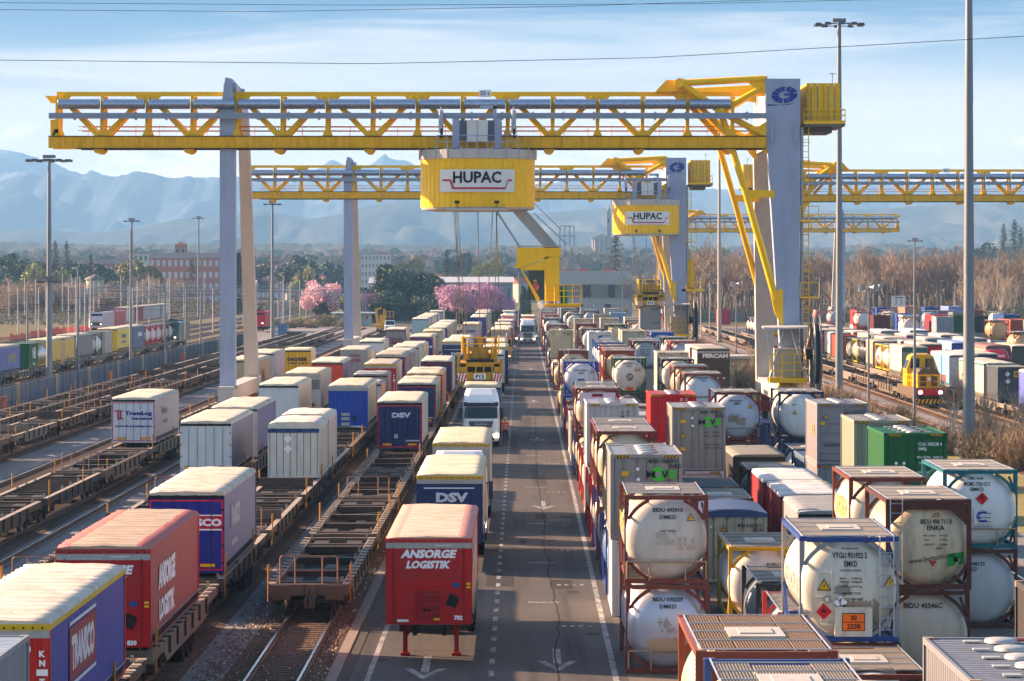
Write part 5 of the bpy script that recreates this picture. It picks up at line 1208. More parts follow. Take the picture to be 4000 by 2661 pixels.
TR = dict(T1=-7.04, T2=-11.35, T3=-15.8, T4=-22.9, T5=-27.6, T6=-33.2, T7=-37.5)
for k, x in TR.items(): track(x, 40, 690)
for x in (-53, -58.5): track(x, 200, 900)
for x in (-64, -69, -80, -84.5, -90): track(x, 350, 1000)
for x in (30.3, 34.6, 38.6): track(x, 120, 760)
for x in (-20.7, 18.75):
    r = MB(); r.box(x-.3, x+.3, 40, 600, 0, .03, 0); r.box(x-.05, x+.05, 40, 600, .03, .17, 1); r.box(x-.04, x+.04, 40, 600, .17, .2, 2); struct('crane_rail', r, [paint('#6a625b', .9, 0, .4), RAILM, RAILT])
# scattered ballast stones and litter beside the nearest track
s = MB(); rnd = random.Random(11)
for _ in range(5200):
    y = 92 + 60 * rnd.random() ** 1.6; x = rnd.choice((rnd.gauss(-5.95, .22), rnd.gauss(-7.04, .9), rnd.gauss(-8.9, .35))); r = rnd.uniform(.02, .055)
    if -5.68 < x: continue
    s.add([(x-r, y, .04), (x, y-r, .05), (x+r, y, .04), (x, y+r, .05), (x, y, .05+r*1.2)], [(0,1,4), (1,2,4), (2,3,4), (3,0,4)], 0 if rnd.random() < .9 else 1)
o = s.build('ballast_stones', [ground_mat('stone', '#6a5548', '#8d7768', '#4a3c33', 3, 9, .2), paint('#b6aca4', .9)]); o['kind'] = 'stuff'
g = MB(); g.poly([(-42.9, 60, .012), (-40.3, 60, .012), (-40.3, 520, .012), (-42.9, 520, .012)]); struct('grass_verge', g, GRASSM)
g = MB(); g.poly([(-82, 380, .012), (-72, 380, .012), (-72, 700, .012), (-82, 700, .012)]); g.poly([(20.6, 150, .012), (28.6, 150, .012), (28.6, 420, .012), (20.6, 420, .012)]); struct('grass_verge', g, GRASSM)
# far hills and mountains, each a terrain with its own distance
def ridge_at(pts, x):
    if x <= pts[0][0]: return pts[0][1]
    for (a, ya), (b, yb) in zip(pts, pts[1:]):
        if x <= b: return ya + (yb-ya)*(x-a)/(b-a)
    return pts[-1][1]
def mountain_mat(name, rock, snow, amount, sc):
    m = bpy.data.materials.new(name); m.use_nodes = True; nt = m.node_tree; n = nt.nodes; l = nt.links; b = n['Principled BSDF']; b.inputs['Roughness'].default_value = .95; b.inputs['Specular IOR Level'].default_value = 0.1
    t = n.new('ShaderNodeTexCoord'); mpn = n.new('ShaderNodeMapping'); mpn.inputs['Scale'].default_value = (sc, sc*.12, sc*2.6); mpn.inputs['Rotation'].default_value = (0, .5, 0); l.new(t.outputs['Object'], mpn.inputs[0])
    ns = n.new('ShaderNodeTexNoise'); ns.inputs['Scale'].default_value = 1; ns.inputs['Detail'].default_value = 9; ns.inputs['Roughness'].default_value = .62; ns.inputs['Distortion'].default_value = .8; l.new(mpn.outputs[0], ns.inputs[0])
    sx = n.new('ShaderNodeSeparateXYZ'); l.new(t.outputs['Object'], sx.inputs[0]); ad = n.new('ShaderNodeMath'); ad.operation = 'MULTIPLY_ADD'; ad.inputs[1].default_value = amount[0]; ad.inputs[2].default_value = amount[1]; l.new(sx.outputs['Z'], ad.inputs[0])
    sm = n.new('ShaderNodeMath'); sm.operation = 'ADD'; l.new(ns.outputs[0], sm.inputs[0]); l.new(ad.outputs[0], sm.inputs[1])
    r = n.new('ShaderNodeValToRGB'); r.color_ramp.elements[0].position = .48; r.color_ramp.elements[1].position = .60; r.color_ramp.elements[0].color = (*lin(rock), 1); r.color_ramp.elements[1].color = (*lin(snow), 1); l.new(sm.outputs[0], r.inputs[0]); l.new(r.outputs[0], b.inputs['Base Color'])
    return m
def ridge(name, pts, Yr, depth, mat, nx=260, ny=26, amp=.2, seed=0.0, jag=0.0, x0=-260, x1=2620, fq=10.0):
    m = MB(); vs = []
    for j in range(ny):
        t = j / (ny-1) * 1.25                     # 0 foot .. 1 crest .. 1.25 behind
        for i in range(nx):
            xd = x0 + (x1-x0)*i/(nx-1); X = px(xd, Yr) * (1 - .0*t); zr = pz(ridge_at(pts, xd), Yr) + jag*Yr/F0*mnoise.fractal(Vector((xd/9.0+seed, 0, seed)), 1.0, 2.0, 4)
            yy = Yr - depth*(1-t)
            if t <= 1:
                prof = t**.85; nn = mnoise.ridged_multi_fractal(Vector((X/Yr*34+seed, t*4.5, seed)), .9, 2.1, 6, 1.0, 2.0) if zr > 1 else 0
                z = zr*(prof - amp*(nn*.5)*4*prof*(1-prof)) - 1
                z += zr*.10*mnoise.noise(Vector((xd/60+seed, t*3, 2)))*(1-t)*t*4
            else: z = zr*(1-(t-1)*2)
            vs.append((X, yy, max(-3, z)))
    m.add(vs, [(j*nx+i, j*nx+i+1, (j+1)*nx+i+1, (j+1)*nx+i) for j in range(ny-1) for i in range(nx-1)], 0, True)
    o = struct(name, m, mat); return o
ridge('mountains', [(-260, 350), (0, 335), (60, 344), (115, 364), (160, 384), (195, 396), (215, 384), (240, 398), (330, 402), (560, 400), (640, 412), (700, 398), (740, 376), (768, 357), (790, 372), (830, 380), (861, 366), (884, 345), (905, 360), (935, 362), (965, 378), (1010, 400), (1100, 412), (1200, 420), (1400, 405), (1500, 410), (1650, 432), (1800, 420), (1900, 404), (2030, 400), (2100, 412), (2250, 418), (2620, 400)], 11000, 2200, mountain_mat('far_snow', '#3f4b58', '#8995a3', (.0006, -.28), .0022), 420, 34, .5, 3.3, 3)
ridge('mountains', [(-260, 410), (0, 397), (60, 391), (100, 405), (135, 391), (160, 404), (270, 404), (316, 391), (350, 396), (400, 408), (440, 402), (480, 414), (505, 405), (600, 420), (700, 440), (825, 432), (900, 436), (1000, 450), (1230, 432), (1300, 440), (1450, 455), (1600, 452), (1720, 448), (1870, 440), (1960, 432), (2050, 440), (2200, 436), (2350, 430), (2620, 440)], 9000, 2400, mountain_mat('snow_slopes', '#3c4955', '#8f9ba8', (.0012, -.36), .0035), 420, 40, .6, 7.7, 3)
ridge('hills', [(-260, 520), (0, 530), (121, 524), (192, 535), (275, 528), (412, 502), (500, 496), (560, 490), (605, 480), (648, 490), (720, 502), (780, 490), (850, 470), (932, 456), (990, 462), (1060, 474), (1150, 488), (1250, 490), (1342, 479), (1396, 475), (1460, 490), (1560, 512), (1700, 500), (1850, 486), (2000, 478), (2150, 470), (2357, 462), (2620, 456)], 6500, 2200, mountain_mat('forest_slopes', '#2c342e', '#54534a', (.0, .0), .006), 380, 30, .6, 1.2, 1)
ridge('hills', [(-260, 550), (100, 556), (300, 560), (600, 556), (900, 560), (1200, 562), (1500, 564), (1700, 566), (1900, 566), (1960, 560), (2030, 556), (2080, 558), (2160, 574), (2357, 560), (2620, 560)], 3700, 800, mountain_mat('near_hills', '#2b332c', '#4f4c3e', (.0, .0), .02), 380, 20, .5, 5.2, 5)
# wooded low hills behind the town
rnd = random.Random(5)
def wood_belt(name, Y, h0, x0, x1, n, ytop, mats, s):
    m = MB()
    for _ in range(n):
        xd = rnd.uniform(x0, x1); Yq = Y + rnd.uniform(-120, 120); top = pz(ytop + 7*mnoise.noise(Vector((xd/70, Y/100, 0)))*2, Yq) * rnd.uniform(.7, 1.0)
        X = px(xd, Yq); r = rnd.uniform(2.2, 4.8)*s; k = 0 if rnd.random() < .75 else 1
        for _q in range(16):
            a = rnd.uniform(0, 2*pi); el = rnd.uniform(-.2, 1.4); p = Vector((X + r*cos(a)*cos(el), Yq + r*sin(a)*cos(el)*.5, max(1, top - r + r*sin(el)*1.1))); ss = r*.42
            u = Vector((rnd.uniform(-1,1), 0, rnd.uniform(-1,1))).normalized()*ss; v = Vector((u.z, rnd.uniform(-.6,.6)*ss, -u.x))*rnd.uniform(.4,1)
            m.add([p-u, p-v, p+u, p+v], [(0,1,2,3)], k)
        m.add([(X-r*1.5, Yq+3, -1), (X+r*1.5, Yq+3, -1), (X+r, Yq+3, top-r), (X-r, Yq+3, top-r)], [(0,1,2,3)], k)
    o = m.build(name, mats); o['kind'] = 'stuff'; return o
WD = leaf_mat('far_wood', '#7d6c5c', '#b49c84'); WG = leaf_mat('far_green', '#3a4a36', '#627254')
wood_belt('distant_wood', 2600, 0, -60, 2420, 1500, 578, [WD, WG], 1.7)
wood_belt('distant_wood', 1900, 0, -60, 1500, 700, 592, [WD, WG], 1.3)
# haze: the afternoon air over the plain
hz = MB(); hz.box(-8900, 8900, -190, 12500, -1.0, 450.0)
hzm = bpy.data.materials.new('haze'); hzm.use_nodes = True; nt = hzm.node_tree; nt.nodes.clear(); ou = nt.nodes.new('ShaderNodeOutputMaterial'); pv = nt.nodes.new('ShaderNodeVolumePrincipled')
pv.inputs['Color'].default_value = (.26, .52, .86, 1); pv.inputs['Density'].default_value = 1.2e-4; pv.inputs['Anisotropy'].default_value = 0.0; nt.links.new(pv.outputs[0], ou.inputs['Volume'])
ho = hz.build('haze', hzm); ho['kind'] = 'stuff'
# ================================================================== CONTAINER ROWS RIGHT OF THE ROAD
BR, BRD, RED, NAVY, BLUE, GRN, BLK, YLW, TEAL = '#6b3226', '#4f281f', '#a01f22', '#1d2a4a', '#1f3f86', '#1f4a2c', '#26272a', '#c79a10', '#14606a'
WSH, CSH, GSH, SSH = '#cec8bb', '#bfb298', '#a5aab2', '#9ba3ae'
GREYC, CREAM, BEIGE = '#8b8884', '#a9a488', '#9a978f'
ROWX = dict(A=4.22, B=8.02, C=11.57, D=15.02)
ROWN = dict(A='roadside container row', B='second container row', C='third container row', D='outer container row')
STK = []
def code(a, b, x=0, z=2.1, h=.13): return ((a, x, z, h), (b, x, z-.2, h))
def T(row, Y, lv, desc, fc=BR, sc=WSH, **k): STK.append((row, Y, lv, desc + ' tank container', 'tank container', ('tank', fc, sc, repr(sorted((a, repr(b)) for a, b in k.items()))), lambda: tank(fc=fc, sc=sc, **k)()))
def Cn(row, Y, lv, desc, col=GREYC, noun='container', **k): STK.append((row, Y, lv, desc + ' ' + noun, 'container', ('box', col, repr(sorted((a, repr(b)) for a, b in k.items()))), lambda: box_container(col=col, **k)()))
def Sw(row, Y, lv, desc, **k): STK.append((row, Y, lv, desc + ' swap body', 'swap body', ('sw', repr(sorted((a, repr(b)) for a, b in k.items()))), lambda: swap(**k)()))
U = 2.6
plate_white = lambda root, Hc, yy: (lambda mb: (mb.box(-1.0, 1.0, .0, .03, 1.7, 2.35, 0), mb.text('BIDU 499844', (-.1, -.03, 1.85), (1,0,0), (0,0,1), .18, 1, 1.4), mb.box(-.3, .3, -.02, 0, 2.12, 2.28, 2), mb.build('sign_plate', [flat('#b9c4d0'), BLKT, flat('#6a1c1c')], root)))(MB())
def bertschi_a(root, Hc, yy):
    mb = MB(); mb.text('www.bertschi.com', (.1, .0, .92), (.98, 0, .17), (-.17, 0, .98), .15, 0, 1.35, .0); mb.prism([(.55, .0, .66), (1.02, .02, .72), (1.02, .02, 1.08), (.55, .0, 1.02)], (0, -.012, 0), 1); mb.text('a', (.79, -.02, .87), (.98,0,.12), (-.12,0,.98), .17, 0, None, .05)
    mb.poly([(.0, .02, .84), (.24, .02, .84), (.12, .02, .66)], 2); mb.v = [(a, (yy(a, c) - (.0 if i < 99999 else 0)) if True else b, c) for i, (a, b, c) in enumerate(mb.v)]; mb.v = [(a, b - .0, c) for a, b, c in mb.v]
    mb.build('company_sign', [BLKT, flat('#1c8f3c'), flat('#b0382c')], root)
    t = MB(); n = 0
    t.poly([(.0, 0, 2.05), (.44, 0, 2.05), (.22, 0, 2.38)], 0); t.v = [(a, yy(a, c)-.0, c) for a, b, c in t.v]; t.text('SUPER', (.22, yy(.22, 2.16)-.02, 2.17), (1,0,0), (0,0,1), .055, 1, .2); t.text('HEAVY', (.22, yy(.22, 2.1)-.02, 2.10), (1,0,0), (0,0,1), .055, 1, .26); t.build('weight_sign', [flat('#c9a877'), BLKT], root)
def vtgu_x(root, Hc, yy):
    m = MB()
    for (x0, x1, z0, z1) in ((-.82, -.42, 1.1, 1.72), (-.70, -.3, .42, .98)):
        for a in ((x0, x1, z0, z0+.02), (x0, x1, z1-.02, z1), (x0, x0+.02, z0, z1), (x1-.02, x1, z0, z1)): m.box(a[0], a[1], yy((a[0]+a[1])/2, (a[2]+a[3])/2)-.02, yy(0, 1.3)+.1, a[2], a[3], 0)
    m.lathe([(yy(-.55, 1.0)-.05, .01), (yy(-.55, 1.0)-.05, .08), (yy(-.55, 1.0)+.05, .08)], -.55, 1.05, 14, 1, 'y'); m.lathe([(yy(-.55, 1.0)-.06, .005), (yy(-.55, 1.0)-.06, .06)], -.55, 1.05, 14, 0, 'y')
    m.build('gauge_panel', [paint('#cfcbc2', .4), paint('#6f6a5f', .4, .4)], root)
def round_logo(root, Hc, yy):
    m = MB(); y = yy(0, 1.25)-.02
    m.lathe([(y, .005), (y, .27)], 0, 1.2, 28, 0, 'y'); m.lathe([(y-.015, .005), (y-.015, .235)], 0, 1.2, 28, 1, 'y'); m.lathe([(y-.03, .005), (y-.03, .22)], 0, 1.2, 28, 0, 'y'); 
    for a in (((-.17, 1.08), (-.05, 1.34)), ((-.05, 1.34), (.05, 1.18)), ((.05, 1.18), (.12, 1.34)), ((.12, 1.34), (.17, 1.08)), ((-.1, 1.1), (.08, 1.1))): m.beam((a[0][0], y-.045, a[0][1]), (a[1][0], y-.045, a[1][1]), .02, .045, 1)
    m.build('logo', [flat('#24352c'), WHT], root)
def blue_c(root, Hc, yy):
    m = MB(); y = yy(.05, 1.1)-.02; m.box(-.22, .38, y, y+.01, .82, 1.32, 0)
    n = 14; pts = []
    for i in range(n+1): a = radians(50 + 260*i/n); pts.append((.08+.22*cos(a), y-.015, 1.07+.2*sin(a)))
    for i in range(n, -1, -1): a = radians(50 + 260*i/n); pts.append((.08+.11*cos(a), y-.015, 1.07+.1*sin(a)))
    for i in range(n): m.poly([pts[i], pts[i+1], pts[2*n-i], pts[2*n+1-i]], 1)
    for k in range(6): m.box(-.1+k*.0, .34, y-.03, y-.018, .88+k*.07, .90+k*.07, 0 if k % 2 else 1)
    m.text('www.consortsrl.it', (.08, y-.02, .74), (1,0,0), (0,0,1), .05, 1, .6); m.build('logo', [flat('#dedcd8'), flat('#1c3f9a')], root)
def exsif(root, Hc, yy):
    m = MB(); y = yy(0, 1.1)-.02; m.box(-.24, .24, y, y+.01, 1.05, 1.35, 0); m.text('EXSIF', (0, y-.015, 1.17), (1,0,0), (0,0,1), .11, 1, .4); m.build('logo', [flat('#24339a'), WHT], root)
# --- roadside row (A)
T('A', 50.2, 0, 'dark blue framed', NAVY, WSH); T('A', 50.2, 1, 'blue framed pale', '#203f7a', WSH)
T('A', 57.3, 0, 'brown framed', BR, CSH); T('A', 57.3, 1, 'rust brown framed large tan', '#7a3c2c', CSH, open_top=False, text=(('BIDU 494934', 0, 2.1, .16, 1.2),), end='full', walk='#6e563c')
T('A', 97.2, 0, 'shiny grey brown-framed', BR, '#b3bac6', metal=.35, text=code('BIDU 590259', 'DMKD', 0, 2.15, .12), rail=True, dirt=.12, stain=((-.3, .3, 1.2, 1.6, '#9a9894', 26), (-.55, .6, .62, .98, '#b39c80', 500)))
T('A', 97.2, 1, 'weathered grey-white brown-framed', BR, '#bcb7ad', text=code('BIDU 495910', 'DMKD', .05, 2.15, .12) + (('PLEASE PUT LABELS HERE', .05, 1.55, .045, .45),), rail=True, signs=((.72, 1.95, .22),), stain=((-.3, .3, 1.15, 1.5, '#a8a196', 34), (.35, .8, 1.0, 1.3, '#a8a196', 18)), side_text=(('BERTSCHI', 3.2, 1.6, .5, '#d0a030', 3.4),))
Cn('A', 113.2, 0, 'white and red', '#cfcbc4', end='corr', hazard=True, panel='#cfcbc4'); Cn('A', 113.2, 1, 'grey', GREYC, Hc=2.9, end='doors', hatches=4, logo=move_logo, text=(('MOBU  308509 6', .55, 2.66, .13, .95), ('3NBG', .95, 2.5, .13), ('M.G.W.      36000 KGS', .6, 1.75, .07, .7), ('TARE        3350 KGS', .6, 1.58, .07, .7), ('PAYLOAD  33120 KGS', .6, 1.2, .07, .7), ('CU.CAP.   57.8 CuM', .6, 1.05, .07, .7)), castc='#8d8a80', roof='#9a9da0')
T('A', 121, 0, 'blue framed', BLUE, '#5d7fa8'); T('A', 121, 1, 'olive framed', '#3b4436', '#b8b09c', end='arc')
T('A', 129.2, 0, 'brown framed', BR, CSH)
T('A', 136, 0, 'blue framed', BLUE, WSH); T('A', 136, 1, 'brown framed grating-roofed', BR, CSH, open_top=False, walk='#8d857a')
T('A', 142.6, 0, 'red framed', RED, WSH); T('A', 142.6, 1, 'long brown framed', BR, CSH, open_top=False)
T('A', 150, 0, 'red framed', RED, WSH)
Cn('A', 157, 0, 'red-cornered white', '#b9b4a8', end='corr', castc=RED); Cn('A', 157, 1, 'light grey ribbed', '#a7a9ac', Hc=2.9, end='corr', hatches=4, text=tuple((c, .45, 2.45-i*.2, .15) for i, c in enumerate('3MBJ')) + tuple((c, .72, 2.5-i*.17, .12) for i, c in enumerate('BUKU460')), castc='#93908a', dirt=.35)
T('A', 164, 0, 'bright red framed', RED, '#b8c4cc', end='arc'); T('A', 172, 0, 'red framed cream', RED, CSH)
T('A', 186, 0, 'brown framed', BRD, CSH); T('A', 186, 1, 'brown framed plated', BR, CSH, open_top=False, extra=plate_white)
T('A', 192.4, 0, 'blue framed', BLUE, WSH); T('A', 192.4, 1, 'dark blue framed', '#2d4a7c', WSH)
Cn('A', 205, 0, 'cream', CREAM, end='corr'); Cn('A', 213, 0, 'pale grey', '#b4b3ae', end='corr'); T('A', 222, 0, 'red framed', RED, WSH)
T('A', 235, 0, 'scarlet framed', RED, WSH); T('A', 241, 1, 'bright blue framed white', '#24349a', '#d9dce2', text=(('EXFU 879889 6', .0, 1.95, .13, 1.0), ('AMKD', .0, 1.75, .12)), signs=((.78, 1.9, .3),), extra=exsif, ladder=.75); T('A', 241.2, 0, 'blue framed', BLUE, WSH)
Cn('A', 262, 0, 'greenish', '#8f9278', end='bulk', hatches=3); T('A', 275, 0, 'brown framed', BR, CSH, signs=((.2, 1.9, .3),)); T('A', 275, 1, 'brown framed closed-end', BR, '#b9b3a6', ladder=-.6, end='full', text=(('AMKD', .0, 1.95, .12),))
for Y, fc, sc, d in ((330, BR, CSH, 'brown framed'), (353, BR, WSH, 'brown framed white'), (380, BLUE, WSH, 'blue framed'), (407, BR, CSH, 'brown framed tan'), (461, NAVY, WSH, 'navy framed'), (500, RED, WSH, 'red framed')): T('A', Y, 0, d, fc, sc, lo=True)
Cn('A', 353, 1, 'cream bulk', '#aba68a', Hc=2.9, end='bulk', hatches=3, logo=lambda r, Hc: small_signs(r, Hc, (-.85, 2.5), ((-.85, 2.2), (-.8, .6)), ()), text=(('BULK 33462 3', .6, 2.55, .12), ('3MBG', .7, 2.38, .12)))
T('A', 407, 1, 'red-brown framed', '#7c3326', CSH, open_top=False); T('A', 414, 1, 'blue-framed white', BLUE, WSH); T('A', 461, 1, 'navy framed white-ended', NAVY, '#d5d7dc', open_top=False); T('A', 468, 1, 'blue-black framed', '#2a3350', WSH); T('A', 500, 1, 'red framed white-ended', RED, WSH, open_top=False); T('A', 530, 1, 'crimson framed', '#b0242a', WSH, lo=True, open_top=False)
Cn('A', 555, 1, 'grey-white box', '#b6b5ae', Hc=2.9, end='corr', lo=False); Cn('A', 577, 1, 'bluish white', '#aab0b4', Hc=2.9, end='corr'); Cn('A', 612, 1, 'long cream', '#b9b6a6', L=12.2, Hc=2.9, end='corr')
for Y in (530, 555, 577, 612): Cn('A', Y, 0, 'rusty cream', '#a39c8c', end='corr')
# --- second row (B)
Cn('B', 43.4, 0, 'grey', '#908e90', end='corr', Hc=2.59); Cn('B', 43.4, 1, 'lilac-grey', '#7a797e', Hc=2.9, end='doors', hatches=4)
Cn('B', 50.6, 0, 'grey-brown', '#8a8784', end='corr'); Cn('B', 50.6, 1, 'grey ribbed-roof', '#78777b', Hc=2.9, end='corr', hatches=5, castc='#8f7a60', roof='#84878c')
T('B', 75.6, 0, 'rusty framed', BR, WSH)
T('B', 82, 0, 'brown framed', BRD, CSH)
T('B', 82, 1, 'blue-framed stained white', '#22407e', '#cfc8b8', open_top=False, postc='#85888c', ladder=.92, text=(('We fit Oddy', .02, 2.28, .06, .42), ('VTGU 931922 2', .02, 2.12, .14, .85), ('EMKD', .04, 1.92, .14, .32), ('M.G.W FOR UIC RAILWAYS', .04, 1.76, .05, .52), ('MAX.     36000 kg', .04, 1.56, .055, .55), ('GROSS  79366 lb', .04, 1.48, .055, .55), ('TARE     4350 kg', .04, 1.36, .055, .55), ('CAPACITY 31010L', .04, 1.2, .055, .5), ('PLEASE PUT LABELS HERE', .04, 1.06, .05, .6)),
  signs=((-.62, 1.42, .3), (1.0, 1.5, .26)), placards=(('red', -.62, .74, .40), ('tree', -.22, .98, .34), ('adr', .1, .50, 1)), extra=vtgu_x, stain=((-.28, .28, .42, .98, '#8f7c68', 300), (.2, .72, .5, .98, '#9c8973', 220), (-.3, .0, 1.2, 1.35, '#87827a', 70)), side_text=(('VOTG TANKTAINER', 3, 1.3, .42, '#8d8984', 4.2),), dirt=.4)
T('B', 89.2, 0, 'small red framed', '#a32a24', WSH); T('B', 97.5, 0, 'black framed', BLK, '#8f969e', metal=.3); T('B', 110.5, 0, 'yellow framed white', YLW, '#d6d0c8', open_top=False, text=(('EURU 245113', .5, 2.0, .12),))
Cn('B', 125.6, 0, 'rusty white blue-tarp', '#b7ae96', roof='#3c4f72', roofkind='tarp', end='doors', Hc=2.6, hazard=False, text=(('MISA 0 00270 0', .55, 2.15, .12, .9), ('22UA', .85, 1.98, .12)), logo=lambda r, Hc: small_signs(r, Hc, (-.42, 2.05), (), ((-.9, 2.1),)), dirt=.6)
T('B', 134, 0, 'dark brown framed', BRD, '#9aa0a6', open_top=False); Cn('B', 141.6, 0, 'slate roofed', '#4b545c', end='corr')
Cn('B', 152.5, 0, 'white dented', '#bdbab2', end='bulk'); Cn('B', 152.5, 1, 'grey-brown', '#8c8780', Hc=2.9, end='doors', hatches=4, logo=move_logo, text=(('MOBU  307420 8', .55, 2.66, .13, .95), ('3NBG', .95, 2.5, .13), ('M.G.W.      36000 KGS', .6, 1.75, .07, .7), ('TARE        3350 KGS', .6, 1.58, .07, .7), ('PAYLOAD  33120 KGS', .6, 1.2, .07, .7), ('CU.CAP.   57.8 CuM', .6, 1.05, .07, .7)), castc='#7d7468', roof='#a3a5a6')
T('B', 162, 0, 'brown framed', BR, '#a7a9ab', signs=((0, 2.1, .3),)); T('B', 170, 0, 'grey grating-topped', BRD, GSH)
Cn('B', 177, 0, 'dark red', '#8a1d20', end='corr'); Cn('B', 177, 1, 'bright red', '#c3131b', roof='#c45a58', end='corr', hatches=4, castc='#c58a10', text=(('D   3', .55, 2.3, .13),), lcol='#e8e0e0', dirt=.12)
T('B', 190, 0, 'brown framed', BR, CSH, text=(('BIDU 480', .4, 2.2, .12),)); T('B', 199, 0, 'grey-shelled', BRD, GSH); Cn('B', 212, 0, 'white', '#bcbab4', end='corr'); T('B', 225, 0, 'tan', BR, CSH)
T('B', 250, 0, 'black framed', BLK, GSH); T('B', 250, 1, 'green framed white', '#1e4a2c', '#d5d3cc', text=code('HLMU 300011 0', 'EMT5', -.05, 2.2, .12), ladder=.62, signs=((.45, 1.75, .24), (.72, 1.75, .24)), placards=(('adr', 0, .22, 1),), extra=round_logo)
T('B', 275, 0, 'brown framed', BR, CSH); T('B', 275, 1, 'reddish-brown closed-end', '#7a3426', CSH, end='full', open_top=False, text=(('BIDU 492514', .1, 2.2, .12),), lcol='#dddddd'); T('B', 282, 1, 'bright red-brown framed', '#9c2f24', CSH, open_top=False)
T('B', 293, 1, 'red-brown framed', '#86402c', WSH); T('B', 306, 1, 'blue framed', '#2a4a86', '#c6ccd4'); T('B', 313, 1, 'pale blue', '#4a6f9a', '#d0d5da'); T('B', 320, 1, 'blue and white', '#33569a', '#d3d7dc')
for Y, fc in ((293, BR), (306, BLUE), (313, BLUE), (320, BR), (378, BR), (415, BR)): T('B', Y, 0, 'lower tan', fc, CSH, lo=True)
Cn('B', 342, 1, 'white', '#d2d4d6', Hc=2.9, end='bulk', hatches=2, text=(('SPAU 001112 3', .6, 2.5, .12),), logo=lambda r, Hc: (lambda m: (m.lathe([(-.04, .01), (-.04, .24)], 0, 2.3, 20, 0, 'y'), m.box(-.8, -.5, -.045, -.03, 2.1, 2.4, 1), m.build('logo', [flat('#2a4c9c'), YELF], r)))(MB())); Cn('B', 342, 0, 'white lower', '#bfc0c0', end='corr')
T('B', 378, 1, 'dark brown framed', BRD, '#c0bfc2', ladder=-.6, signs=((-.6, 1.8, .3),)); T('B', 415, 1, 'brown closed-end', BR, '#b8b2a6', end='full', text=(('BIDU 49722', 0, 2.0, .12),)); Cn('B', 437, 1, 'cream ribbed', '#b3ab98', Hc=2.9, end='corr'); Cn('B', 437, 0, 'cream lower', '#a39c8c')
T('B', 510, 1, 'black framed white', '#2c2a30', WSH, signs=((-.7, 1.2, .4),)); T('B', 550, 1, 'brown framed white-ended', BR, WSH); Cn('B', 586, 1, 'grey-green', '#67786f', end='corr'); Cn('B', 594, 1, 'cream tall', '#b2ab98', end='corr')
for Y in (510, 550, 586, 594): Cn('B', Y, 0, 'dusty lower', '#a09a8e', lo=True)
# --- third row (C)
Cn('C', 64.3, 0, 'dark slate', '#3a3c3e', end='corr'); Cn('C', 64.3, 1, 'dark grey', '#3d3a38', end='corr', roof='#55504c', castc='#8a6f55')
T('C', 95.4, 0, 'rust framed pale', BRD, '#b9a995', text=(('BIDU 45546C', -.1, 2.15, .15, 1.1),))
T('C', 95.4, 1, 'dirty tan brown-framed', BRD, '#c3b193', end='full', ladder=-.92, open_top=False, text=(('BIDU 498 711 8', .22, 1.95, .14, .9), ('ENKA', .2, 1.78, .14), ('MAX. GROSS     36 000 kg', .2, 1.55, .06, .7), ('TARE                 4 000 kg', .2, 1.43, .06, .7), ('CAPACITY       32 350 ltr', .2, 1.3, .06, .7), ('L4BH', .3, 1.2, .06)), extra=bertschi_a, dirt=.7)
T('C', 105.6, 0, 'brown framed', BR, CSH); T('C', 105.6, 1, 'rust framed yellow-lettered', BR, '#c9c0ae', open_top=False, side_text=(('BERTSCHI', 3, 1.5, .6, '#d7a63a', 3.6),), walk='#7d7468')
Sw('C', 124.4, 0, 'grey tarpaulin', L=7.8, Hc=2.75, front='#6f7377', side='#7d8286', roof='#83878a', buckles=False, frontkind='plain', ribs=True)
Sw('C', 134, 0, 'maroon white-roofed', L=7.8, Hc=2.75, front='#7a1620', side='#7a1a24', roof='#b9bcc0', buckles=False, side_text=(('CROWN', 3.5, 1.2, .8, 4, -1),), slcol='#8a4048')
Sw('C', 143, 0, 'crimson white-roofed', L=7.8, Hc=2.75, front='#8e141e', side='#7d1a22', roof='#c0c0c0', buckles=False)
T('C', 153.5, 0, 'black framed', BLK, '#55585c', open_top=False)
Sw('C', 163.5, 0, 'dark brown', L=7.8, Hc=2.7, front='#3a322e', side='#3c3632', roof='#7d7a70', buckles=False, frontkind='plain', text=(('CM 1654', -.45, 2.25, .2, .6), ('www.fercam.com', .6, 2.28, .11, 1.0), ('Tua. Per S...', .1, 1.9, .2)), lcol='#c9bfae')
T('C', 180, 0, 'brown framed', BR, GSH); T('C', 180, 1, 'grey brown-framed', '#63281f', '#b2b9c4', text=(('BIDU 495336 0', -.05, 2.12, .11, .7), ('DMKD', .0, 1.97, .13, .36), ('PLEASE PUT LABELS HERE', -.1, 1.38, .04, .6)), rail=True, signs=((.7, 1.85, .26),), stain=((-.42, .05, 1.0, 1.28, '#8f7f6c', 160), (.0, .45, .85, 1.2, '#9a8a78', 100)), dirt=.15)
T('C', 190, 0, 'tan', BR, CSH)
T('C', 213, 0, 'brown framed', BR, CSH); T('C', 213, 1, 'rust-brown box-framed', '#7d3a2a', '#bfc3c8', end='box', open_top=False, text=(('BGBU 506401 1', 0, 2.3, .10, .7), ('22K2', 0, 2.14, .1), ('www.bertschi.com', 0, 1.1, .15, 1.6)), dirt=.15)
T('C', 229, 0, 'brown', BR, CSH); T('C', 229, 1, 'rust framed box-ended', '#8a4632', CSH, end='box', open_top=False)
T('C', 248, 0, 'tan', BR, CSH); T('C', 248, 1, 'black framed cream', BLK, '#cfcabd', text=(('INTERBULK', .55, 1.35, .26, 1.6),), lcol='#8a2a48', stain=((-.5, .3, .75, 1.1, '#b8a684', 120),)); Cn('C', 256, 1, 'tall cream', '#c3bba8', Hc=2.9, end='corr'); Cn('C', 256, 0, 'low cream', '#b0a894')
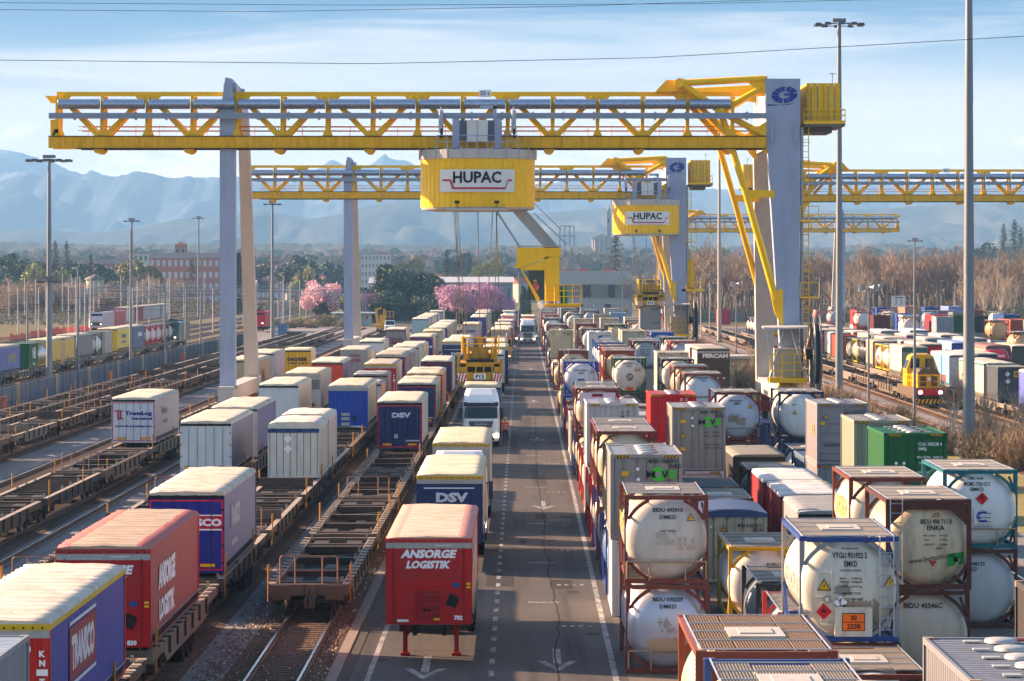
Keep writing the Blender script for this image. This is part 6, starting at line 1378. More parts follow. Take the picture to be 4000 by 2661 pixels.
T('C', 312, 1, 'dark framed grey lettered', BRD, '#a7adb4', ladder=.75, signs=((.35, 1.95, .26),), text=(('BGBU 46 4291 9', -.1, 2.1, .1, .8), ('MAX. GROSS 37200', -.1, 1.8, .1, .9), ('TARE 13718', -.1, 1.62, .1, .9), ('TEST P 1.300 bar', -.1, 1.45, .1, .9), ('CAPACITY 25000 L', -.1, 1.28, .1, .9)), open_top=False); T('C', 320, 1, 'rust framed grey', BR, GSH, open_top=False)
Cn('C', 348, 1, 'cream flat-ribbed', '#b4ae94', Hc=2.9, end='corr'); Cn('C', 356, 1, 'cream rear', '#b4ae9a', Hc=2.9, end='corr'); T('C', 408, 1, 'green framed cream', '#1f5236', CSH, open_top=False); T('C', 415, 1, 'brown framed cream', BR, CSH, open_top=False)
for Y in (312, 320, 348, 356, 408, 415, 442, 482, 557, 590): Cn('C', Y, 0, 'dusty', '#989286', lo=True)
Cn('C', 442, 1, 'grey-topped cream', '#b8b3a2', Hc=2.9, end='corr', panel='#4b5358');
Cn('C', 482, 1, 'grey-cream', '#a39d8e', Hc=2.9, end='corr'); T('C', 557, 1, 'dark brown framed', BRD, GSH, open_top=False); T('C', 564, 1, 'white-lettered brown framed', BR, '#aab4c2', signs=((.6, 1.8, .4),)); Cn('C', 597, 1, 'white blue-capped', '#b5b6b4', roof='#2c3c60', Hc=2.9, end='corr'); T('C', 605, 1, 'brown framed far', BR, CSH, lo=True)
# --- outer row (D)
T('D', 109.6, 0, 'brown framed grey', BRD, '#aeb0b2', text=(('BIDU 498173', -.3, 2.1, .12, .9), ('EMKD', -.3, 1.93, .12)), rail=False)
T('D', 109.6, 1, 'teal framed white', TEAL, '#dad9d6', open_top=False, rail=True, text=(('CIMC TANK', -.12, 2.3, .08, .5), ('MCMU 735115 2', -.1, 2.12, .13, .85), ('EMKD', -.1, 1.95, .12)), placards=(('red', .05, 1.65, .42),), extra=blue_c, dirt=.1)
Cn('D', 128, 0, 'green', '#1d5a34', end='doors'); Cn('D', 128, 1, 'green', '#0f5a2c', roof='#2f6a50', Hc=2.9, end='doors', hatches=4, rods='#1c5a36', castc='#1a4a30', text=(('CLIU 300238 4', .55, 2.48, .13, .9), ('3MBJ', .25, 2.28, .15), ('MAX GROSS    36000 KG', .55, 1.98, .08, 1.0), ('TARE', .25, 1.75, .08), ('PAYLOAD', .3, 1.4, .08), ('JM', .7, .7, .45, .6)), lcol='#d8e0d6', side_text=(('(_)CEPA', 2.4, .9, .6, '#d6dcd0', 2.4),), logo=lambda r, Hc: small_signs(r, Hc, (-.9, 1.3), (), ((-.75, 1.75), (-.45, 1.75))))
Cn('D', 139, 0, 'rusty grey', '#8d877c'); Cn('D', 139, 1, 'beige-green', '#8b8d7a', Hc=2.9, end='corr', hatches=4, castc='#7d7058', text=(('M   3', .4, 2.5, .12),), roof='#a09d94')
Cn('D', 157, 0, 'white barred', '#8c8a8e', end='doors', castc='#a3242a'); Cn('D', 157, 1, 'lilac-grey bulk', '#8d8688', Hc=2.9, end='bulk', hatches=4, castc='#8a8078', text=(('BUKU 455059 2', .5, 2.45, .12, .9), ('www.bertschi.com', -.25, .95, .13, 1.3)), logo=lambda r, Hc: small_signs(r, Hc, (-.8, 2.3), ((-.95, 1.95),), ()), roof='#9fa0a4', side_text=(('BERTSCHI', 2.2, 1.6, .5, '#c98a2a', 1.6),))
Cn('D', 164, 0, 'blue-grey', '#5a7084'); T('D', 171, 0, 'dark framed', NAVY, GSH)
T('D', 180.6, 0, 'navy framed', NAVY, '#7f8790'); T('D', 180.6, 1, 'navy framed broad white', '#1d2740', '#d4d3ce', text=(('MGU', -.35, 1.9, .08),), signs=((-.35, 1.5, .24),), end='arc', dirt=.3)
Cn('D', 201, 0, 'dark blue', '#1c3058', end='doors', text=(('C', 0, 2.2, .2),), lcol='#e0e0e0')
Sw('D', 263, 1, 'tall brown panelled', L=7.8, Hc=3.0, front='#4d4237', side='#b8b2a4', roof='#9a958a', frontkind='planks', buckles=False, text=(('FERCAM', .15, 2.45, .34, 2.0), ('CM 1638', .55, .7, .17)), lcol='#e6e0d4', trim='#3c3630'); Sw('D', 263, 0, 'dark', L=7.8, Hc=2.55, front='#2c2926', side='#57524a', roof='#77736a', buckles=False)
Sw('D', 274, 1, 'red', L=7.8, Hc=2.9, front='#b01c26', side='#b8b2a4', roof='#b0aca0', buckles=False, text=(('PAK', -.3, 2.2, .5, 1.3), ('S', -.6, 1.5, .4)), lcol='#e6dede'); Cn('D', 274, 0, 'dusty lower', '#8d877c')
T('D', 312, 1, 'bright red framed grey', '#b01e2a', '#b4bac2', end='box', open_top=False, text=(('NOYU', -.2, 2.2, .1),)); T('D', 329, 1, 'black framed white-ended', BLK, WSH, open_top=False); T('D', 358, 1, 'vivid blue framed white', '#1c4fa8', '#d5d9de', end='full', text=(('FCRU 988842', 0, 1.9, .12, .9), ('22K2', 0, 1.72, .12)), open_top=False); T('D', 366, 1, 'dark brown framed blue-grey', BRD, '#b8c2cf', open_top=False)
for Y in (312, 329, 358, 366, 391, 445): Cn('D', Y, 0, 'dusty', '#8c867a', lo=True)
T('D', 445, 1, 'brown framed big white', BRD, '#d8d4cc', text=(('o', 0, 2.1, .1),), open_top=False); T('D', 425, 1, 'white open-framed', BR, '#d6d2ca') ; T('D', 425, 0, 'white', BR, '#d6d2ca', lo=True); Cn('D', 452, 1, 'cream open-topped', '#b8b2a0', Hc=2.9)
def bluee(r, Hc):
    m = MB(); diamond(m, .0, 1.75, .95, -.04, 0); 
    for k in (-.22, 0, .22): m.beam((-.18+k*.6, -.06, 1.75-.1-k), (.12+k*.6, -.06, 1.75+.2-k), .012, .07, 1)
    m.build('logo', [flat('#2358a8'), flat('#c5d2de')], r)
Cn('D', 525, 1, 'pale blue diamond-marked', '#7f9cae', Hc=2.59, end='corr', logo=bluee, hazard=False); Cn('D', 560, 1, 'white-topped brown', '#b9b5ac', end='corr', Hc=2.9); Cn('D', 525, 0, 'dusty blue', '#7a8894', lo=True); Cn('D', 560, 0, 'dusty white', '#9a968c', lo=True)
cnt = {}
for e in sorted(STK, key=lambda e: (e[0], e[1], e[2])):
    row, Y, lv, desc, cat, key, fn = e
    cnt[(row, lv)] = cnt.get((row, lv), 0) + 1
    lab = f"{desc}, {'top' if lv else 'bottom'} level, {ORD[cnt[(row, lv)]-1]} from camera in {ROWN[row]}"
    rr = random.Random(Y*3+lv)
    proto(key, fn, lab, cat, (ROWX[row] + rr.uniform(-.04, .04), Y, .012 + (2.6 if lv else 0)), radians(rr.uniform(-.35, .35)), 'containers and tanks stacked right of the road')
# ================================================================== TRAINS AND LOADS LEFT OF THE ROAD
TN = dict(T1='track beside the road', T2='second track left of road', T3='third track left of road', T4='track left of the crane legs', T6='second track from the grey fence', T7='track beside the grey fence')
def wag(kind, col, lo, plate, rails):
    key = ('wag', kind, col, lo, plate, rails); return key, wagon(kind, col, lo=lo, plate=plate, rails=rails)
def train(tk, x, spec, label_track, group):
    for i, (Y, kind, col, word, plate, rails) in enumerate(spec):
        key, fn = wag(kind, col, Y > 330, plate, rails)
        proto(key, fn, f"{word} {'skeletal flat' if kind == 'flat' else 'deep pocket'} wagon, {ORD[i]} from camera on {label_track}", 'rail wagon', (x, Y, RZ - .0), 0, group)
WC = [('#65584c', 'grey-brown'), ('#5c4a3c', 'rusty brown'), ('#7a6e60', 'dusty grey'), ('#483d35', 'dark brown')]
def seq(y0, y1, first=(), step=21.0, seed=1):
    r = random.Random(seed); out = []; y = y0; i = 0
    while y < y1:
        f = first[i] if i < len(first) else r.choice(('flat', 'pocket')); c, w = r.choice(WC)
        out.append((y, f, c, w, f == 'flat' and r.random() < .7, i % 2 == 0)); y += step; i += 1
    return out
train('T1', TR['T1'], seq(110.2, 640, ('pocket', 'pocket', 'pocket', 'pocket', 'pocket'), 21.3, 2), TN['T1'], 'wagons on the track beside the road')
train('T2', TR['T2'], seq(48.5, 560, ('pocket', 'pocket', 'pocket', 'flat', 'flat', 'flat'), 21.2, 3), TN['T2'], 'wagons on the second track')
train('T3', TR['T3'], seq(67, 640, ('flat', 'pocket', 'pocket', 'flat', 'pocket'), 21.4, 4), TN['T3'], 'wagons on the third track')
train('T4', TR['T4'], seq(88, 560, ('flat', 'flat', 'flat', 'flat', 'pocket', 'flat'), 21.3, 6), TN['T4'], 'wagons left of the crane legs')
train('T6', TR['T6'], seq(125, 560, ('flat', 'flat', 'flat', 'pocket', 'flat', 'flat'), 21.2, 7), TN['T6'], 'wagons near the grey fence')
train('T7', TR['T7'], seq(160, 560, ('pocket', 'flat', 'pocket', 'flat'), 21.3, 9), TN['T7'], 'wagons beside the grey fence')
LD = {}
def load(tk, Y, desc, noun='swap body', x=None, z=0.0, rz=0, **k):
    if Y > 430: k['lo'] = True
    k.setdefault('z0', 1.5); k.setdefault('Hc', 2.62)
    LD[tk] = LD.get(tk, 0) + 1
    key = ('ld', repr(sorted((a, repr(b)) for a, b in k.items())))
    where = {'P': 'lorry lane left of the dashes', 'U': 'far right train', 'W': 'train beyond the grey fence'}.get(tk) or TN.get(tk) or tk
    proto(key, lambda: swap(name={'swap body': 'swap_body', 'trailer': 'semi_trailer', 'box': 'swap_body'}[noun], **k)(), f"{desc} {noun}, {ORD[LD[tk]-1]} load on {where}" if tk != 'P' else f"{desc} {noun}, {ORD[LD[tk]-1]} in {where}", noun if noun != 'box' else 'swap body', (x if x is not None else TR[tk], Y, z), rz, 'swap bodies and trailers in the yard')
LT = '#c7bfa9'   # dusty tarpaulin roof
# red corrugated ends etc.
def coupling_box(root, z0, Hc, L, col='#8c1014'):
    m = MB(); m.box(-.28, .32, -.05, -.02, z0+.15, z0+1.02, 0)
    m.box(-1.02, 1.02, -.022, 0, z0+1.32, z0+Hc-.36, 1); m.box(-1.06, -1.03, -.03, 0, z0+.05, z0+Hc-.3, 0); m.box(1.03, 1.06, -.03, 0, z0+.05, z0+Hc-.3, 0)
    for z in (.35, .62, .88): m.box(-.3, .34, -.10, -.02, z0+z, z0+z+.05, 1)
    for x in (-.3, .3): m.box(x, x+.05, -.12, -.02, z0+.12, z0+1.05, 1)
    m.lathe([(-.08, .01), (-.08, .05)], 0, z0+.45, 10, 2, 'y'); m.lathe([(-.08, .01), (-.08, .05)], -.12, z0+.45, 10, 2, 'y'); m.build('coupling_panel', [paint(col, .5, 0, .3), paint('#a5191d', .5, 0, .3), DARK], root)
    m = MB(); m.prism([(.5, -.05, z0+.62), (.8, -.05, z0+.5), (.92, -.05, z0+.82), (.64, -.05, z0+.96)], (0, .04, 0)); m.build('document_box', DARK, root)
    m = MB(); m.box(.72, .92, -.045, -.02, z0+1.12, z0+1.26, 1); m.box(1.12, 1.24, -.045, -.02, z0+1.1, z0+1.16, 0); m.box(1.12, 1.24, -.045, -.02, z0+1.2, z0+1.26, 0); m.box(-.94, -.6, -.045, -.02, z0+.1, z0+.17, 2); m.box(.15, .33, -.14, -.12, z0+.16, z0+.22, 0); m.build('sticker', [YELF, flat('#1c4a86'), WHT], root)
AN = dict(front='#b01418', side='#9a4a48', roof='#a89580', band='#b0605a', trim='#a32a2e', wheels=True, slcol='#eee4e0', safety=True, dirt=.12)
proto(('t2c',), box_container(col='#7d858c', Hc=2.85, end='corr', roof='#aab4bc', castc='#8f8a80', hazard=False), 'grey ribbed-roof container cut off at the lower left corner', 'container', (TR['T2'], 62.7, 1.38))
load('T2', 71.3, 'blue curtain red-fronted yellow-edged', 'trailer', L=13.6, Hc=2.72, front='#c22a20', side='#3b4690', roof='#c9bfae', trim='#c9a51c', frontkind='corr', wheels=True, side_text=(('TRANSCO', 5.4, 1.65, .8, 3.9), ('www.transco.eu', 3.6, .45, .26, 2.6)), slcol='#c9c7c9', text=tuple((c, 1.12, 2.05-i*.2, .14) for i, c in enumerate('KN-T86')) + (('00', .78, 2.15, .16),), lcol='#eeeeee', extra=lambda r, z0, Hc, L: (lambda m: (m.box(1.283, 1.286, 3.1, 7.7, z0+1.05, z0+2.25, 0), m.box(1.283, 1.287, 3.1, 7.7, z0+2.3, z0+2.38, 1), m.box(1.283, 1.287, 3.1, 7.7, z0+.92, z0+1.0, 1), m.build('side_panel', [paint('#8a3a40', .6), flat('#c9c7c9')], r)))(MB()))
load('T2', 90.6, 'red muted-sided numbered 830', 'trailer', L=13.6, Hc=2.72, side_text=(('ANSORGE', 4.2, 1.72, .72, 4.4), ('LOGISTIK', 4.2, .8, .62, 4.0)), text=(('ANSORGE', .0, 2.12, .26, 1.6, .25), ('LOGISTIK', .0, 1.82, .24, 1.3, .25), ('830', .78, .14, .14)), extra=lambda r, z0, Hc, L: coupling_box(r, z0, Hc, L), **AN)
load('T2', 113, 'dark blue doors red-edged', 'trailer', L=13.6, Hc=2.72, front='#1a2384', side='#77748e', roof='#c4baa6', frontkind='doors', wheels=True, edge='#d4202a', reflect=True, text=(('TRANSCO', .2, 1.72, .26, 2.0),), side_text=(('TRANSCO', 4.4, 1.7, .8, 3.6), ('www.transco.eu', 4, .8, .24, 2.4)), slcol='#b9b2b6', extra=lambda r, z0, Hc, L: (lambda m: (m.box(-1.2, 1.2, -.02, -.001, z0+1.5, z0+1.94, 0), m.box(-1.2, 1.2, -.022, -.001, z0+1.94, z0+1.98, 1), m.box(-1.2, 1.2, -.022, -.001, z0+1.45, z0+1.5, 1), m.build('name_panel', [flat('#b0222c'), WHT], r)))(MB()) or (lambda m: (m.box(1.283, 1.286, 2.5, 6.4, z0+1.1, z0+2.25), m.build('side_panel', paint('#8a5560', .6), r)))(MB()))
def diamonds(r, z0, Hc, L):
    m = MB(); diamond(m, -.28, z0+1.95, .42, -.05, 0); diamond(m, -.28, z0+1.45, .42, -.05, 0); m.build('placard_holder', WHT, r)
    m = MB(); m.box(-1.26, 1.26, -.03, .0, z0+Hc-.26, z0+Hc-.05); m.build('front_flap', paint('#24446c', .6, 0, .2), r)
load('T2', 166, 'worn white ribbed blue-hooded', L=7.6, Hc=2.5, z0=1.45, front='#c9c6ba', side='#b3ada0', roof='#c9c4b6', frontkind='ribs', arch=.28, ribs=False, trim=None, extra=diamonds, dirt=.3, buckles=False)
load('T2', 174.2, 'second worn white', L=7.6, Hc=2.55, z0=1.45, front='#c9c6ba', side='#b8b0a2', roof='#cfc9ba', arch=.28, ribs=False, buckles=False)
def bluebox(r, z0, Hc, L):
    m = MB()
    for z in (.15, .5, .78): m.box(-.45, .1, -.08, -.03, z0+z, z0+z+.2, 0)
    m.build('connector_plate', paint('#b9b6ae', .5, 0, .5), r); m = MB(); m.prism([(.3, -.06, z0+.48), (.52, -.06, z0+.44), (.56, -.06, z0+.72), (.33, -.06, z0+.76)], (0, .03, 0)); m.build('document_box', DARK, r)
load('T2', 218, 'bright blue ribbed-front', 'trailer', L=13.6, Hc=2.75, front='#1440a0', side='#9a958c', roof='#c2b9a4', trim='#b8b4a6', frontkind='corr', wheels=True, text=(('XA 742AB', .5, .1, .12),), extra=bluebox)
load('T2', 267, 'scarlet yellow-edged', 'trailer', L=13.6, Hc=2.8, front='#b81e24', side='#8f8b86', roof='#a8a193', trim='#cfa51c', frontkind='corr', text=(('A 444', .45, 2.25, .14),) + tuple((c, 1.13, 1.9-i*.2, .12) for i, c in enumerate('KN-T3444')))
load('T2', 288, 'dark round-roofed', 'trailer', L=13.6, Hc=2.9, front='#1d2a72', side='#8a6a70', roof='#a39c8c', arch=.2, edge='#c4222c'); load('T2', 303.5, 'white red-sided', 'trailer', L=13.6, Hc=2.9, front='#c9c5bc', side='#77706f', roof='#c4bba8', edge='#c4222c')
load('T2', 326, 'black-edged white', 'trailer', L=13.6, Hc=2.85, front='#c9c6c0', side='#b1ab9c', roof='#c4bca8', edge='#c4222c'); load('T2', 343, 'cream', L=7.8, front='#b9b4a6', side='#aaa494', roof='#c4bca8'); load('T2', 352, 'pale grey', L=7.8, front='#a9aaa6', side='#aaa494', roof='#c4bca8')
load('T2', 377, 'navy red-edged lettered', 'trailer', L=13.6, Hc=2.85, front='#20287c', side='#a39c90', roof='#c8c0ac', edge='#c4222c', text=(('TRANSCO', .2, 1.7, .25, 2.0),)); load('T2', 398, 'grey weathered', L=7.8, front='#8f8b84', side='#a39a88', roof='#a8a294', arch=.1); load('T2', 424, 'yellow-edged beige', 'trailer', L=13.6, front='#b9b09a', side='#b0a794', roof='#c6bc9e', trim='#c9a11c')
load('T2', 450, 'blue red-framed', 'trailer', L=13.6, front='#232c80', side='#a39c90', roof='#c8c0ac', edge='#c4222c'); load('T2', 470, 'beige small', L=7.8, front='#a9a294', side='#a39c90', roof='#c8c0ac'); load('T2', 481, 'beige wide', 'trailer', L=13.6, front='#b9b4a6', side='#96695e', roof='#c8c0ac'); load('T2', 504, 'yellow-rimmed green', 'trailer', L=13.6, front='#a39c8c', side='#2f8a4c', roof='#c8c0ac', trim='#c9a11c')
load('T2', 239, 'white ribbed-roof', L=7.2, Hc=2.3, z0=1.4, front='#aeb0ac', side='#b5b0a4', roof='#a4a8a8', buckles=False); load('T2', 250, 'grey hazard-cornered', L=7.2, Hc=2.6, z0=1.4, front='#8b8f8e', side='#8d8a86', roof='#8f969a', buckles=False)
# T1
DSVF = dict(front='#1d2c5a', side='#aca79c', roof='#c4bba8', lcol='#c9ccd6', wheels=True, frontkind='ribs', dirt=.1)
load('T1', 192, 'navy red-framed numbered', 'trailer', L=13.6, Hc=2.75, edge='#d0202c', reflect=True, text=(('DSV', .1, 1.95, .30, 1.1), ('DSVA9800530', .75, .48, .1, .8)), extra=lambda r, z0, Hc, L: (lambda m: (m.box(-.3, -.1, -.04, -.0, z0+.62, z0+.86), m.build('sticker', flat('#a9a9a4'), r)))(MB()), **DSVF)
load('T1', 223, 'dark blue red-edged', 'trailer', L=13.6, Hc=2.75, edge='#d0202c', reflect=True, text=(('DSV', .1, 1.9, .30, 1.1), ('DSVA9800336', .7, .45, .1, .8)), **DSVF)
load('T1', 241, 'scarlet-framed cherry', 'trailer', L=13.6, Hc=2.85, front='#a01c26', side='#96706a', roof='#c4bba8', edge='#d0202c')
load('T1', 275, 'deep blue with red rim', 'trailer', L=13.6, Hc=2.85, edge='#d0202c', reflect=True, text=(('000 02 0', .6, .3, .12),), **DSVF)
load('T1', 348, 'yellow-edged navy lined', 'trailer', L=13.6, Hc=2.9, trim='#c9a542', text=(('DSV', .3, 1.6, .36, 1.3), ('DSVA 9800810', -.2, .8, .1)), extra=lambda r, z0, Hc, L: (lambda m: (m.box(-1.1, 1.1, -.025, -.005, z0+2.05, z0+2.09), m.build('pinstripe', WHT, r)))(MB()), front='#1d2c5a', side='#aca79c', roof='#c4bba8', lcol='#c9ccd6')
load('T1', 366, 'white rivet-edged', 'trailer', L=13.6, front='#b9b6ae', side='#a9a498', roof='#c9c1ae', trim='#b8b09a'); load('T1', 384, 'white plain', 'trailer', L=13.6, front='#c6c3bb', side='#a9a498', roof='#cfc8b6'); load('T1', 465, 'grey and navy yellow-topped', 'trailer', L=13.6, Hc=2.9, front='#b3b3b0', side='#8d8a86', roof='#c4bba8', trim='#c9a542', text=(('DSV', 0, 1.9, .34, 1.2),), lcol='#2a3346')
for Y, d, f, kw in ((535, 'blue red-rimmed', '#26347c', dict(edge='#c4222c')), (552, 'beige', '#a9a294', {}), (590, 'cream brown-sided', '#b0a898', {}), (618, 'yellow-topped grey', '#9a978e', dict(trim='#c9a542'))): load('T1', Y, d, 'trailer', L=13.6, Hc=2.9, front=f, side='#a39c90', roof='#c4bba8', **kw)
# T3
load('T3', 167, 'plain white-doored blue-sided', 'trailer', L=13.6, Hc=2.68, front='#c6c9ca', side='#48567c', roof='#c2bba8', frontkind='doors', wheels=True, extra=lambda r, z0, Hc, L: [(lambda m: (m.box(x-.07, x+.07, -.03, 0, z0+.15, z0+.5, 1), m.box(x-.05, x+.05, -.04, -.03, z0+.18, z0+.47, 0), m.build('reflector_plate', [YELF, REDF], r)))(MB()) for x in (-.98, .72)])
load('T3', 183.5, 'faded blue cream-roofed', 'trailer', L=13.6, Hc=2.72, front='#a9aaa8', side='#56628c', roof='#c2bba8', wheels=True)
load('T3', 217, 'smooth white', 'trailer', L=13.6, Hc=2.85, front='#c6c9c8', side='#b3aea2', roof='#c9c3b2', buckles=False, wheels=True)
load('T3', 241, 'white grey-topped stained', 'trailer', L=13.6, Hc=2.85, front='#b0ada6', side='#b0a69c', roof='#c6bea9', trim='#b3ad9c', extra=lambda r, z0, Hc, L: (lambda m: (m.box(-1.2, 1.2, -.03, -.01, z0+1.7, z0+2.4, 0), m.prism([(.55, -.03, z0+.5), (.8, -.03, z0+.38), (.95, -.03, z0+.62), (.7, -.03, z0+.74)], (0, -.03, 0), 1), m.build('grey_panel', [paint('#77736e', .6, 0, .5), DARK], r)))(MB()))
load('T3', 271, 'white-roofed blue orange-cornered', 'trailer', L=13.6, Hc=2.85, front='#c4442c', side='#5c6a92', roof='#c9c2b0')
load('T3', 314, 'grey red-lettered corrugated', 'trailer', L=13.6, Hc=2.85, front='#a39f9a', side='#c0a68a', roof='#c0b8a8', frontkind='corr', trim='#a39e96', text=(('arcese', .1, 2.3, .16, .9), ('XA 798 FS', .1, 1.85, .28, 1.1)), lcol='#b02a34')
load('T3', 351, 'clean white', 'trailer', L=13.6, Hc=2.85, front='#c2c5c6', side='#b3aea2', roof='#c9c3b2', buckles=False)
def arrowlogo(r, z0, Hc, L):
    m = MB(); c = lambda a, b: m.beam((a[0], -.045, z0+a[1]), (b[0], -.045, z0+b[1]), .03, .09, 0)
    for a, b in (((-.7, 1.75), (.1, 1.75)), ((-.85, 1.55), (.5, 1.55)), ((-.95, 1.3), (-.85, 1.55)), ((-.95, 1.3), (-.8, 1.05)), ((-.8, 1.05), (.1, 1.05)), ((.1, 1.05), (.1, 1.35)), ((-.6, 1.35), (.9, 1.35)), ((-.6, 1.2), (.1, 1.2)), ((.45, 1.9), (.9, 1.35)), ((.45, 1.9), (.45, 1.55)), ((.9, 1.35), (.45, 1.0)), ((.45, 1.0), (.45, 1.2))): c(a, b)
    m.build('logo', flat('#8c2436'), r)
load('T3', 424, 'grey crimson-arrow', 'trailer', L=13.6, Hc=2.85, front='#8f9092', side='#b8a892', roof='#c0b8a8', edge='#8c2a36', extra=arrowlogo, x=-16.0)
for Y, d, f, rf in ((517, 'ribbed pale blue', '#a9b4b8', '#b8b8b0'), (540, 'cream', '#a8a092', '#c4bba8'), (557, 'beige', '#b0a898', '#c4bba8'), (575, 'blue-fronted', '#2a4a8c', '#c4bba8'), (615, 'grey distant', '#9a9c9a', '#b8b8b0')): load('T3', Y, d, 'trailer', L=13.6, Hc=2.85, front=f, side='#b0a898', roof=rf)
# T4
load('T4', 197, 'white red-edged lettered', 'trailer', L=13.6, Hc=2.62, z0=1.6, front='#c9ccd0', side='#b5a8a2', roof='#c4bca8', frontkind='doors', edge='#c4222c', reflect=True, wheels=True, lcol='#1f2f7c', slcol='#8a7078', text=(('TransLog', .3, 1.72, .30, 1.6), ('International', .5, 1.44, .16, 1.2), ('www.tli-translog.com', 0, .98, .15, 2.2)), side_text=(('TransLog', 5.2, 1.7, .6, 3.2), ('International', 5.6, 1.1, .3, 2.6)), extra=lambda r, z0, Hc, L: (lambda m: (m.box(-1.1, -.6, -.035, -.02, z0+1.84, z0+1.92, 0), m.box(-.95, -.87, -.035, -.02, z0+1.38, z0+1.84, 0), m.box(-.78, -.7, -.035, -.02, z0+1.45, z0+1.84, 0), m.box(-.95, -.6, -.035, -.02, z0+1.38, z0+1.46, 0), m.build('logo', flat('#b3202e'), r)))(MB()))
load('T4', 279, 'beige orange-sided', 'trailer', x=-23.3, L=13.6, Hc=2.8, front='#b0a184', side='#c2996c', roof='#c6bca4', slcol='#a8785a', side_text=(('ITL', 6, 1.4, 1.0, 3),)); load('T4', 300, 'pale pink-sided', 'trailer', x=-23.5, L=13.6, Hc=2.85, front='#bab6ae', side='#bca9a4', roof='#c6bca4')
load('T4', 320, 'bright yellow blue-based', x=-21.5, L=7.8, Hc=2.9, z0=1.3, front='#d3a80c', side='#bfb49a', roof='#cfc4a4', frontkind='ribs', buckles=False, header='#b8951c', text=(('DACHSER', .0, 2.0, .34, 1.9), ('Intelligent Logistics', .05, 1.62, .16, 1.9)), lcol='#2a2840', extra=lambda r, z0, Hc, L: (lambda m: (m.box(-1.26, 1.26, -.02, .0, z0+.03, z0+.55), m.build('base_panel', paint('#232a5c', .5), r)))(MB()), dirt=.08)
# ------------------------------------------------------------------ lorry lane
load('P', 99.5, 'red landing-leg numbered 782', 'trailer', x=-2.78, z0=1.18, Hc=2.62, L=13.6, legs=True, arch=.03, text=(('ANSORGE', .0, 2.12, .26, 1.62, .25), ('LOGISTIK', .0, 1.80, .24, 1.3, .25), ('782', .88, .22, .14)), side_text=(('ANSORGE', 5, 1.7, .6, 4.0),), extra=lambda r, z0, Hc, L: coupling_box(r, z0, Hc, L), front='#b01216', side='#a87a70', roof='#c2ab94', band='#c88a7c', trim='#b8342c', wheels=True, slcol='#c8b4ac', safety=True, dirt=.1)
load('P', 129.8, 'navy yellow-headed pinstriped', 'trailer', x=-2.82, z0=1.15, Hc=2.65, L=12.6, trim='#c99c18', front='#1d2c5a', side='#a8a192', roof='#cfc2a4', lcol='#c9ccd6', wheels=True, text=(('DSV', .1, 1.78, .38, 1.25),), extra=lambda r, z0, Hc, L: (lambda m: (m.box(-1.0, .95, -.025, -.005, z0+2.12, z0+2.16), m.build('pinstripe', WHT, r)))(MB()))
load('P', 150.2, 'grey-fronted yellow-rimmed', 'trailer', x=-2.75, z0=1.15, Hc=2.85, L=13.6, trim='#b8952c', front='#8f9698', side='#a8a192', roof='#c9bda0', wheels=True)
load('P', 228.5, 'violet and green sided', 'trailer', x=-2.75, z0=1.15, Hc=2.7, L=13.6, front='#4a4a8c', side='#2f7a3c', roof='#b8b09c', wheels=True)
load('P', 316, 'white roofed', 'trailer', x=-3.0, z0=1.15, Hc=2.75, L=13.6, front='#b9b6ae', side='#9d978a', roof='#c8c0ac', wheels=True)
load('P', 339, 'navy gold-edged lettered', 'trailer', x=-2.7, z0=1.15, Hc=2.9, L=13.6, trim='#c9a11c', front='#1d2c5a', side='#aca79c', roof='#c4bba8', lcol='#c9ccd6', wheels=True, text=(('DSV', .2, 1.5, .36, 1.3),))
load('P', 365, 'cream yellow-edged', 'trailer', x=-2.9, z0=1.15, Hc=2.9, L=13.6, trim='#c9a11c', front='#a9a79c', side='#aca79c', roof='#c4bba8', wheels=True)
load('P', 440, 'grey marked yellow-edged', 'trailer', x=-2.85, z0=1.15, Hc=2.9, L=13.6, trim='#c9a542', front='#9a958c', side='#aca79c', roof='#c4bba8', extra=arrowlogo)
load('P', 462, 'pinkish red', 'trailer', x=-2.6, z0=1.15, Hc=2.8, L=13.6, front='#b04a44', side='#c0201f', roof='#c4bba8')
load('P', 487, 'white-cab following yellow-topped', 'trailer', x=-2.75, z0=1.15, Hc=2.9, L=13.6, trim='#c9a542', front='#a9a79c', side='#aca79c', roof='#c4bba8')
load('P', 520, 'grey wide', 'trailer', x=-2.5, z0=1.15, Hc=2.9, L=13.6, front='#9d9a94', side='#aca79c', roof='#c4bba8')
load('P', 580, 'yellow-crowned', 'trailer', x=-2.5, z0=1.15, Hc=2.9, L=13.6, trim='#c9a11c', front='#a9a79c', side='#aca79c', roof='#c4bba8')
load('P', 640, 'olive-topped distant', 'trailer', x=-2.5, z0=1.15, Hc=2.9, L=13.6, front='#8a9088', side='#aca79c', roof='#a9b0a0')
def truck(label, x, Y, **k):
    key = ('truck', repr(sorted(k.items()))); return proto(key, lambda: tractor(**k)(), label, 'lorry', (x, Y, 0.01), 0, 'lorries facing the camera')
truck('white lorry cab half hidden behind the navy yellow-headed trailer', -2.75, 144.4, col='#d6d8dc')
truck('white lorry cab with black grille below the hanging spreader', -2.75, 222.6, col='#e4e4e2', text=(('MAN', 1.52, .14, .75), ('Tirrenia Trucks Livorno', 2.95, .08, 1.2)), tcol='#b8bcc0')
truck('orange lorry cab with roof beacon and flat roof', -2.75, 434, col='#d9930c', high=False, beacon=True, text=(('BERTSCHI', 2.85, .2, 1.5),), tcol='#3a3428')
truck('white lorry cab behind the pinkish red trailer', -2.75, 481.5, col='#dadcdf')
truck('red lorry cab protruding past the grey wide trailer', -1.95, 546, col='#b01c24')
truck('crimson and white lorry cab under a yellow-crowned trailer', -2.5, 573.5, col='#b83a4c')
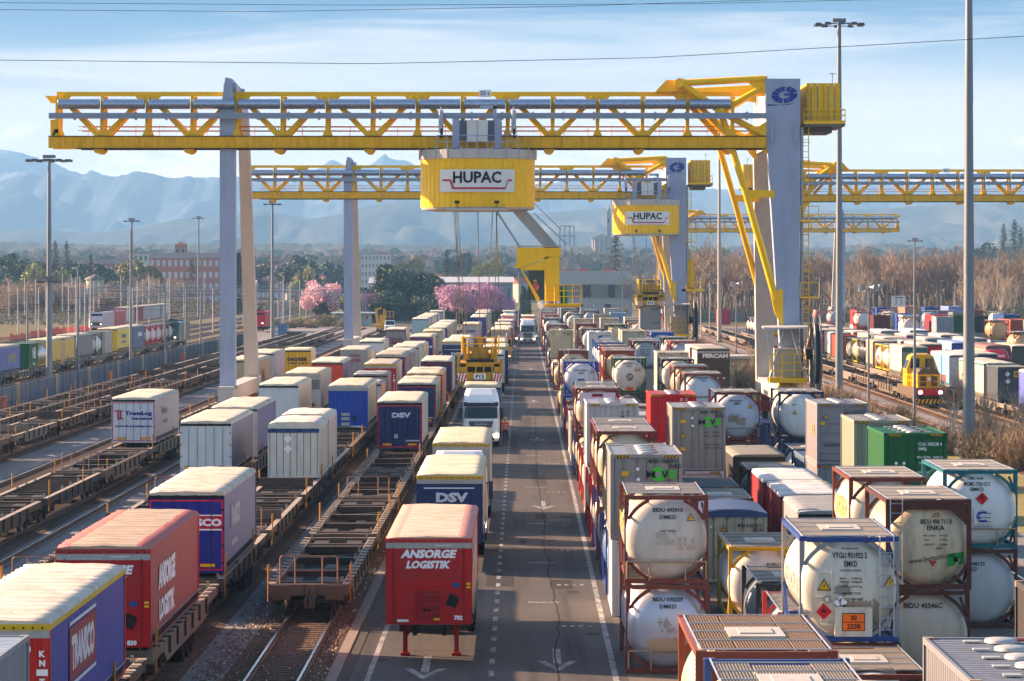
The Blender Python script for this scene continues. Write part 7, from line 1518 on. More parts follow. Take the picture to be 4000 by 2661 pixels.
truck('white lorry cab, farthest but one in the left lane', -2.5, 632, col='#d8dade')
truck('white and blue lorry cab, farthest in the left lane', -2.4, 672, col='#c4ccd8')
truck('white lorry driving towards the camera in the open right lane', .9, 541, col='#d3d4d0', text=(('MarTrans', 1.78, .14, 1.1),))
load('P', 548, 'pink-red tarpaulin', 'trailer', x=.95, z0=1.15, Hc=2.6, L=9, front='#b03040', side='#b03040', roof='#c9bda0') 
truck('red lorry following the white one in the right lane', 1.15, 566, col='#a81c26')
load('P', 573, 'yellow-trimmed right-lane', 'trailer', x=1.1, z0=1.15, Hc=2.9, L=13.6, trim='#c9a542', front='#a9a79c', side='#aca79c', roof='#c4bba8')
od = MB(); od.box(-.03, .03, 0, .9, .0, 2.3, 0); od.box(-.05, -.03, .1, .8, 1.2, 2.1, 1)
t = thing('lorry_door', 'orange lorry door swung wide open over the dashed line', 'lorry door', (-1.4, 433.9, .75), radians(75), None); od.build('door_panel', [paint('#e09a0c', .4), GLASS], t)
person('worker in orange jacket and yellow helmet standing beside the white lorry cab', (-1.16, 227.6, .012), radians(10), 'stand')
# ------------------------------------------------------------------ the train beyond the grey fence
XW = -53.0
lw = []
y = 318
i = 0
while y < 500:
    key, fn = wag('flat', '#77685a', False if y < 380 else True, False, False); proto(key, fn, f"grey-brown flat wagon, {ORD[i]} from camera beyond the grey fence", 'rail wagon', (XW, y, RZ), 0, 'wagons beyond the grey fence'); y += 20.6; i += 1
def W(Y, desc, **k): load('W', Y, desc, x=XW, **k)
load('W', 331, 'blue tarpaulin', 'trailer', x=XW, L=13.6, Hc=2.65, front='#3d4c7c', side='#4b5c9a', roof='#b0a99a', side_text=(('BANTE', 8, 1.4, .9, 5),), slcol='#9a946a')
proto(('gc',), box_container(col='#1c5a30', Hc=2.6, end='corr', roof='#6a8a7c', hazard=False, side_text=()), 'green container marked NB beyond the grey fence', 'container', (XW, 351.6, 1.5)) 
nb = MB(); nb.text('NB', (1.235, 3.2, 1.55), (0,1,0), (0,0,1), 1.2, 0, 2.2, .02); nb.text('Intesa', (1.235, 3.2, .45), (0,1,0), (0,0,1), .3, 0, 1.8); nb.build('side_lettering', WHT, _P[('gc',)])
def W2(kind, Y, label, **k):
    key = ('w2', kind, repr(sorted((a, repr(b)) for a, b in k.items()))); fn = tank(**k) if kind == 't' else box_container(**k); proto(key, fn, label, 'tank container' if kind == 't' else 'container', (XW, Y, 1.5), 0, 'containers on the train beyond the fence')
W2('t', 358.6, 'polished steel tank container beside the green container beyond the fence', fc='#b89a3c', sc='#b9bcc0', metal=.8, dirt=.1)
load('W', 367.5, 'yellow tarpaulin', x=XW, L=8.0, Hc=2.65, front='#b89848', side='#cfa83c', roof='#c4bb9c'); load('W', 378.3, 'yellow-sided beige-fronted', x=XW, L=8.0, Hc=2.65, front='#b8a888', side='#cfa83c', roof='#c4bb9c')
load('W', 389.5, 'grey canvas', 'trailer', x=XW, L=13.0, Hc=2.75, front='#8f8a80', side='#6c6a68', roof='#b0a894')
W2('t', 406, 'white tank container with dark frame beside the grey canvas trailer', fc='#2b3a38', sc='#d6d6d2', signs=((-.6, 1.6, .4),), ladder=-.75); W2('b', 415.2, 'pale beige container between white tank and yellow trailer', col='#a8a096', L=7.4, Hc=2.75, end='corr')
load('W', 427, 'yellow blue-cornered lettered', 'trailer', x=XW, L=13.6, Hc=2.85, front='#d0ac1c', side='#d6bc3c', roof='#c4bb9c', side_text=(('Schmitz', 7.5, 1.9, .6, 5), ('Intermodal', 7.5, 1.1, .3, 5)), slcol='#2a4a8c', text=(('15', .3, 1.8, .8),), lcol='#2a4a8c'); load('W', 444.5, 'slate blue lettered', 'trailer', x=XW, L=13.6, Hc=2.85, front='#3a4c68', side='#3f5274', roof='#a8a294', side_text=(('petra', 8, 1.7, .9, 5),), slcol='#c9ccd2')
for Y, fc, sc, d in ((460, '#b01e2a', '#d8d0cc', 'first red framed white'), (467, '#b01e2a', '#d8d0cc', 'second red framed white'), (474, '#b01e2a', '#d8cfca', 'third red framed white'), (483, BRD, '#b5b2ae', 'brown framed silver'), (490, BRD, '#b5b2ae', 'last brown framed silver')): W2('t', Y, f'{d} tank container near the dark locomotive', fc=fc, sc=sc)
# ================================================================== CRANES
crane('nearest and largest yellow gantry crane with grey legs spanning the tracks', 236.0)
trolley('yellow drum with company sign and operator cab under the nearest crane', -3.15, 236.0, (-3.0, 7.2))
spreader('yellow spreader numbered P12 hanging over the white lorry', -3.0, 237.0, 4.0, 'P12')
person('operator in orange jacket seated in the glazed crane cab', (.95, 234.9, 10.25), radians(-20), 'sit')
crane('second yellow gantry crane behind the nearest one', 400.0)
trolley('second yellow drum with company sign, partly behind the second crane leg', 14.9, 400.0, (14.9, 12.1), cab=False)
spreader('yellow spreader numbered P13 holding a grey container', 15.0, 391.0, 7.7+.05, 'P13')
STK = []
b = box_container(col='#8f8a86', Hc=2.9, end='bulk', hatches=0, text=(('BULK 46242 9', .6, 2.5, .13), ('RAIL 32000', .6, .9, .12)), logo=lambda r, Hc: small_signs(r, Hc, (-.8, 2.2), ((-.8, 2.5),), ()))()
b.location = (15.0, 391, 4.8); tag(b, 'grey container lifted in the air by the P13 spreader', 'container')
cb = MB(); cb.prism([(3.0, 0, 13.0), (4.4, 0, 13.0), (4.4, 0, 9.6), (3.6, 0, 9.6), (3.0, 0, 11)], (0, 2.4, 0)); cb.box(2.9, 5.6, -1, 2, 9.3, 9.6); 
for z in (10.0, 10.5): cb.path([(4.4, -1, z), (5.6, -1, z), (5.6, 2, z)], .04)
t = thing('operator_cab', 'yellow operator cab hanging behind the second crane leg', 'crane cab', (16.2, 401, 0)); cb.build('cab_body', YEL, t)
cb = MB(); cb.prism([(2.6, .5, 16.0), (3.4, .5, 16.0), (4.2, .5, 13.0), (3.4, .5, 13.0)], (0, .8, 0)); cb.build('cab_arm', GREYW, t)
crane('mirrored yellow gantry crane over the right-hand yard', 416.0, m=-1, c=50.1)
crane('farthest small yellow gantry crane at right', 740.0, m=-1, c=50.1)
# ================================================================== RIGHT-HAND YARD
def shunter():
    r = bpy.data.objects.new('shunting_locomotive', None); COL.objects.link(r)
    Y_ = paint('#d9a50c', .4, 0, .2, dirtc=(.12, .06, .02)); BRN = paint('#5a4838', .6, 0, .4)
    m = MB(); m.box(-1.35, 1.35, .4, 13.2, .75, 1.55); m.box(-1.1, 1.1, .6, 13, .5, .8); m.build('underframe', BRN, r)
    m = MB(); m.prism([(-.95, 1.2, 1.55), (.95, 1.2, 1.55), (.95, 1.2, 2.7), (.7, 1.2, 3.1), (-.7, 1.2, 3.1), (-.95, 1.2, 2.7)], (0, 4.6, 0)); m.box(-.85, .85, 8.8, 13.0, 1.55, 2.9); m.build('engine_hood', Y_, r)
    m = MB(); m.prism([(-.97, 1.15, 2.72), (.97, 1.15, 2.72), (.72, 1.15, 3.14), (-.72, 1.15, 3.14)], (0, 4.7, 0)); 
    for x in (-.5, .1): m.box(x, x+.42, 1.6, 5.2, 3.14, 3.2, 1)
    m.build('hood_roof', [BRN, DARK], r)
    m = MB()
    for x0 in (-.72, .22):
        m.box(x0, x0+.5, 1.14, 1.2, 1.7, 2.6, 0)
        for k in range(6): m.box(x0, x0+.5, 1.11, 1.14, 1.74+k*.14, 1.8+k*.14, 1)
    m.build('radiator_grille', [DARK, paint('#7a6420')], r)
    m = MB(); m.lathe([(1.06, .01), (1.06, .16), (1.2, .18)], 0, 2.25, 16, 0, 'y'); m.build('headlight', [paint('#dedede', .2)], r)
    m = MB(); m.prism([(-1.35, 5.8, 1.55), (1.35, 5.8, 1.55), (1.35, 5.8, 3.0), (.95, 5.8, 4.15), (.6, 5.8, 4.3), (-.6, 5.8, 4.3), (-.95, 5.8, 4.15), (-1.35, 5.8, 3.0)], (0, 2.9, 0)); cab = m.build('cab', Y_, r)
    for x0, x1 in ((-1.05, -.25), (.25, 1.05)):
        m = MB(); m.prism([(x0, 5.78, 3.1), (x1, 5.78, 3.1), (x1-.12*(x1>0), 5.78, 3.95), (x0+.12*(x0<-.5), 5.78, 3.95)], (0, -.02, 0)); m.build('window', GLASS, cab)
    m = MB(); m.prism([(-1.37, 6.2, 3.05), (-1.37, 8.3, 3.05), (-1.1, 8.3, 3.8), (-1.1, 6.2, 3.8)], (-.02, 0, 0)); m.build('window', GLASS, cab)
    m = MB(); m.box(-1.4, 1.4, .0, .42, .95, 1.45); m.build('buffer_beam', paint('#b51a1c', .4, 0, .1), r)
    for x in (-.85, .85):
        m = MB(); m.lathe([(-.05, .01), (-.05, .17), (.0, .18)], x, 1.2, 14, 0, 'y'); m.build('headlight', emit('#ffffff', 1.5), r)
        m = MB(); m.tube((x, 0, .85), (x, -.45, .85), .12, 0, 10); m.tube((x, -.45, .85), (x, -.52, .85), .25, 0, 14); m.build('buffer', DARK, r)
    m = MB(); m.box(-1.35, 1.35, -.1, .05, .28, .62, 0)
    for k in range(8): m.poly([(-1.33+k*.34, -.115, .28), (-1.18+k*.34, -.115, .28), (-1.02+k*.34, -.115, .62), (-1.17+k*.34, -.115, .62)], 1)
    m.build('rail_guard', [YELF, BLKT], r)
    m = MB()
    for sx in (-1, 1):
        for z in (2.1, 2.6): m.tube((sx*1.33, .4, z), (sx*1.33, 5.7, z), .025, 0, 5)
        for k in range(5): m.tube((sx*1.33, .4+k*1.3, 1.55), (sx*1.33, .4+k*1.3, 2.6), .025, 0, 5)
    for z in (2.1, 2.6): m.tube((-1.33, .4, z), (-.3, .4, z), .025, 0, 5); m.tube((.3, .4, z), (1.33, .4, z), .025, 0, 5)
    m.build('handrail', YEL, r)
    bogie(r, 2.8, None, BRN); bogie(r, 10.6, None, BRN)
    return r
t = shunter(); t.location = (34.6, 283.5, RZ); tag(t, 'yellow shunting locomotive with red buffer beam and lit headlights', 'locomotive')
person('driver in orange jacket at the window of the yellow locomotive', (35.2, 289.6, 2.9), 0, 'sit')
person('worker in orange jacket bending over the empty wagons by the right crane', (30.8, 352, .02), radians(-60), 'bend', helmet='#d8401c')
for i, Y in enumerate((297, 317.6, 338.2, 358.8, 379.4, 500, 521, 542, 563, 584, 605)):
    key, fn = wag('flat' if i % 2 else 'pocket', WC[i % 4][0], Y > 330, False, False); proto(key, fn, f"empty {WC[i%4][1]} wagon, {ORD[i]} behind the yellow locomotive", 'rail wagon', (34.6, Y, RZ), 0, 'empty wagons in the right yard')
for i, Y in enumerate((238, 259, 280, 301, 322, 343, 364, 385, 406, 427, 531, 552)):
    key, fn = wag('flat', WC[(i+1) % 4][0], Y > 330, False, False); proto(key, fn, f"loaded wagon, {ORD[i]} from camera on the far right train", 'rail wagon', (38.6, Y, RZ), 0, 'wagons of the far right train')
XR = 38.6
def R(kind, Y, label, **k):
    key = ('r', kind, repr(sorted((a, repr(b)) for a, b in k.items()))); fn = tank(**k) if kind == 't' else box_container(**k); proto(key, fn, label, 'tank container' if kind == 't' else 'container', (XR, Y, 1.5), 0, 'loads of the far right train')
load('U', 238.5, 'violet-blue right-edge', 'trailer', x=XR, L=13.0, Hc=2.8, front='#3540a0', side='#5a64b0', roof='#b0a994', text=(('LWL', -.6, 1.6, .4),))
def rplate(r, Hc):
    m = MB(); m.box(.05, .5, -.06, -.04, 1.9, 2.35, 0); m.text('R', (.28, -.075, 2.12), (1,0,0), (0,0,1), .28, 1, None, .05); diamond(m, -.45, 2.12, .42, -.05, 2, 1); diamond(m, -.42, 1.55, .42, -.05, 2, 1); m.build('placard', [YELF, BLKT, WHT], r)
R('b', 263, 'dark grey container with yellow R placard behind the right mast', col='#4a5058', Hc=2.7, end='corr', roof='#a8a290', castc='#8d8a80', logo=rplate, L=6.4)
load('U', 270.5, 'teal-trimmed ribbed grey', x=XR, L=7.0, Hc=2.75, front='#9a9684', side='#b4ad98', roof='#b9b5a4', trim='#2a6a5c'); load('U', 279, 'second teal-trimmed ribbed', x=XR, L=7.0, Hc=2.75, front='#9a9684', side='#a9a38e', roof='#b9b5a4', trim='#2a6a5c')
load('U', 295.5, 'sky blue white-roofed', 'trailer', x=XR+.4, L=13.4, Hc=2.8, front='#b8babb', side='#6fb0cc', roof='#cfcac0', side_text=(('NORDEN', 4, .7, .6, 3.4, -1),), slcol='#c04a50')
def tealend(r, z0, Hc, L):
    m = MB(); m.box(-1.27, 1.27, -.03, 0, z0+Hc-.5, z0+Hc-.1); m.build('front_flap', paint('#2f5a50', .6), r); m = MB(); m.box(-.3, .3, -.04, -.01, z0+.2, z0+2.0, 0); m.build('door', paint('#a8a494', .5), r)
load('U', 329, 'slatted grey-beige teal-flapped', x=XR, L=11, Hc=2.75, front='#8f8c80', side='#b7b09a', roof='#a9a694', extra=tealend, frontkind='ribs')
R('t', 341.5, 'white tank container in yellow frame behind the slatted grey box', fc='#c9a010', sc='#d6d0c6', open_top=False); R('t', 348.5, 'second yellow framed tank container with red lettering', fc='#c9a010', sc='#dcd2cc', side_text=(('HOYER', 3, 1.2, .5, '#b0404a', 3),), open_top=False)
load('U', 356, 'grey ribbed low', x=XR, L=7.5, Hc=2.75, front='#6d6c6a', side='#8d8878', roof='#9a9788'); R('t', 366, 'black shiny tank container between grey box and yellow frames', fc=BLK, sc='#4a5058', metal=.4); R('t', 373.5, 'tan tank container in olive yellow frame', fc='#a8961c', sc='#c9b596', open_top=False); R('t', 380.5, 'cream tank container in dark frame near the mast', fc='#3a3a2c', sc='#d4cbb6', open_top=False)
R('b', 398, 'orange-red container with dark band beside the round mast', col='#b0452c', Hc=2.6); load('U', 405.5, 'white blue-banded', x=XR, L=7.6, Hc=2.75, front='#b9b6ae', side='#cfc8b8', roof='#b9b6ae', side_text=(('Y', 3.5, 1.2, 1.4, 1.0, -1),), slcol='#2a3560')
load('U', 421, 'bright red dusty-sided lettered', 'trailer', x=XR, L=13.6, Hc=2.8, front='#b01620', side='#c06a62', roof='#a8a090', side_text=(('ANSORGE', 5, 1.8, .6, 6, -1), ('LOGISTIK', 5, .9, .5, 5, -1)), slcol='#d8b8b0', text=(('A', -.9, 2.2, .3),), lcol='#e0e0e0')
for i, (Y, fc) in enumerate(((531, NAVY), (538, NAVY), (545, NAVY), (552, NAVY))): proto(('rt', fc), tank(fc=fc, sc='#d3cdc2'), f'white ribbed tank container in navy frame, {ORD[i]} beyond the crane reel', 'tank container', (XR, Y, 1.5), 0, 'loads of the far right train')
R('b', 640, 'small red container far beyond the crane reel', col='#b0283a', Hc=2.9)
TN.update(Y1='first trailer row of right yard', Y2='second trailer row of right yard', Y3='third trailer row of right yard')
LT2 = dict(roof='#c2b8a8')
def yr(tk, x, Y, d, f, s, **k):
    noun = k.pop('noun', 'trailer'); k.setdefault('L', 13.6); k.setdefault('roof', '#b9b1a4'); load(tk, Y, d, noun, x=x, z0=k.pop('z0', 1.15), Hc=k.pop('Hc', 2.7), front=f, side=s, buckles=False, **k)
yr('Y1', 43.9, 318, 'dark grey flat', '#4a4a48', '#8f8470'); yr('Y1', 43.9, 360, 'scarlet black-lined', '#b3121e', '#c07068', text=(('e', 0, 1.4, .5),)); yr('Y1', 43.9, 377, 'white pleated', '#9a9ca4', '#b7ac9c'); yr('Y1', 43.9, 395, 'yellow-framed beige', '#2c3050', '#b8a070', edge='#c9a01c'); yr('Y1', 43.9, 412, 'grey beige-sided', '#6c6e74', '#a89c90'); yr('Y1', 43.9, 430, 'cream', '#8f8c88', '#b8a694'); yr('Y1', 43.9, 452, 'grey dark-roofed', '#77787a', '#b7a898', roof='#8f8a80'); yr('Y1', 43.9, 480, 'slate', '#5a6068', '#a8a298')
yr('Y2', 48.4, 340, 'dark red arch-roofed', '#7a2028', '#a89880', arch=.35, roof='#7a5a54'); yr('Y2', 48.4, 367, 'royal blue ice-tarp', '#1f4aa0', '#7d9cc0', roof='#7f94c4'); yr('Y2', 48.4, 389, 'white-sheeted', '#8f8f90', '#b3aca0'); yr('Y2', 48.4, 410, 'crimson-ended', '#b0182a', '#b86a68'); yr('Y2', 48.4, 440, 'tin-roofed', '#a0a0a0', '#b8b0a4', roof='#aab2ba')
yr('Y3', 52.8, 352, 'brown-roofed', '#5a5048', '#a89880'); yr('Y3', 52.8, 389, 'white square', '#9c9894', '#c9c4b8'); yr('Y3', 52.8, 412, 'pale trim', '#8f9296', '#b9b3a6'); yr('Y3', 52.8, 445, 'snow-tarped', '#9fb0c4', '#c0c4c8', roof='#c9d2dc')
truck('red lorry cab with white lettering on its roof fairing in the right yard', 47.4, 333, col='#b01424', text=(('Löblein', 3.3, .3, 1.5),), tcol='#f0e8e4')
RS = [  # (X left, Y, levels, colours...) stacks in the right-hand yard
 ('t', 53.8, 473, 'big pinkish white tank container', dict(fc='#6b3226', sc='#dbcac4', text=(('HNU 750850', .1, 2.0, .1),))), ('b', 51.9, 494, 'maroon doored container', dict(col='#5c1a22', end='doors', rods='#5c2a2c', Hc=2.6)), ('b', 57.8, 516, 'royal blue white-sided container', dict(col='#14429a', L=6.06)), ('b', 60.9, 494, 'long red container', dict(col='#9a1c26', L=12.19, text=(('GEST 700000', .7, 1.3, .1),))), ('b', 63.7, 494, 'dark green container', dict(col='#1c5230')), ('b', 66.4, 494, 'black container', dict(col='#23262c')),
 ('t', 62.0, 443, 'brown framed orange-lettered tank container', dict(fc='#5a2a20', sc='#b89a70', open_top=False)), ('b', 65.4, 448, 'peach and white sided container', dict(col='#a8543c', L=12.19)), ('b', 66.2, 430, 'pale blue-grey container', dict(col='#8f9ca4', L=12.19)), ('t', 52.6, 358, 'brown and tan tank container at right edge', dict(fc='#4a2a20', sc='#b09070', open_top=False)), ('t', 51.6, 562, 'red framed grey tank container', dict(fc='#a02428', sc='#a8acb0', signs=((.2, 1.7, .4), (.2, 1.0, .4)))), ('b', 56.2, 562, 'large rust-red container', dict(col='#8a3028', L=12.19)), ('t', 54.0, 540, 'red framed white tank container', dict(fc='#a83034', sc='#d8cdc6', open_top=False)), ('t', 56.0, 520, 'cream ribbed tank container', dict(fc='#b0a088', sc='#cfc0a0')),
 ('b', 63.6, 600, 'white-sided blue-ended container', dict(col='#1c4690')), ('b', 71.5, 625, 'peach container', dict(col='#b87c64', L=12.19)), ('b', 73.4, 610, 'blue and white container', dict(col='#1c4690')), ('b', 75.0, 562, 'peach and maroon container', dict(col='#7c3a34')), ('t', 66.3, 550, 'blue-grey shelled tank container', dict(fc='#4a4038', sc='#8fa2b4')), ('b', 69.0, 552, 'grey doored container', dict(col='#6c7078', end='doors')), ('b', 79.0, 620, 'long lavender container', dict(col='#7c8cc0', L=12.19)), ('b', 56.0, 606, 'white ribbed container beside the crane leg', dict(col='#b4b0ac')), ('t', 59.8, 590, 'dark framed silver tank container', dict(fc='#3a3430', sc='#b8b8b8')), ('b', 68.2, 530, 'grey corrugated container', dict(col='#7c8088')), ('b', 72.0, 500, 'navy white-sided container', dict(col='#1f4580', L=12.19)), ('t', 76.0, 540, 'white framed long tank container', dict(fc='#8c8478', sc='#cfcac0')), ('t', 60.5, 560, 'snowy white tank container', dict(fc='#8c4038', sc='#d8d6d2')), ('b', 47.6, 610, 'yellow small container', dict(col='#c9981c')), ('t', 46.0, 585, 'great white tank container beside the windsock', dict(fc='#6b3226', sc='#d5d2cc')), ('b', 59.2, 478, 'silver doored container', dict(col='#8f9aa2', end='doors')), ('b', 56.4, 496, 'white vented container', dict(col='#b4bcc2', end='doors'))]
low = (('#8a8478', 'dusty'), ('#8fa0ac', 'light blue'), ('#7c3a30', 'rusty red'), ('#2a4a84', 'blue'), ('#9a9484', 'cream'))
for i, (k, xl, Y, d, kw) in enumerate(RS):
    kw = dict(kw); kw.setdefault('lo', False)
    key = ('rs', k, repr(sorted((a, repr(b)) for a, b in kw.items()))); fn = tank(**kw) if k == 't' else box_container(**kw)
    proto(key, fn, f'{d}, top of its stack in the right yard', 'tank container' if k == 't' else 'container', (xl+1.22, Y, 2.62), 0, 'stacks in the right-hand yard')
    c, w = low[i % 5]; L_ = kw.get('L', 6.06)
    proto(('rl', c, L_), box_container(col=c, lo=True, L=L_), f'{w} container directly under the {d}'[:95], 'container', (xl+1.22, Y, .012), 0, 'stacks in the right-hand yard')
# ================================================================== FENCES, HUTS, POLES
def fence_run(label, x, y0, y1, h=2.1, step=2.6):
    r = thing('fence', label, 'fence', (x, y0, 0)); m = MB(); y = 0; n = 0; rnd = random.Random(4); c = MB()
    while y < y1 - y0:
        if n % 9 in (4,): c.box(-.06, .06, y, y+step*.8, 0, h+.1)
        else:
            m.box(-.02, .02, y+.04, y+step-.04, .05, h-.05, 0)
            for k in range(7): m.box(.02, .045, y+.04, y+step-.04, .15+k*.29, .17+k*.29, 1)
            for k in range(9): m.box(.02, .04, y+.1+k*step/9, y+.115+k*step/9, .05, h-.05, 1)
        y += step; n += 1
    m.build('panel', [paint('#93a2b2', .5, .2, .3), paint('#4c5864', .6)], r); c.build('concrete_panel', paint('#9c8c78', .9, 0, .4, bump=.2), r)
    y = 0
    p = MB(); k = 0
    while y < y1 - y0 and k < 100: q = MB(); q.box(-.05, .09, y-.04, y+.04, 0, h+.12); q.build('post', paint('#5a6672', .5, .3, .2), r); y += step*2; k += 1
fence_run('long grey steel panel fence with concrete pieces beside the tracks', -43.0, 110, 520)
def hut(label, x, Y, w, d, h, wall, roof, over=.7):
    r = thing('hut', label, 'hut', (x, Y, 0)); m = MB(); m.box(0, w, 0, d, 0, h); m.build('wall', paint(wall, .8, 0, .15), r); m = MB(); m.box(-over, w+over, -over, d+over, h, h+.28); m.build('roof', paint(roof, .7, 0, .3), r); return r
t = hut('cream block hut with flat roof right of the brown tall box', 21.9, 353, 3.3, 6, 2.5, '#b7ad7c', '#a9aaa6', .5)
m = MB(); m.box(1.7, 2.2, -.05, -.01, 1.2, 1.8, 1); m.box(1.77, 2.13, -.07, -.05, 1.27, 1.73, 0); m.build('window', [GLASS, WHT], t); m = MB(); m.box(.2, .55, -.04, -.01, 1.65, 2.2, 0); m.box(.28, .46, -.05, -.04, 1.8, 2.1, 1); m.build('fire_sign', [REDF, WHT], t)
for k in range(11): pass
t = hut('white flat-roofed hut between the crane legs and the hedge', -40.0, 720, 7.4, 5, 2.6, '#b4b2a4', '#c4c8cc', 1.2)
m = MB(); m.box(3.9, 4.6, -.05, -.01, 1.3, 2.0, 0); m.box(6.3, 6.8, -.05, -.01, 1.5, 2.1, 1); m.build('window', [GLASS, REDF], t)
# trackside hydrant boxes along the fence
for i, Y in enumerate((178, 214, 262, 330, 400, 470)):
    t = thing('hydrant_box', f'faded red box on a post by the grey fence, {ORD[i]} from camera', 'hydrant box', (-40.6, Y, 0), 0, 'red boxes along the grey fence'); m = MB(); m.box(-.25, .25, -.15, .15, 1.0, 1.9); m.build('box', paint('#b0604c', .6, 0, .4), t); m = MB(); m.box(-.15, .15, -.08, .08, 0, 1.0); m.build('post', paint('#7c3c30', .7), t)
    m = MB(); m.tube((.5, .2, 0), (.5, .2, .75), .11, 0, 8); m.tube((.5, .2, .75), (.5, .2, .85), .14, 0, 8); m.build('hydrant', paint('#a8241c', .5), t)
mast('tall grey floodlight mast at far left beyond the fence', px(113, 332), 332, 22.7, mid=True)
mast('floodlight mast behind the left crane legs', -41, 549, 22.7, 'small')
mast('slender floodlight mast left of the brick tower', px(457, 840), 840, 25, 'small')
mast('floodlight mast left of the brick building', px(303, 620), 620, 21, 'small')
mast('tallest floodlight mast with big lamp ring right of the machine house', 28.9, 305, 34.2, r=.38)
mast('thick galvanised mast near the right edge running out of the picture', 28.8, 215.7, 34.2, r=.42)
mast('concrete-grey floodlight mast between the crane stays', 32.4, 550, 35.6, r=.36, mat=paint('#a39c90', .8, 0, .2))
mast('small floodlight mast over the bare wood, right', px(2106, 640), 640, 17.5, 'small', r=.2)
mast('loudspeaker post with two grey horns left of the yellow locomotive', 29.1, 281, 10.6, 'horns', r=.12, group=None)
mast('loudspeaker post with horns left of the right crane stays', 30.5, 477, 10.2, 'horns', r=.12, group=None)
mast('plain thin lamp post in front of the yellow locomotive', 30.1, 256.6, 14, 'none', r=.14, group=None)
for i, (xd, Y, h) in enumerate(((63, 420, 9.2), (179, 372, 12), (301, 402, 16.8), (379, 445, 9.0), (428, 470, 9.2), (462, 500, 9.0))):
    mast(f'plain grey pole behind the fence, {ORD[i]} from the left', px(xd, Y), Y, h, 'none', r=.2, group='poles behind the fence', name='pole', cat='pole')
for i, (xd, Y, h) in enumerate(((1564, 520, 11), (1613, 540, 11), (1633, 600, 10), (2155, 700, 9.5), (2197, 740, 9), (1433, 640, 10.5), (1193, 690, 11.5), (2400, 600, 10))): mast(f'thin lamp post, {ORD[i]} of the distant posts on the right', px(xd, Y), Y, h, 'arm', r=.10, group='thin distant lamp posts', mat=paint('#5f7c6c' if i in (3, 5) else '#a5a8a8', .5, .2))
# catenary masts, portals and wires of the main line on the left
cat = [21, 41, 57, 82, 89, 105, 119, 144, 158, 164, 174, 184, 195, 208, 216, 228, 238, 278, 295, 305, 316, 328, 343, 366, 373, 385, 390, 423, 470, 490, 560, 640, 652, 668, 690, 705]
rnd = random.Random(9)
def cpole():
    r = bpy.data.objects.new('catenary_mast', None); COL.objects.link(r); m = MB(); m.tube((0,0,0), (0,0,9), .13, 0, 8, r2=.08); m.build('pole', paint('#a9aaae', .5, .3, .2), r)
    m = MB(); m.tube((0,0,7.2), (3.0,0,7.6), .05, 0, 4); m.tube((0,0,6.2), (2.8,0,7.5), .04, 0, 4); m.tube((2.6,0,7.5), (2.6,0,6.0), .03, 0, 4); m.build('bracket', paint('#8c8c90', .5, .3), r); return r
for i, xd in enumerate(cat):
    Y = rnd.choice((560, 620, 700, 760, 820, 900)) + rnd.uniform(-20, 20); o = proto('cp', cpole, 'grey catenary mast among many of the same kind beside the left tracks', 'catenary mast', (px(xd, Y), Y, 0), 0 if i % 2 else pi, 'catenary masts of the left yard'); o.scale = (1, 1, rnd.uniform(.95, 1.25))
def portal(label, x0, x1, Y, z):
    r = thing('catenary_portal', label, 'catenary portal', (0, Y, 0), 0, 'lattice portals over the left tracks'); g_ = paint('#a8acb4', .5, .3, .2)
    for x in (x0, x1):
        m = MB(); 
        for dx in (-.35, .35): m.box(x+dx-.06, x+dx+.06, -.1, .1, 0, z+1.0)
        k = 0
        while k < z: m.beam((x-.35, 0, k), (x+.35, 0, k+.7), .05, .05); m.beam((x+.35, 0, k+.7), (x-.35, 0, k+1.4), .05, .05); k += 1.4
        m.build('column', g_, r)
    m = MB(); m.box(x0, x1, -.1, .1, z, z+.12); m.box(x0, x1, -.1, .1, z+.9, z+1.02); x = x0
    while x < x1-1: m.beam((x, 0, z+.1), (x+.9, 0, z+.92), .06, .06); m.beam((x+.9, 0, z+.92), (x+1.8, 0, z+.1), .06, .06); x += 1.8
    m.build('lattice_beam', g_, r)
portal('nearest lattice portal over the left tracks', -81.5, -44.5, 620, 6.8); portal('higher lattice portal behind, over the left tracks', -104, -56, 800, 7.2); portal('distant lattice portal seen between the crane legs', -62, -34, 720, 6.6)
WIRE = flat('#3c3f44', .6)
m = MB()
for x in (-64, -69, -80, -84.5, -90):
    for z in (5.6, 7.0): m.tube((x, 350, z), (x, 1000, z), .022, 0, 4, caps=False)
for Y, z in ((470, 6.4), (520, 6.9), (580, 7.5), (640, 8.2), (700, 7.6), (760, 8.4)):
    m.path([(-120 + 11*k, Y, z - .5*sin(pi*(k % 3)/3)) for k in range(8)], .02, 0, 4)
o = m.build('overhead_wires', WIRE); tag(o, 'thin overhead contact wires strung above the left tracks', 'overhead wires')
for lab, pts in (('high thin power line sagging across the sky over both cranes', ((-60, 138), (850, 147), (1500, 133), (2420, 80))), ('upper thin power line near the top edge', ((-60, 22), (600, 27), (1300, 15), (1860, -3))), ('faint topmost power line at the top edge', ((-60, 6), (800, 12), (1600, 9), (2420, -10)))):
    m = MB(); Yw = 170; P_ = []
    for k in range(-16, 41):
        xd = pts[0][0] + (pts[-1][0]-pts[0][0])*k/24
        P_.append((px(xd, Yw), Yw, pz(ridge_at(pts, xd), Yw)))
    m.path(P_, .016 if 'high' in lab else .012, 0, 4); tag(m.build('power_line', flat('#23262a')), lab, 'power line')
t = thing('windsock', 'faded pink and white windsock hanging limp on a pole by the cable reel', 'windsock', (21.1, 237, 0)); m = MB(); m.tube((0,0,0), (0,0,11.3), .06, 0, 8); m.tube((0,0,11.2), (.6,0,11.3), .03, 0, 5); m.build('pole', GALV, t)
m = MB(); 
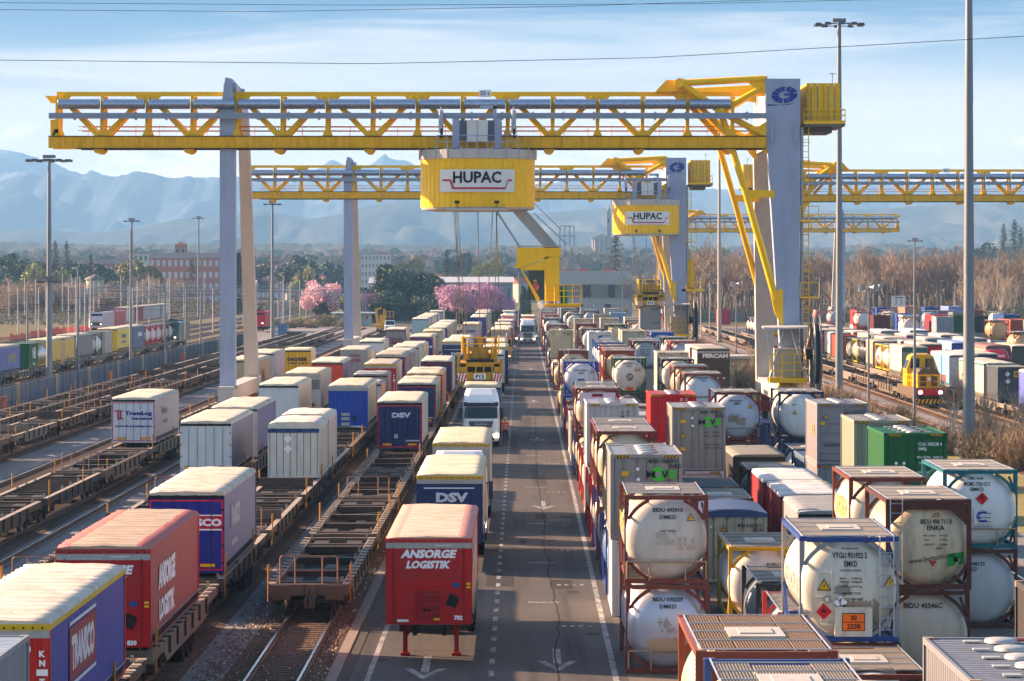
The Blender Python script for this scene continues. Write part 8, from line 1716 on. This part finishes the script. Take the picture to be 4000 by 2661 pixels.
for k in range(5): a = k/5; b_ = (k+1)/5; m.tube((-.1-.9*a*.8, 0, 8.9-3*a*.85), (-.1-.9*b_*.8, 0, 8.9-3*b_*.85), .36-.2*a, k % 2, 10, r2=.36-.2*b_, caps=False)
m.build('sock', [flat('#c98c88', .8), flat('#cfc4bc', .8)], t)
t = thing('road_sign', 'white sign board with two black crane hooks over the right yard', 'sign', (54.0, 480, 0)); m = MB(); m.box(-1.0, 1.0, 0, .08, 6.6, 8.2, 0); m.build('board', paint('#c9c9c6', .5), t)
m = MB(); m.box(-.65, .65, -.02, 0, 7.9, 8.0); [m.box(x-.04, x+.04, -.02, 0, 7.0, 7.9) for x in (-.35, .35)]; [m.beam((x, -.02, 7.0), (x-.2, -.02, 6.9), .02, .08) for x in (-.35, .35)]; m.build('symbol', BLKT, t); m = MB(); m.tube((2.4, .1, 0), (2.4, .1, 7.4), .09); m.tube((1.0, .1, 7.3), (2.4, .1, 7.3), .07); m.build('post', GALV, t)
# orange plastic netting beside the left line
t = thing('safety_netting', 'torn orange plastic netting strung along the left embankment', 'netting', (-85.5, 0, 0)); m = MB(); rnd = random.Random(8); P_ = [(0+rnd.uniform(-.4,.4), 560+2.2*k, .8+rnd.uniform(0, .7)) for k in range(62)]
for a, b_ in zip(P_, P_[1:]): m.poly([(a[0], a[1], 0), (b_[0], b_[1], 0), b_, a])
m.build('mesh_strip', paint('#f0704c', .8, 0, .2, bump=.5), t)
# small vehicles and locomotives
def electric_loco(label, x, Y, front, side, L=17, roof='#2f3338', rz=0):
    r = thing('electric_locomotive', label, 'locomotive', (x, Y, RZ), rz); m = MB(); v = []
    for y, w, zb, zt in ((0, 1.2, .9, 2.4), (.25, 1.42, .9, 2.75), (.9, 1.48, .9, 3.85), (L-.9, 1.48, .9, 3.85), (L-.25, 1.42, .9, 2.75), (L, 1.2, .9, 2.4)): v += [(-w, y, zb), (w, y, zb), (w, y, zt-.15), (w-.3, y, zt), (-w+.3, y, zt), (-w, y, zt-.15)]
    m.add(v, [(j*6+i, j*6+(i+1) % 6, (j+1)*6+(i+1) % 6, (j+1)*6+i) for j in range(5) for i in range(6)] + [tuple(range(6))[::-1], tuple(range(30, 36))], 0); m.build('body', paint(side, .35, 0, .1), r)
    m = MB(); m.prism([(-1.2, .12, 1.3), (1.2, .12, 1.3), (1.2, .12, 1.9), (-1.2, .12, 1.9)], (0, -.2, 0)); m.build('front_panel', paint(front, .35), r)
    m = MB(); m.poly([(-1.1, .3, 2.78), (1.1, .3, 2.78), (1.1, .72, 3.5), (-1.1, .72, 3.5)]); m.v = [(a, b-.03, c) for a, b, c in m.v]; m.build('windscreen', GLASS, r)
    for sx in (-.9, .9): m = MB(); m.box(sx-.14, sx+.14, -.16, -.1, 1.45, 1.65); m.build('headlight', emit('#fff4d8', 1.0), r)
    m = MB()
    for y in (4, 12): m.beam((-.6, y, 3.95), (.0, y+1.2, 4.6), .06, .06); m.beam((0, y+1.2, 4.6), (0, y, 5.1), .06, .06); m.box(-.9, .9, y-.05, y+.05, 5.1, 5.18); m.box(-.9, .9, y-.6, y+.6, 3.85, 3.98)
    for k in range(5): m.tube((-.5, 5+k*1.5, 3.85), (-.5, 5+k*1.5, 4.25), .1, 0, 6)
    m.build('roof_equipment', paint(roof, .6, .2, .2), r); bogie(r, 3.2, None, DARK); bogie(r, L-3.2, None, DARK)
electric_loco('dark blue and green electric locomotive with lit lamps beyond the fence', XW, 502, '#2a4f3c', '#33504a'); electric_loco('red and white electric locomotive behind the orange netting', -80, 628, '#3a3c42', '#c9b8b8'); electric_loco('second red electric locomotive coupled behind the first', -80, 646, '#b02030', '#b83840')
electric_loco('bright red electric locomotive just right of the left crane legs', -50.6, 640, '#c8141c', '#c41a22')
TN['V'] = 'train behind the orange netting'
for i, (Y, d, f, s) in enumerate(((664, 'cream', '#b9b4a6', '#c4bfb4'), (680, 'cherry red', '#8c2428', '#94302c'), (696, 'pink-white', '#b8a8a8', '#bda8a8'), (712, 'pale', '#a9a9a4', '#b8b5b0'), (730, 'grey', '#8f8f8a', '#9a9a95'))): load('V', Y, d, 'box', x=-79.9, L=13.6, Hc=2.8, front=f, side=s, roof='#bdb5a4', z=.2)
def van(label, x, Y, col='#cfd2d4', car=False):
    r = thing('parked_car' if car else 'utility_van', label, 'car' if car else 'van', (x, Y, .02), radians(80) if car else 0); m = MB(); v = []
    sec = ((0, .82, .45, .75), (.15, .9, .35, .95), (1.2, .9, .3, 1.05), (2.0, .72, .3, 1.55), (3.6, .72, .3, 1.55), (4.4, .86, .35, 1.1), (4.6, .8, .45, .9)) if car else ((0, .9, .5, 1.0), (.12, 1.0, .35, 1.25), (.75, 1.02, .35, 1.45), (1.25, .95, .35, 2.3), (2.4, .95, .35, 2.3), (2.45, 1.0, .5, .9), (5.6, 1.0, .5, .9))
    for y, w, zb, zt in sec: v += [(-w, y, zb), (w, y, zb), (w*1.03, y, (zb+zt)/2), (w, y, zt-.1), (w-.12, y, zt), (-w+.12, y, zt), (-w, y, zt-.1), (-w*1.03, y, (zb+zt)/2)]
    n = len(sec); m.add(v, [(j*8+i, j*8+(i+1) % 8, (j+1)*8+(i+1) % 8, (j+1)*8+i) for j in range(n-1) for i in range(8)] + [tuple(range(8))[::-1], tuple(range(8*n-8, 8*n))], 0); m.build('body', paint(col, .25, 0, .08), r)
    m = MB()
    if car: m.poly([(-.76, 1.28, 1.1), (.76, 1.28, 1.1), (.66, 1.95, 1.5), (-.66, 1.95, 1.5)]); [m.poly([(sx*.84, 1.5, 1.1), (sx*.84, 4.0, 1.1), (sx*.75, 3.5, 1.45), (sx*.75, 2.1, 1.45)]) for sx in (-1, 1)]
    else: m.poly([(-.88, .76, 1.48), (.88, .76, 1.48), (.82, 1.18, 2.15), (-.82, 1.18, 2.15)]); m.v = [(a, b-.03, c) for a, b, c in m.v]
    m.build('windscreen', GLASS, r)
    m = MB(); m.box(-.6, .6, -.04, .02, .55, .85) if not car else m.box(-.5, .5, -.03, .02, .5, .65); m.build('grille', DARK, r)
    for y in ((.85, 3.75) if car else (.85, 4.4)):
        for sx in (-1, 1): m = MB(); m.lathe([(sx*.7, .02), (sx*.7, .33), (sx*.92, .33), (sx*.92, .2), (sx*.88, .02)], y, .33, 14, 0, 'x'); m.build('wheel', RUBBER, r)
    for sx in (-1, 1): m = MB(); m.box(sx*.72-.14, sx*.72+.14, -.02, .04, .72, .88); m.build('headlight', flat('#d9dcde', .15), r)
    return r
van('white utility van with flatbed beside the yellow track crane', px(897, 640), 640)
van('white estate car parked behind the right tracks', px(1644, 790), 790, '#d3d6d8', True)
t = thing('track_crane', 'yellow folding lift platform vehicle beside the white van', 'track crane', (px(880, 650), 650, 0)); m = MB(); m.box(-1.2, 1.2, 0, 5, .6, 1.4); m.box(-.6, .6, 1, 2.2, 1.4, 3.2); m.beam((-1.0, 1.5, 1.6), (-1.3, 1.5, 4.4), .5, .5); m.beam((-.2, 1.5, 4.6), (-1.3, 1.5, 4.3), .4, .4); m.beam((.2, 1.5, 1.6), (.3, 1.5, 4.4), .4, .4); m.build('boom', paint('#c9940c', .5, 0, .2), t)
m = MB(); [m.path([(.7, y, z), (2.1, y, z)], .05) for y in (1, 2.2) for z in (2.8, 3.9)]; [m.tube((x, y, 2.7), (x, y, 3.9), .05) for x in (.7, 1.4, 2.1) for y in (1, 2.2)]; m.build('basket', paint('#c9940c'), t); m = MB(); [m.lathe([(sx*.9, .02), (sx*.9, .45), (sx*1.15, .45), (sx*1.15, .02)], y, .45, 14, 0, 'x') for sx in (-1, 1) for y in (1, 4)]; m.build('wheel', RUBBER, t)
# ================================================================== TREES, TOWN AND BUSHES
BT = {}
def tree_at(kind, label, xd, Y, h, cat_='tree', group=None, sc=None, rz=None):
    rr = random.Random(int(xd*7+Y)); fn, h0 = KINDS[kind]
    o = proto(kind, fn, label, cat_, (px(xd, Y), Y, 0), rr.uniform(0, 6.28) if rz is None else rz, group); s = h/h0*1.0; o.scale = (s*rr.uniform(.85, 1.15), s*rr.uniform(.85, 1.15), s); return o
KINDS = {}
for i in range(5): KINDS[f'bare{i}'] = (bare_tree(20+i, 14, BARK if i % 2 else paint('#74604a', .9), TWIG if i % 2 else TWIGD, .55, 1.0), 13.0)
for i in range(2): KINDS[f'birch{i}'] = (bare_tree(40+i, 14, BIRCH, TWIGP, .38, .9, multi=3, name='bare_tree'), 13.0)
for i in range(2): KINDS[f'scrub{i}'] = (bare_tree(50+i, 8, BARK, TWIGP, .7, 1.4, multi=3), 7.0)
def blobs(seed, n, R, z0, z1, r, m): 
    q = random.Random(seed); return [(q.uniform(-R, R), q.uniform(-R, R)*.8, q.uniform(z0, z1), r*q.uniform(.8, 1.3), r*q.uniform(.8, 1.2), r*q.uniform(.7, 1.1), m) for _ in range(n)]
for i in range(2): KINDS[f'thick{i}'] = (leafy('bare_tree', 60+i, blobs(60+i, 9, 2.6, 2.2, 6.2, 2.0, 520), TWIGP if i else TWIG, .5, (0, 3.5, .2), BARK, .09), 8.2)
KINDS['ever0'] = (leafy('evergreen_tree', 1, blobs(1, 8, 2.4, 3, 8.5, 2.0, 420), EVG, .34, (0, 4, .3)), 10.0); KINDS['ever1'] = (leafy('evergreen_tree', 2, blobs(2, 9, 3.0, 3.5, 8, 2.2, 420), EVG, .36, (0, 4, .3)), 10.0); KINDS['ever2'] = (leafy('olive_green_tree', 3, blobs(3, 8, 2.6, 3, 8, 2.1, 420), EVY, .34, (0, 4, .3)), 10.0)
KINDS['con0'] = (conifer(5, 13, 3.4), 13.0); KINDS['con1'] = (conifer(6, 13, 4.6, leaf_mat('cedar', '#2a3018', '#5c5a2c')), 13.0); KINDS['cyp'] = (leafy('cypress', 6, [(0, 0, 1.5+k*1.35, 1.5-k*.13, 1.5-k*.13, 1.5, 420) for k in range(7)], EVG, .26, (0, 3, .25)), 11.0)
KINDS['pink'] = (leafy('blossom_tree', 7, blobs(7, 20, 4.0, 3.0, 6.8, 1.7, 520), PINK, .17, (0, 3.2, .3)), 8.4); KINDS['pink2'] = (leafy('blossom_tree', 8, blobs(8, 18, 3.6, 2.6, 5.6, 1.6, 520), PINK2, .17, (0, 2.8, .3)), 7.4)
FS = 'one of the bare brown trees in the dense wood behind the right yard'; FG = 'bare trees of the right wood'
rnd = random.Random(77)
for i in range(175):
    xd = 1590 + 800 * (i + rnd.random()) / 175; Y = rnd.uniform(800, 930); top = 575 + 14*mnoise.noise(Vector((xd/60, 0, 0))) + rnd.uniform(-16, 14) - (14 if xd < 1720 else 0); h = pz(top, Y)
    tree_at(f'bare{rnd.randrange(5)}', FS, xd, Y, h, 'tree', FG)
for i, (xd, Y, h) in enumerate(((1950, 795, 12.5), (1985, 800, 13.5), (2238, 780, 11), (2262, 785, 12), (2300, 780, 12.5), (2330, 790, 11), (1925, 800, 11))): tree_at(f'birch{i%2}', 'pale white-stemmed bare tree at the edge of the right wood', xd, Y, h, 'tree', 'pale birches of the right wood')
for i, xd in enumerate((1470, 1492, 1510, 1535, 1560, 1582, 1250, 1275, 1300, 1350, 1400, 1440)): tree_at(f'bare{i%5}', f'bare tree standing behind the second crane and the flat white building, {ORD[i]}', xd, 760 + 12*(i % 5), pz(600 if i < 6 else 690, 780), 'tree', 'bare trees in the middle distance')
m = MB(); rnd = random.Random(12)
for _ in range(2200):
    xd = rnd.uniform(1560, 2420); Y = rnd.uniform(770, 960); b_ = Vector((px(xd, Y), Y, 0)); h = rnd.uniform(1.5, 6.5); t_ = b_ + Vector((rnd.uniform(-1.4, 1.4), rnd.uniform(-1, 1), h)); s = Vector((rnd.uniform(.02, .06), 0, .01)); m.add([b_-s, b_+s, t_+s*.3, t_-s*.3], [(0,1,2,3)], 0 if rnd.random() < .6 else 1)
for _ in range(7000):
    xd = rnd.uniform(1560, 2420); Y = rnd.uniform(770, 800); z = rnd.random()**1.5*3.2; p = Vector((px(xd, Y), Y, z)); a = Vector((rnd.uniform(-1,1), 0, rnd.uniform(-1,1)))*.35; c_ = Vector((a.z, .1, -a.x))*.7; m.add([p-a, p-c_, p+a, p+c_], [(0,1,2,3)], 1 if rnd.random() < .7 else 2)
o = m.build('undergrowth', [TWIG, TWIGD, EVY]); o['kind'] = 'stuff'
m = MB(); rnd = random.Random(13)
for _ in range(9000):
    xd = rnd.uniform(-60, 760); Y = rnd.uniform(905, 1050) if rnd.random() < .6 or xd > 300 else rnd.uniform(730, 900); z = rnd.random()**1.3*((4.5 if xd < 470 else 2.5) if Y > 900 else 1.6); p = Vector((px(xd, Y), Y, z)); a = Vector((rnd.uniform(-1,1), 0, rnd.uniform(-1,1)))*.5; c_ = Vector((a.z, .1, -a.x))*.7; m.add([p-a, p-c_, p+a, p+c_], [(0,1,2,3)], rnd.choice((0, 0, 0, 1, 2)))
o = m.build('undergrowth', [TWIGP, TWIG, EVY]); o['kind'] = 'stuff'
# left side trees
rnd = random.Random(31)
for i in range(60): xd = -30 + 290*i/60 + rnd.uniform(-6, 6); tree_at(('scrub0', 'thick0', 'thick1')[i%3], 'pale twiggy bare tree in the thicket at far left', xd, rnd.uniform(850, 990), rnd.uniform(7.5, 11), 'tree', 'pale bare thicket on the left')
for i in range(16): xd = 290 + 160*i/16; tree_at(('scrub1', 'thick1')[i%2], 'pale bare tree in front of the brick building', xd, rnd.uniform(960, 1040), rnd.uniform(8, 11), 'tree', 'bare trees by the brick building')
names = [('con1', 872, 784, 13), ('ever1', 903, 786, 14), ('ever0', 938, 790, 13), ('ever1', 985, 788, 11.5), ('ever0', 835, 810, 9), ('ever0', 20, 1150, 14), ('ever1', 52, 1100, 15), ('ever2', 75, 1080, 13), ('ever0', 100, 1180, 15), ('ever1', 150, 1120, 13), ('con0', 127, 1300, 20), ('con0', 153, 1320, 20), ('ever0', 172, 1150, 14), ('ever2', 128, 1040, 11), ('con0', 208, 1000, 17.5), ('ever1', 222, 1010, 12), ('ever0', 8, 1080, 11), ('cyp', 156, 1000, 8), ('ever2', 300, 1050, 13), ('ever2', 334, 1060, 14), ('con1', 372, 1000, 10), ('con1', 424, 980, 10), ('con1', 442, 1010, 13), ('cyp', 548, 900, 17), ('cyp', 571, 1080, 14), ('ever0', 590, 1300, 14), ('ever1', 680, 1200, 15), ('ever2', 700, 1100, 12), ('con0', 693, 980, 13), ('con0', 712, 1000, 11), ('ever0', 770, 1250, 15), ('con0', 884, 790, 13.5), ('ever0', 905, 780, 8.5), ('con0', 1028, 1100, 16), ('ever2', 935, 1200, 15), ('ever0', 960, 1150, 12), ('ever1', 1060, 1500, 17), ('con0', 1080, 1250, 16), ('ever2', 1120, 1200, 15), ('ever0', 1100, 1600, 16), ('ever0', 1345, 2000, 22), ('con0', 1300, 1900, 20), ('con0', 1316, 1950, 22), ('con1', 1417, 1090, 22), ('ever0', 1180, 1500, 14), ('cyp', 1205, 735, 8.5), ('cyp', 1216, 730, 8), ('ever0', 1000, 770, 7.5), ('ever1', 965, 775, 6.5), ('ever0', 750, 800, 8), ('ever2', 790, 830, 7), ('ever1', 1640, 1700, 19), ('ever0', 1620, 1650, 18), ('con0', 2310, 1500, 28), ('con0', 2335, 1520, 30), ('con0', 2350, 1540, 27), ('ever1', 2250, 1600, 22)]
NM = dict(ever0='dark rounded evergreen', ever1='broad dark evergreen', ever2='olive green leafy tree', con0='pointed dark conifer', con1='spreading cedar', cyp='narrow dark cypress')
rk = {}
for k, xd, Y, h in sorted(names, key=lambda e: e[1]): rk[k] = rk.get(k, 0) + 1; tree_at(k, f'{NM[k]}, {ORD[rk[k]-1] if rk[k] > 1 else "first"} of its kind from the left in the background', xd, Y, h*(1.2 if Y > 1000 else 1.0))
tree_at('pink', 'purple-pink blossoming tree, left half of the big pair', 1052, 742, 9.2); tree_at('pink', 'purple-pink blossoming tree, right half of the big pair', 1132, 748, 9.0); tree_at('pink2', 'pale pink blossoming tree left of the crane leg', 735, 800, 11.0); tree_at('pink', 'small mauve blossoming tree between crane leg and conifer', 846, 800, 6.8); tree_at('pink', 'mauve blossoming tree at the back of the big pair', 1094, 770, 9.6)
def hedge(label, x0, x1, Y, h, d, mat, n, s=.3):
    r = thing('hedge', label, 'hedge', ((x0+x1)/2, Y, 0)); m = MB(); q = random.Random(int(x0)); w = (x1-x0)/2
    for _ in range(n):
        f = q.random(); x = q.uniform(-w, w); z = q.uniform(0, h) if f < .7 else h; y = -.0 if f < .7 else q.uniform(0, d); p = Vector((x, y + q.uniform(-.3, .2), z + .25*mnoise.noise(Vector((x*.5, 0, 1))))); a = Vector((q.uniform(-1,1), q.uniform(-1,1), q.uniform(-1,1))).normalized()*s; b_ = a.orthogonal().normalized()*s*.7; m.add([p-a, p-b_, p+a, p+b_], [(0,1,2,3)])
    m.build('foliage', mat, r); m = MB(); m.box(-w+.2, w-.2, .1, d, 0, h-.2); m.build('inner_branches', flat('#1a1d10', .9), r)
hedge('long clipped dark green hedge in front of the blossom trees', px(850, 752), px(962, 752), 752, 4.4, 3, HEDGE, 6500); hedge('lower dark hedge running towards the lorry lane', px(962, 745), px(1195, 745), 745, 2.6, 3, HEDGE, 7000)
def bush(kindseed, mat, R, hgt, n, s, twigs=60):
    def mk():
        q = random.Random(kindseed); r = bpy.data.objects.new('bush', None); COL.objects.link(r); t = MB()
        for _ in range(twigs*5):
            a = q.uniform(0, 2*pi); e_ = q.uniform(.15, 1.1); L = hgt*q.uniform(.5, 1.15); b0 = Vector((q.uniform(-R, R)*.5, q.uniform(-R, R)*.5, 0)); d = Vector((cos(a)*sin(e_), sin(a)*sin(e_), cos(e_))); w_ = Vector((-sin(a), cos(a), 0))*.014; mid = b0+d*L*.6; tip = mid + (d+Vector((q.uniform(-.5,.5), q.uniform(-.5,.5), .1)))*L*.4; t.add([b0-w_*1.6, b0+w_*1.6, mid+w_, mid-w_], [(0,1,2,3)]); t.add([mid-w_, mid+w_, tip], [(0,1,2)])
            for _k in range(3): u = mid + d*L*.1*q.random(); v_ = u + Vector((q.uniform(-1,1), q.uniform(-1,1), q.uniform(.1,1)))*L*.25; t.add([u-w_*.7, u+w_*.7, v_], [(0,1,2)])
        t.build('twigs', TWIGD if kindseed % 2 else TWIG, r); c = MB()
        for k in range(5): leaf_blob(c, q.uniform(-R, R)*.5, q.uniform(-R, R)*.5, hgt*.42*q.uniform(.7, 1.2), R*.55, R*.55, hgt*.4, n//5, s, q, .5)
        c.build('leaves', mat, r); return r
    return mk
bk = [bush(1, BUSHG, 1.7, 2.4, 700, .07), bush(2, leaf_mat('dry_leaves', '#5a4a2c', '#93773c'), 1.8, 2.6, 380, .07, 90), bush(3, EVY, 1.5, 1.8, 1000, .08, 30), bush(4, BUSHG, 1.2, 1.3, 500, .07, 40)]
rnd = random.Random(55); BG = 'scrub between containers and right tracks'; i = 0
spots = [(26.5, 213), (25.2, 206), (27.8, 203), (31.4, 214), (32.8, 209), (34.5, 205), (36, 212), (30.6, 221), (24.6, 224), (26.2, 232), (27.6, 240), (28.2, 250), (26, 258), (25, 246), (27.4, 266), (26.8, 276), (25.4, 286), (27.5, 296), (25.2, 306), (23.4, 262), (22.8, 240), (22.0, 330), (24.0, 342), (22.8, 318), (26.4, 330), (33.2, 222), (34.5, 198), (29, 196), (31, 200), (26.5, 380), (27.5, 395), (28.4, 410), (23.2, 345), (25, 438), (27, 455), (24.4, 470), (36.5, 200), (38, 206)]
for (x, Y) in spots:
    k = rnd.choice((0, 0, 1, 1, 2, 3)); o = proto(('bush', k), bk[k], 'tangled scrubby bush, half leafless, in the strip beside the right tracks', 'bush', (x, Y, 0), rnd.uniform(0, 6), BG); s = rnd.uniform(.7, 1.25) if Y > 230 else rnd.uniform(.95, 1.4); o.scale = (s, s, s)
for x, Y, h in ((29.9, 233, 5.2), (33.0, 219, 4.2), (24.6, 352, 5.0), (31.5, 226, 4)): tree_at('birch1', 'young slender bare sapling beside the right tracks', 1202 + x*F0/Y, Y, h, 'tree', 'saplings in the right scrub')
for i, (xd, Y) in enumerate(((668, 690), (692, 700), (716, 690), (745, 710), (640, 700), (765, 720), (788, 700))): o = proto(('bush', 2 if i % 2 else 3), bk[2 if i % 2 else 3], f'green garden bush below the pale blossom tree, {ORD[i]}', 'bush', (px(xd, Y), Y, 0), i, 'garden bushes by the hut'); o.scale = (1.8, 1.8, 1.6)
# town
house('long brick apartment block with slate roof and white windows, left', px(230, 1150), px(291, 1150), 1150, pz(609, 1150), '#ac6c58', '#37424f', 9, 1.9, 'gable', 3, 6, 'apartment block', 'apartment_block', '#c9ccd0'); house('large brick apartment block with slate roofs beneath the brick tower', px(344, 1180), px(505, 1180), 1180, pz(595, 1180), '#b0705a', '#37424f', 11, 2.0, 'gable', 4, 12, 'apartment block', 'apartment_block', '#b9bec4')
t = house('square brick tower with arched openings and low tiled roof', px(402, 1300), px(428, 1300), 1300, pz(564, 1300), '#a86a52', '#6c4a3c', 4.4, 1.2, 'hip', 3, 2, 'tower', 'brick_tower', '#3c2c28')
house('white apartment house with balconies left of the brick tower', px(296, 1500), px(352, 1500), 1500, pz(584, 1500), '#b7b2a4', '#8c8478', 10, 1, 'flat', 4, 5, 'apartment block', 'apartment_block')
house('brick and white block seen between the crane legs', px(592, 1350), px(640, 1350), 1350, pz(606, 1350), '#9a6452', '#4a5058', 10, .6, 'flat', 4, 5, 'apartment block', 'apartment_block', '#c4c4c0')
house('white terraced flats behind the second crane leg', px(830, 1700), px(898, 1700), 1700, pz(586, 1700), '#b4b0a8', '#8a8680', 12, 1, 'flat', 5, 8, 'apartment block', 'apartment_block', '#5c626a')
house('long pale industrial shed with grey sloping roof', px(850, 960), px(1010, 960), 960, pz(652, 960), '#7f8486', '#9aa2ac', 16, 1.6, 'gable', 1, 10, 'shed', 'industrial_shed'); house('second grey industrial shed, right of the first', px(1012, 990), px(1180, 990), 990, pz(650, 990), '#808484', '#a8aeb4', 16, 1.6, 'gable', 1, 10, 'shed', 'industrial_shed'); house('white gabled workshop between the crane legs', px(545, 900), px(585, 900), 900, pz(660, 900), '#b3b3ae', '#a8b0b8', 12, 1.8, 'gable', 1, 3, 'workshop', 'workshop')
t = thing('office_building', 'modern flat-roofed pale concrete office with ribbon windows', 'office building', (px(1285, 850), 850, 0)); w = px(1455, 850)-px(1285, 850)
m = MB(); m.box(0, w, .6, 12, 0, 4.6); m.box(-.3, w, 0, 12, 8.4, 11.8); m.box(0, w, .5, 12, 4.6, 8.4); m.build('wall', paint('#a4a6a6', .8, 0, .15), t)
for k in range(9): m = MB(); m.box(w*k/9+.12, w*(k+1)/9-.12, .3, .45, 5.0, 8.2, k % 3 == 0); m.build('window', [paint('#75776f', .4), GLASS], t)
for k in (2, 5): m = MB(); m.box(w*k/8, w*k/8+1.6, .42, .58, 1.5, 3.4); m.build('window', GLASS, t)
rnd = random.Random(21); n = 0
HC = [('#b9ad98', 'cream'), ('#b5b0a8', 'white'), ('#b08a6c', 'ochre'), ('#a59a8c', 'grey')]; RC = [('#7c4434', 'red-roofed'), ('#8c5844', 'terracotta-roofed'), ('#6c5a50', 'brown-roofed')]
for xd in (515, 560, 612, 648, 672, 700, 735, 760, 800, 905, 925, 950, 975, 990, 1010, 1035, 1065, 1090, 1120, 1140, 1160, 1185, 1225, 1250, 1275, 1290, 1310, 1335, 1365, 1390, 1420, 1440):
    Y = rnd.uniform(1250, 1900); (wc, wn_), (rc, rn) = rnd.choice(HC), rnd.choice(RC); w = rnd.uniform(8, 15); e_ = rnd.uniform(5, 9); x = px(xd, Y)
    house(f'{wn_} {rn} town house, {ORD[n]} from the left', x-w/2, x+w/2, Y, e_, wc, rc, 9, 2.4, rnd.choice(('gable', 'hip')), 2, rnd.choice((3, 4)), 'house', 'town_house', group='houses of the town', rz=rnd.uniform(-.4, .4)); n += 1
for xd in (1300, 1345, 1400): Y = 1000; x = px(xd, Y); house(f'low dark red tiled house behind the office, {ORD[n-32]} there', x-5, x+5, Y, pz(624, Y)-1.5, '#a08a7c', '#6c3028', 8, 2.2, 'hip', 2, 4, 'house', 'town_house', group='houses behind the office'); n += 1
# church on its knoll
g = MB(); g.lathe([(-1, 150), (8, 120), (20, 70), (27, 30), (29, .1)], px(1385, 2550), 2560, 28, 0, 'z'); struct('hills', g, mountain_mat('knoll', '#353a2c', '#5c5646', (0, 0), .03))
t = thing('church', 'distant church with tall slender bell tower and columned gable front', 'church', (px(1385, 2500), 2500, 27)); m = MB(); m.box(-7, 7, 0, 18, 0, 9); m.build('wall', paint('#a89c90', .8), t); m = MB(); m.prism([(-8, -1, 9), (8, -1, 9), (0, -1, 13)], (0, 19, 0)); m.build('roof', paint('#a39890', .8), t)
for k in range(4): m = MB(); m.tube((-5+k*3.3, -1, 0), (-5+k*3.3, -1, 9), .6); m.build('column', paint('#b8aea2', .8), t)
m = MB(); X = 5.4; m.box(X-1.6, X+1.6, 6, 9.2, 0, 26); m.box(X-1.9, X+1.9, 5.7, 9.5, 26, 26.6); m.box(X-1.3, X+1.3, 6.3, 8.9, 26.6, 31); m.tube((X, 7.6, 31), (X, 7.6, 35.5), 1.1, 0, 8, r2=.1); m.build('bell_tower', paint('#98877c', .8), t); m = MB(); m.box(X-.6, X+.6, 5.95, 6.0, 21, 24); m.build('belfry_opening', DARK, t)
t = thing('water_tower', 'cream cylindrical water tower with shallow conical cap', 'water tower', (px(219, 880), 880, 0)); m = MB(); m.lathe([(0, 1.9), (5.2, 1.9), (5.6, 2.4), (9.6, 2.4)], 0, 0, 24, 0, 'z'); m.build('tank', paint('#b5ac98', .8, 0, .25), t); m = MB(); m.lathe([(9.5, 2.8), (9.8, 2.8), (11.0, .1)], 0, 0, 24, 0, 'z'); m.build('roof', paint('#77706a', .8), t)
t = thing('boundary_wall', 'long low brown wall behind the left tracks', 'wall', (0, 900, 0)); m = MB(); m.box(px(-40, 900), px(196, 900), 0, .4, 0, 2.6); m.build('wall', paint('#7c6656', .9, 0, .4), t)
t = thing('boundary_fence', 'dark mesh fence across the end of the lorry lane', 'fence', (0, 720, 0)); m = MB(); m.box(-12, 3, 0, .05, 0, 2.3); m.build('mesh_panel', paint('#2a3030', .8), t)
for k in range(7): m = MB(); m.box(-12+k*2.5-.05, -12+k*2.5+.05, -.08, 0, 0, 2.4); m.build('post', GALV, t)
t = thing('lattice_fence', 'white diamond lattice fence beside the utility van', 'fence', (0, 690, 0)); m = MB(); x0, x1 = px(908, 690), px(960, 690)
k = x0
while k < x1: m.beam((k, 0, .1), (k+.9, 0, 1.5), .03, .07); m.beam((k+.9, 0, .1), (k, 0, 1.5), .03, .07); k += .45
m.build('lattice', paint('#b4b2aa', .7), t)
t = thing('boundary_fence', 'far grey mesh fence in front of the right wood', 'fence', (0, 770, 0)); m = MB(); m.box(34, 90, 0, .05, 0, 2.0); m.build('mesh_panel', paint('#6c685c', .8, 0, .3), t)
t = thing('sliding_gate', 'grey barred gate and blue-grey fence right of the crane leg', 'gate', (0, 600, 0)); m = MB(); x0, x1 = px(625, 600), px(665, 600)
for k in range(24): m.box(x0+(x1-x0)*k/23-.04, x0+(x1-x0)*k/23+.04, 0, .06, 0, 2.0)
m.box(x0, x1, 0, .06, 1.95, 2.05); m.box(x0, x1, 0, .06, .1, .2); m.build('bars', paint('#7c8894', .5, .2), t)
m = MB(); m.box(px(640, 560), px(660, 560), 560-600, 561-600, 0, 3.0); m.build('panel', paint('#4a6a90', .6, 0, .2), t)
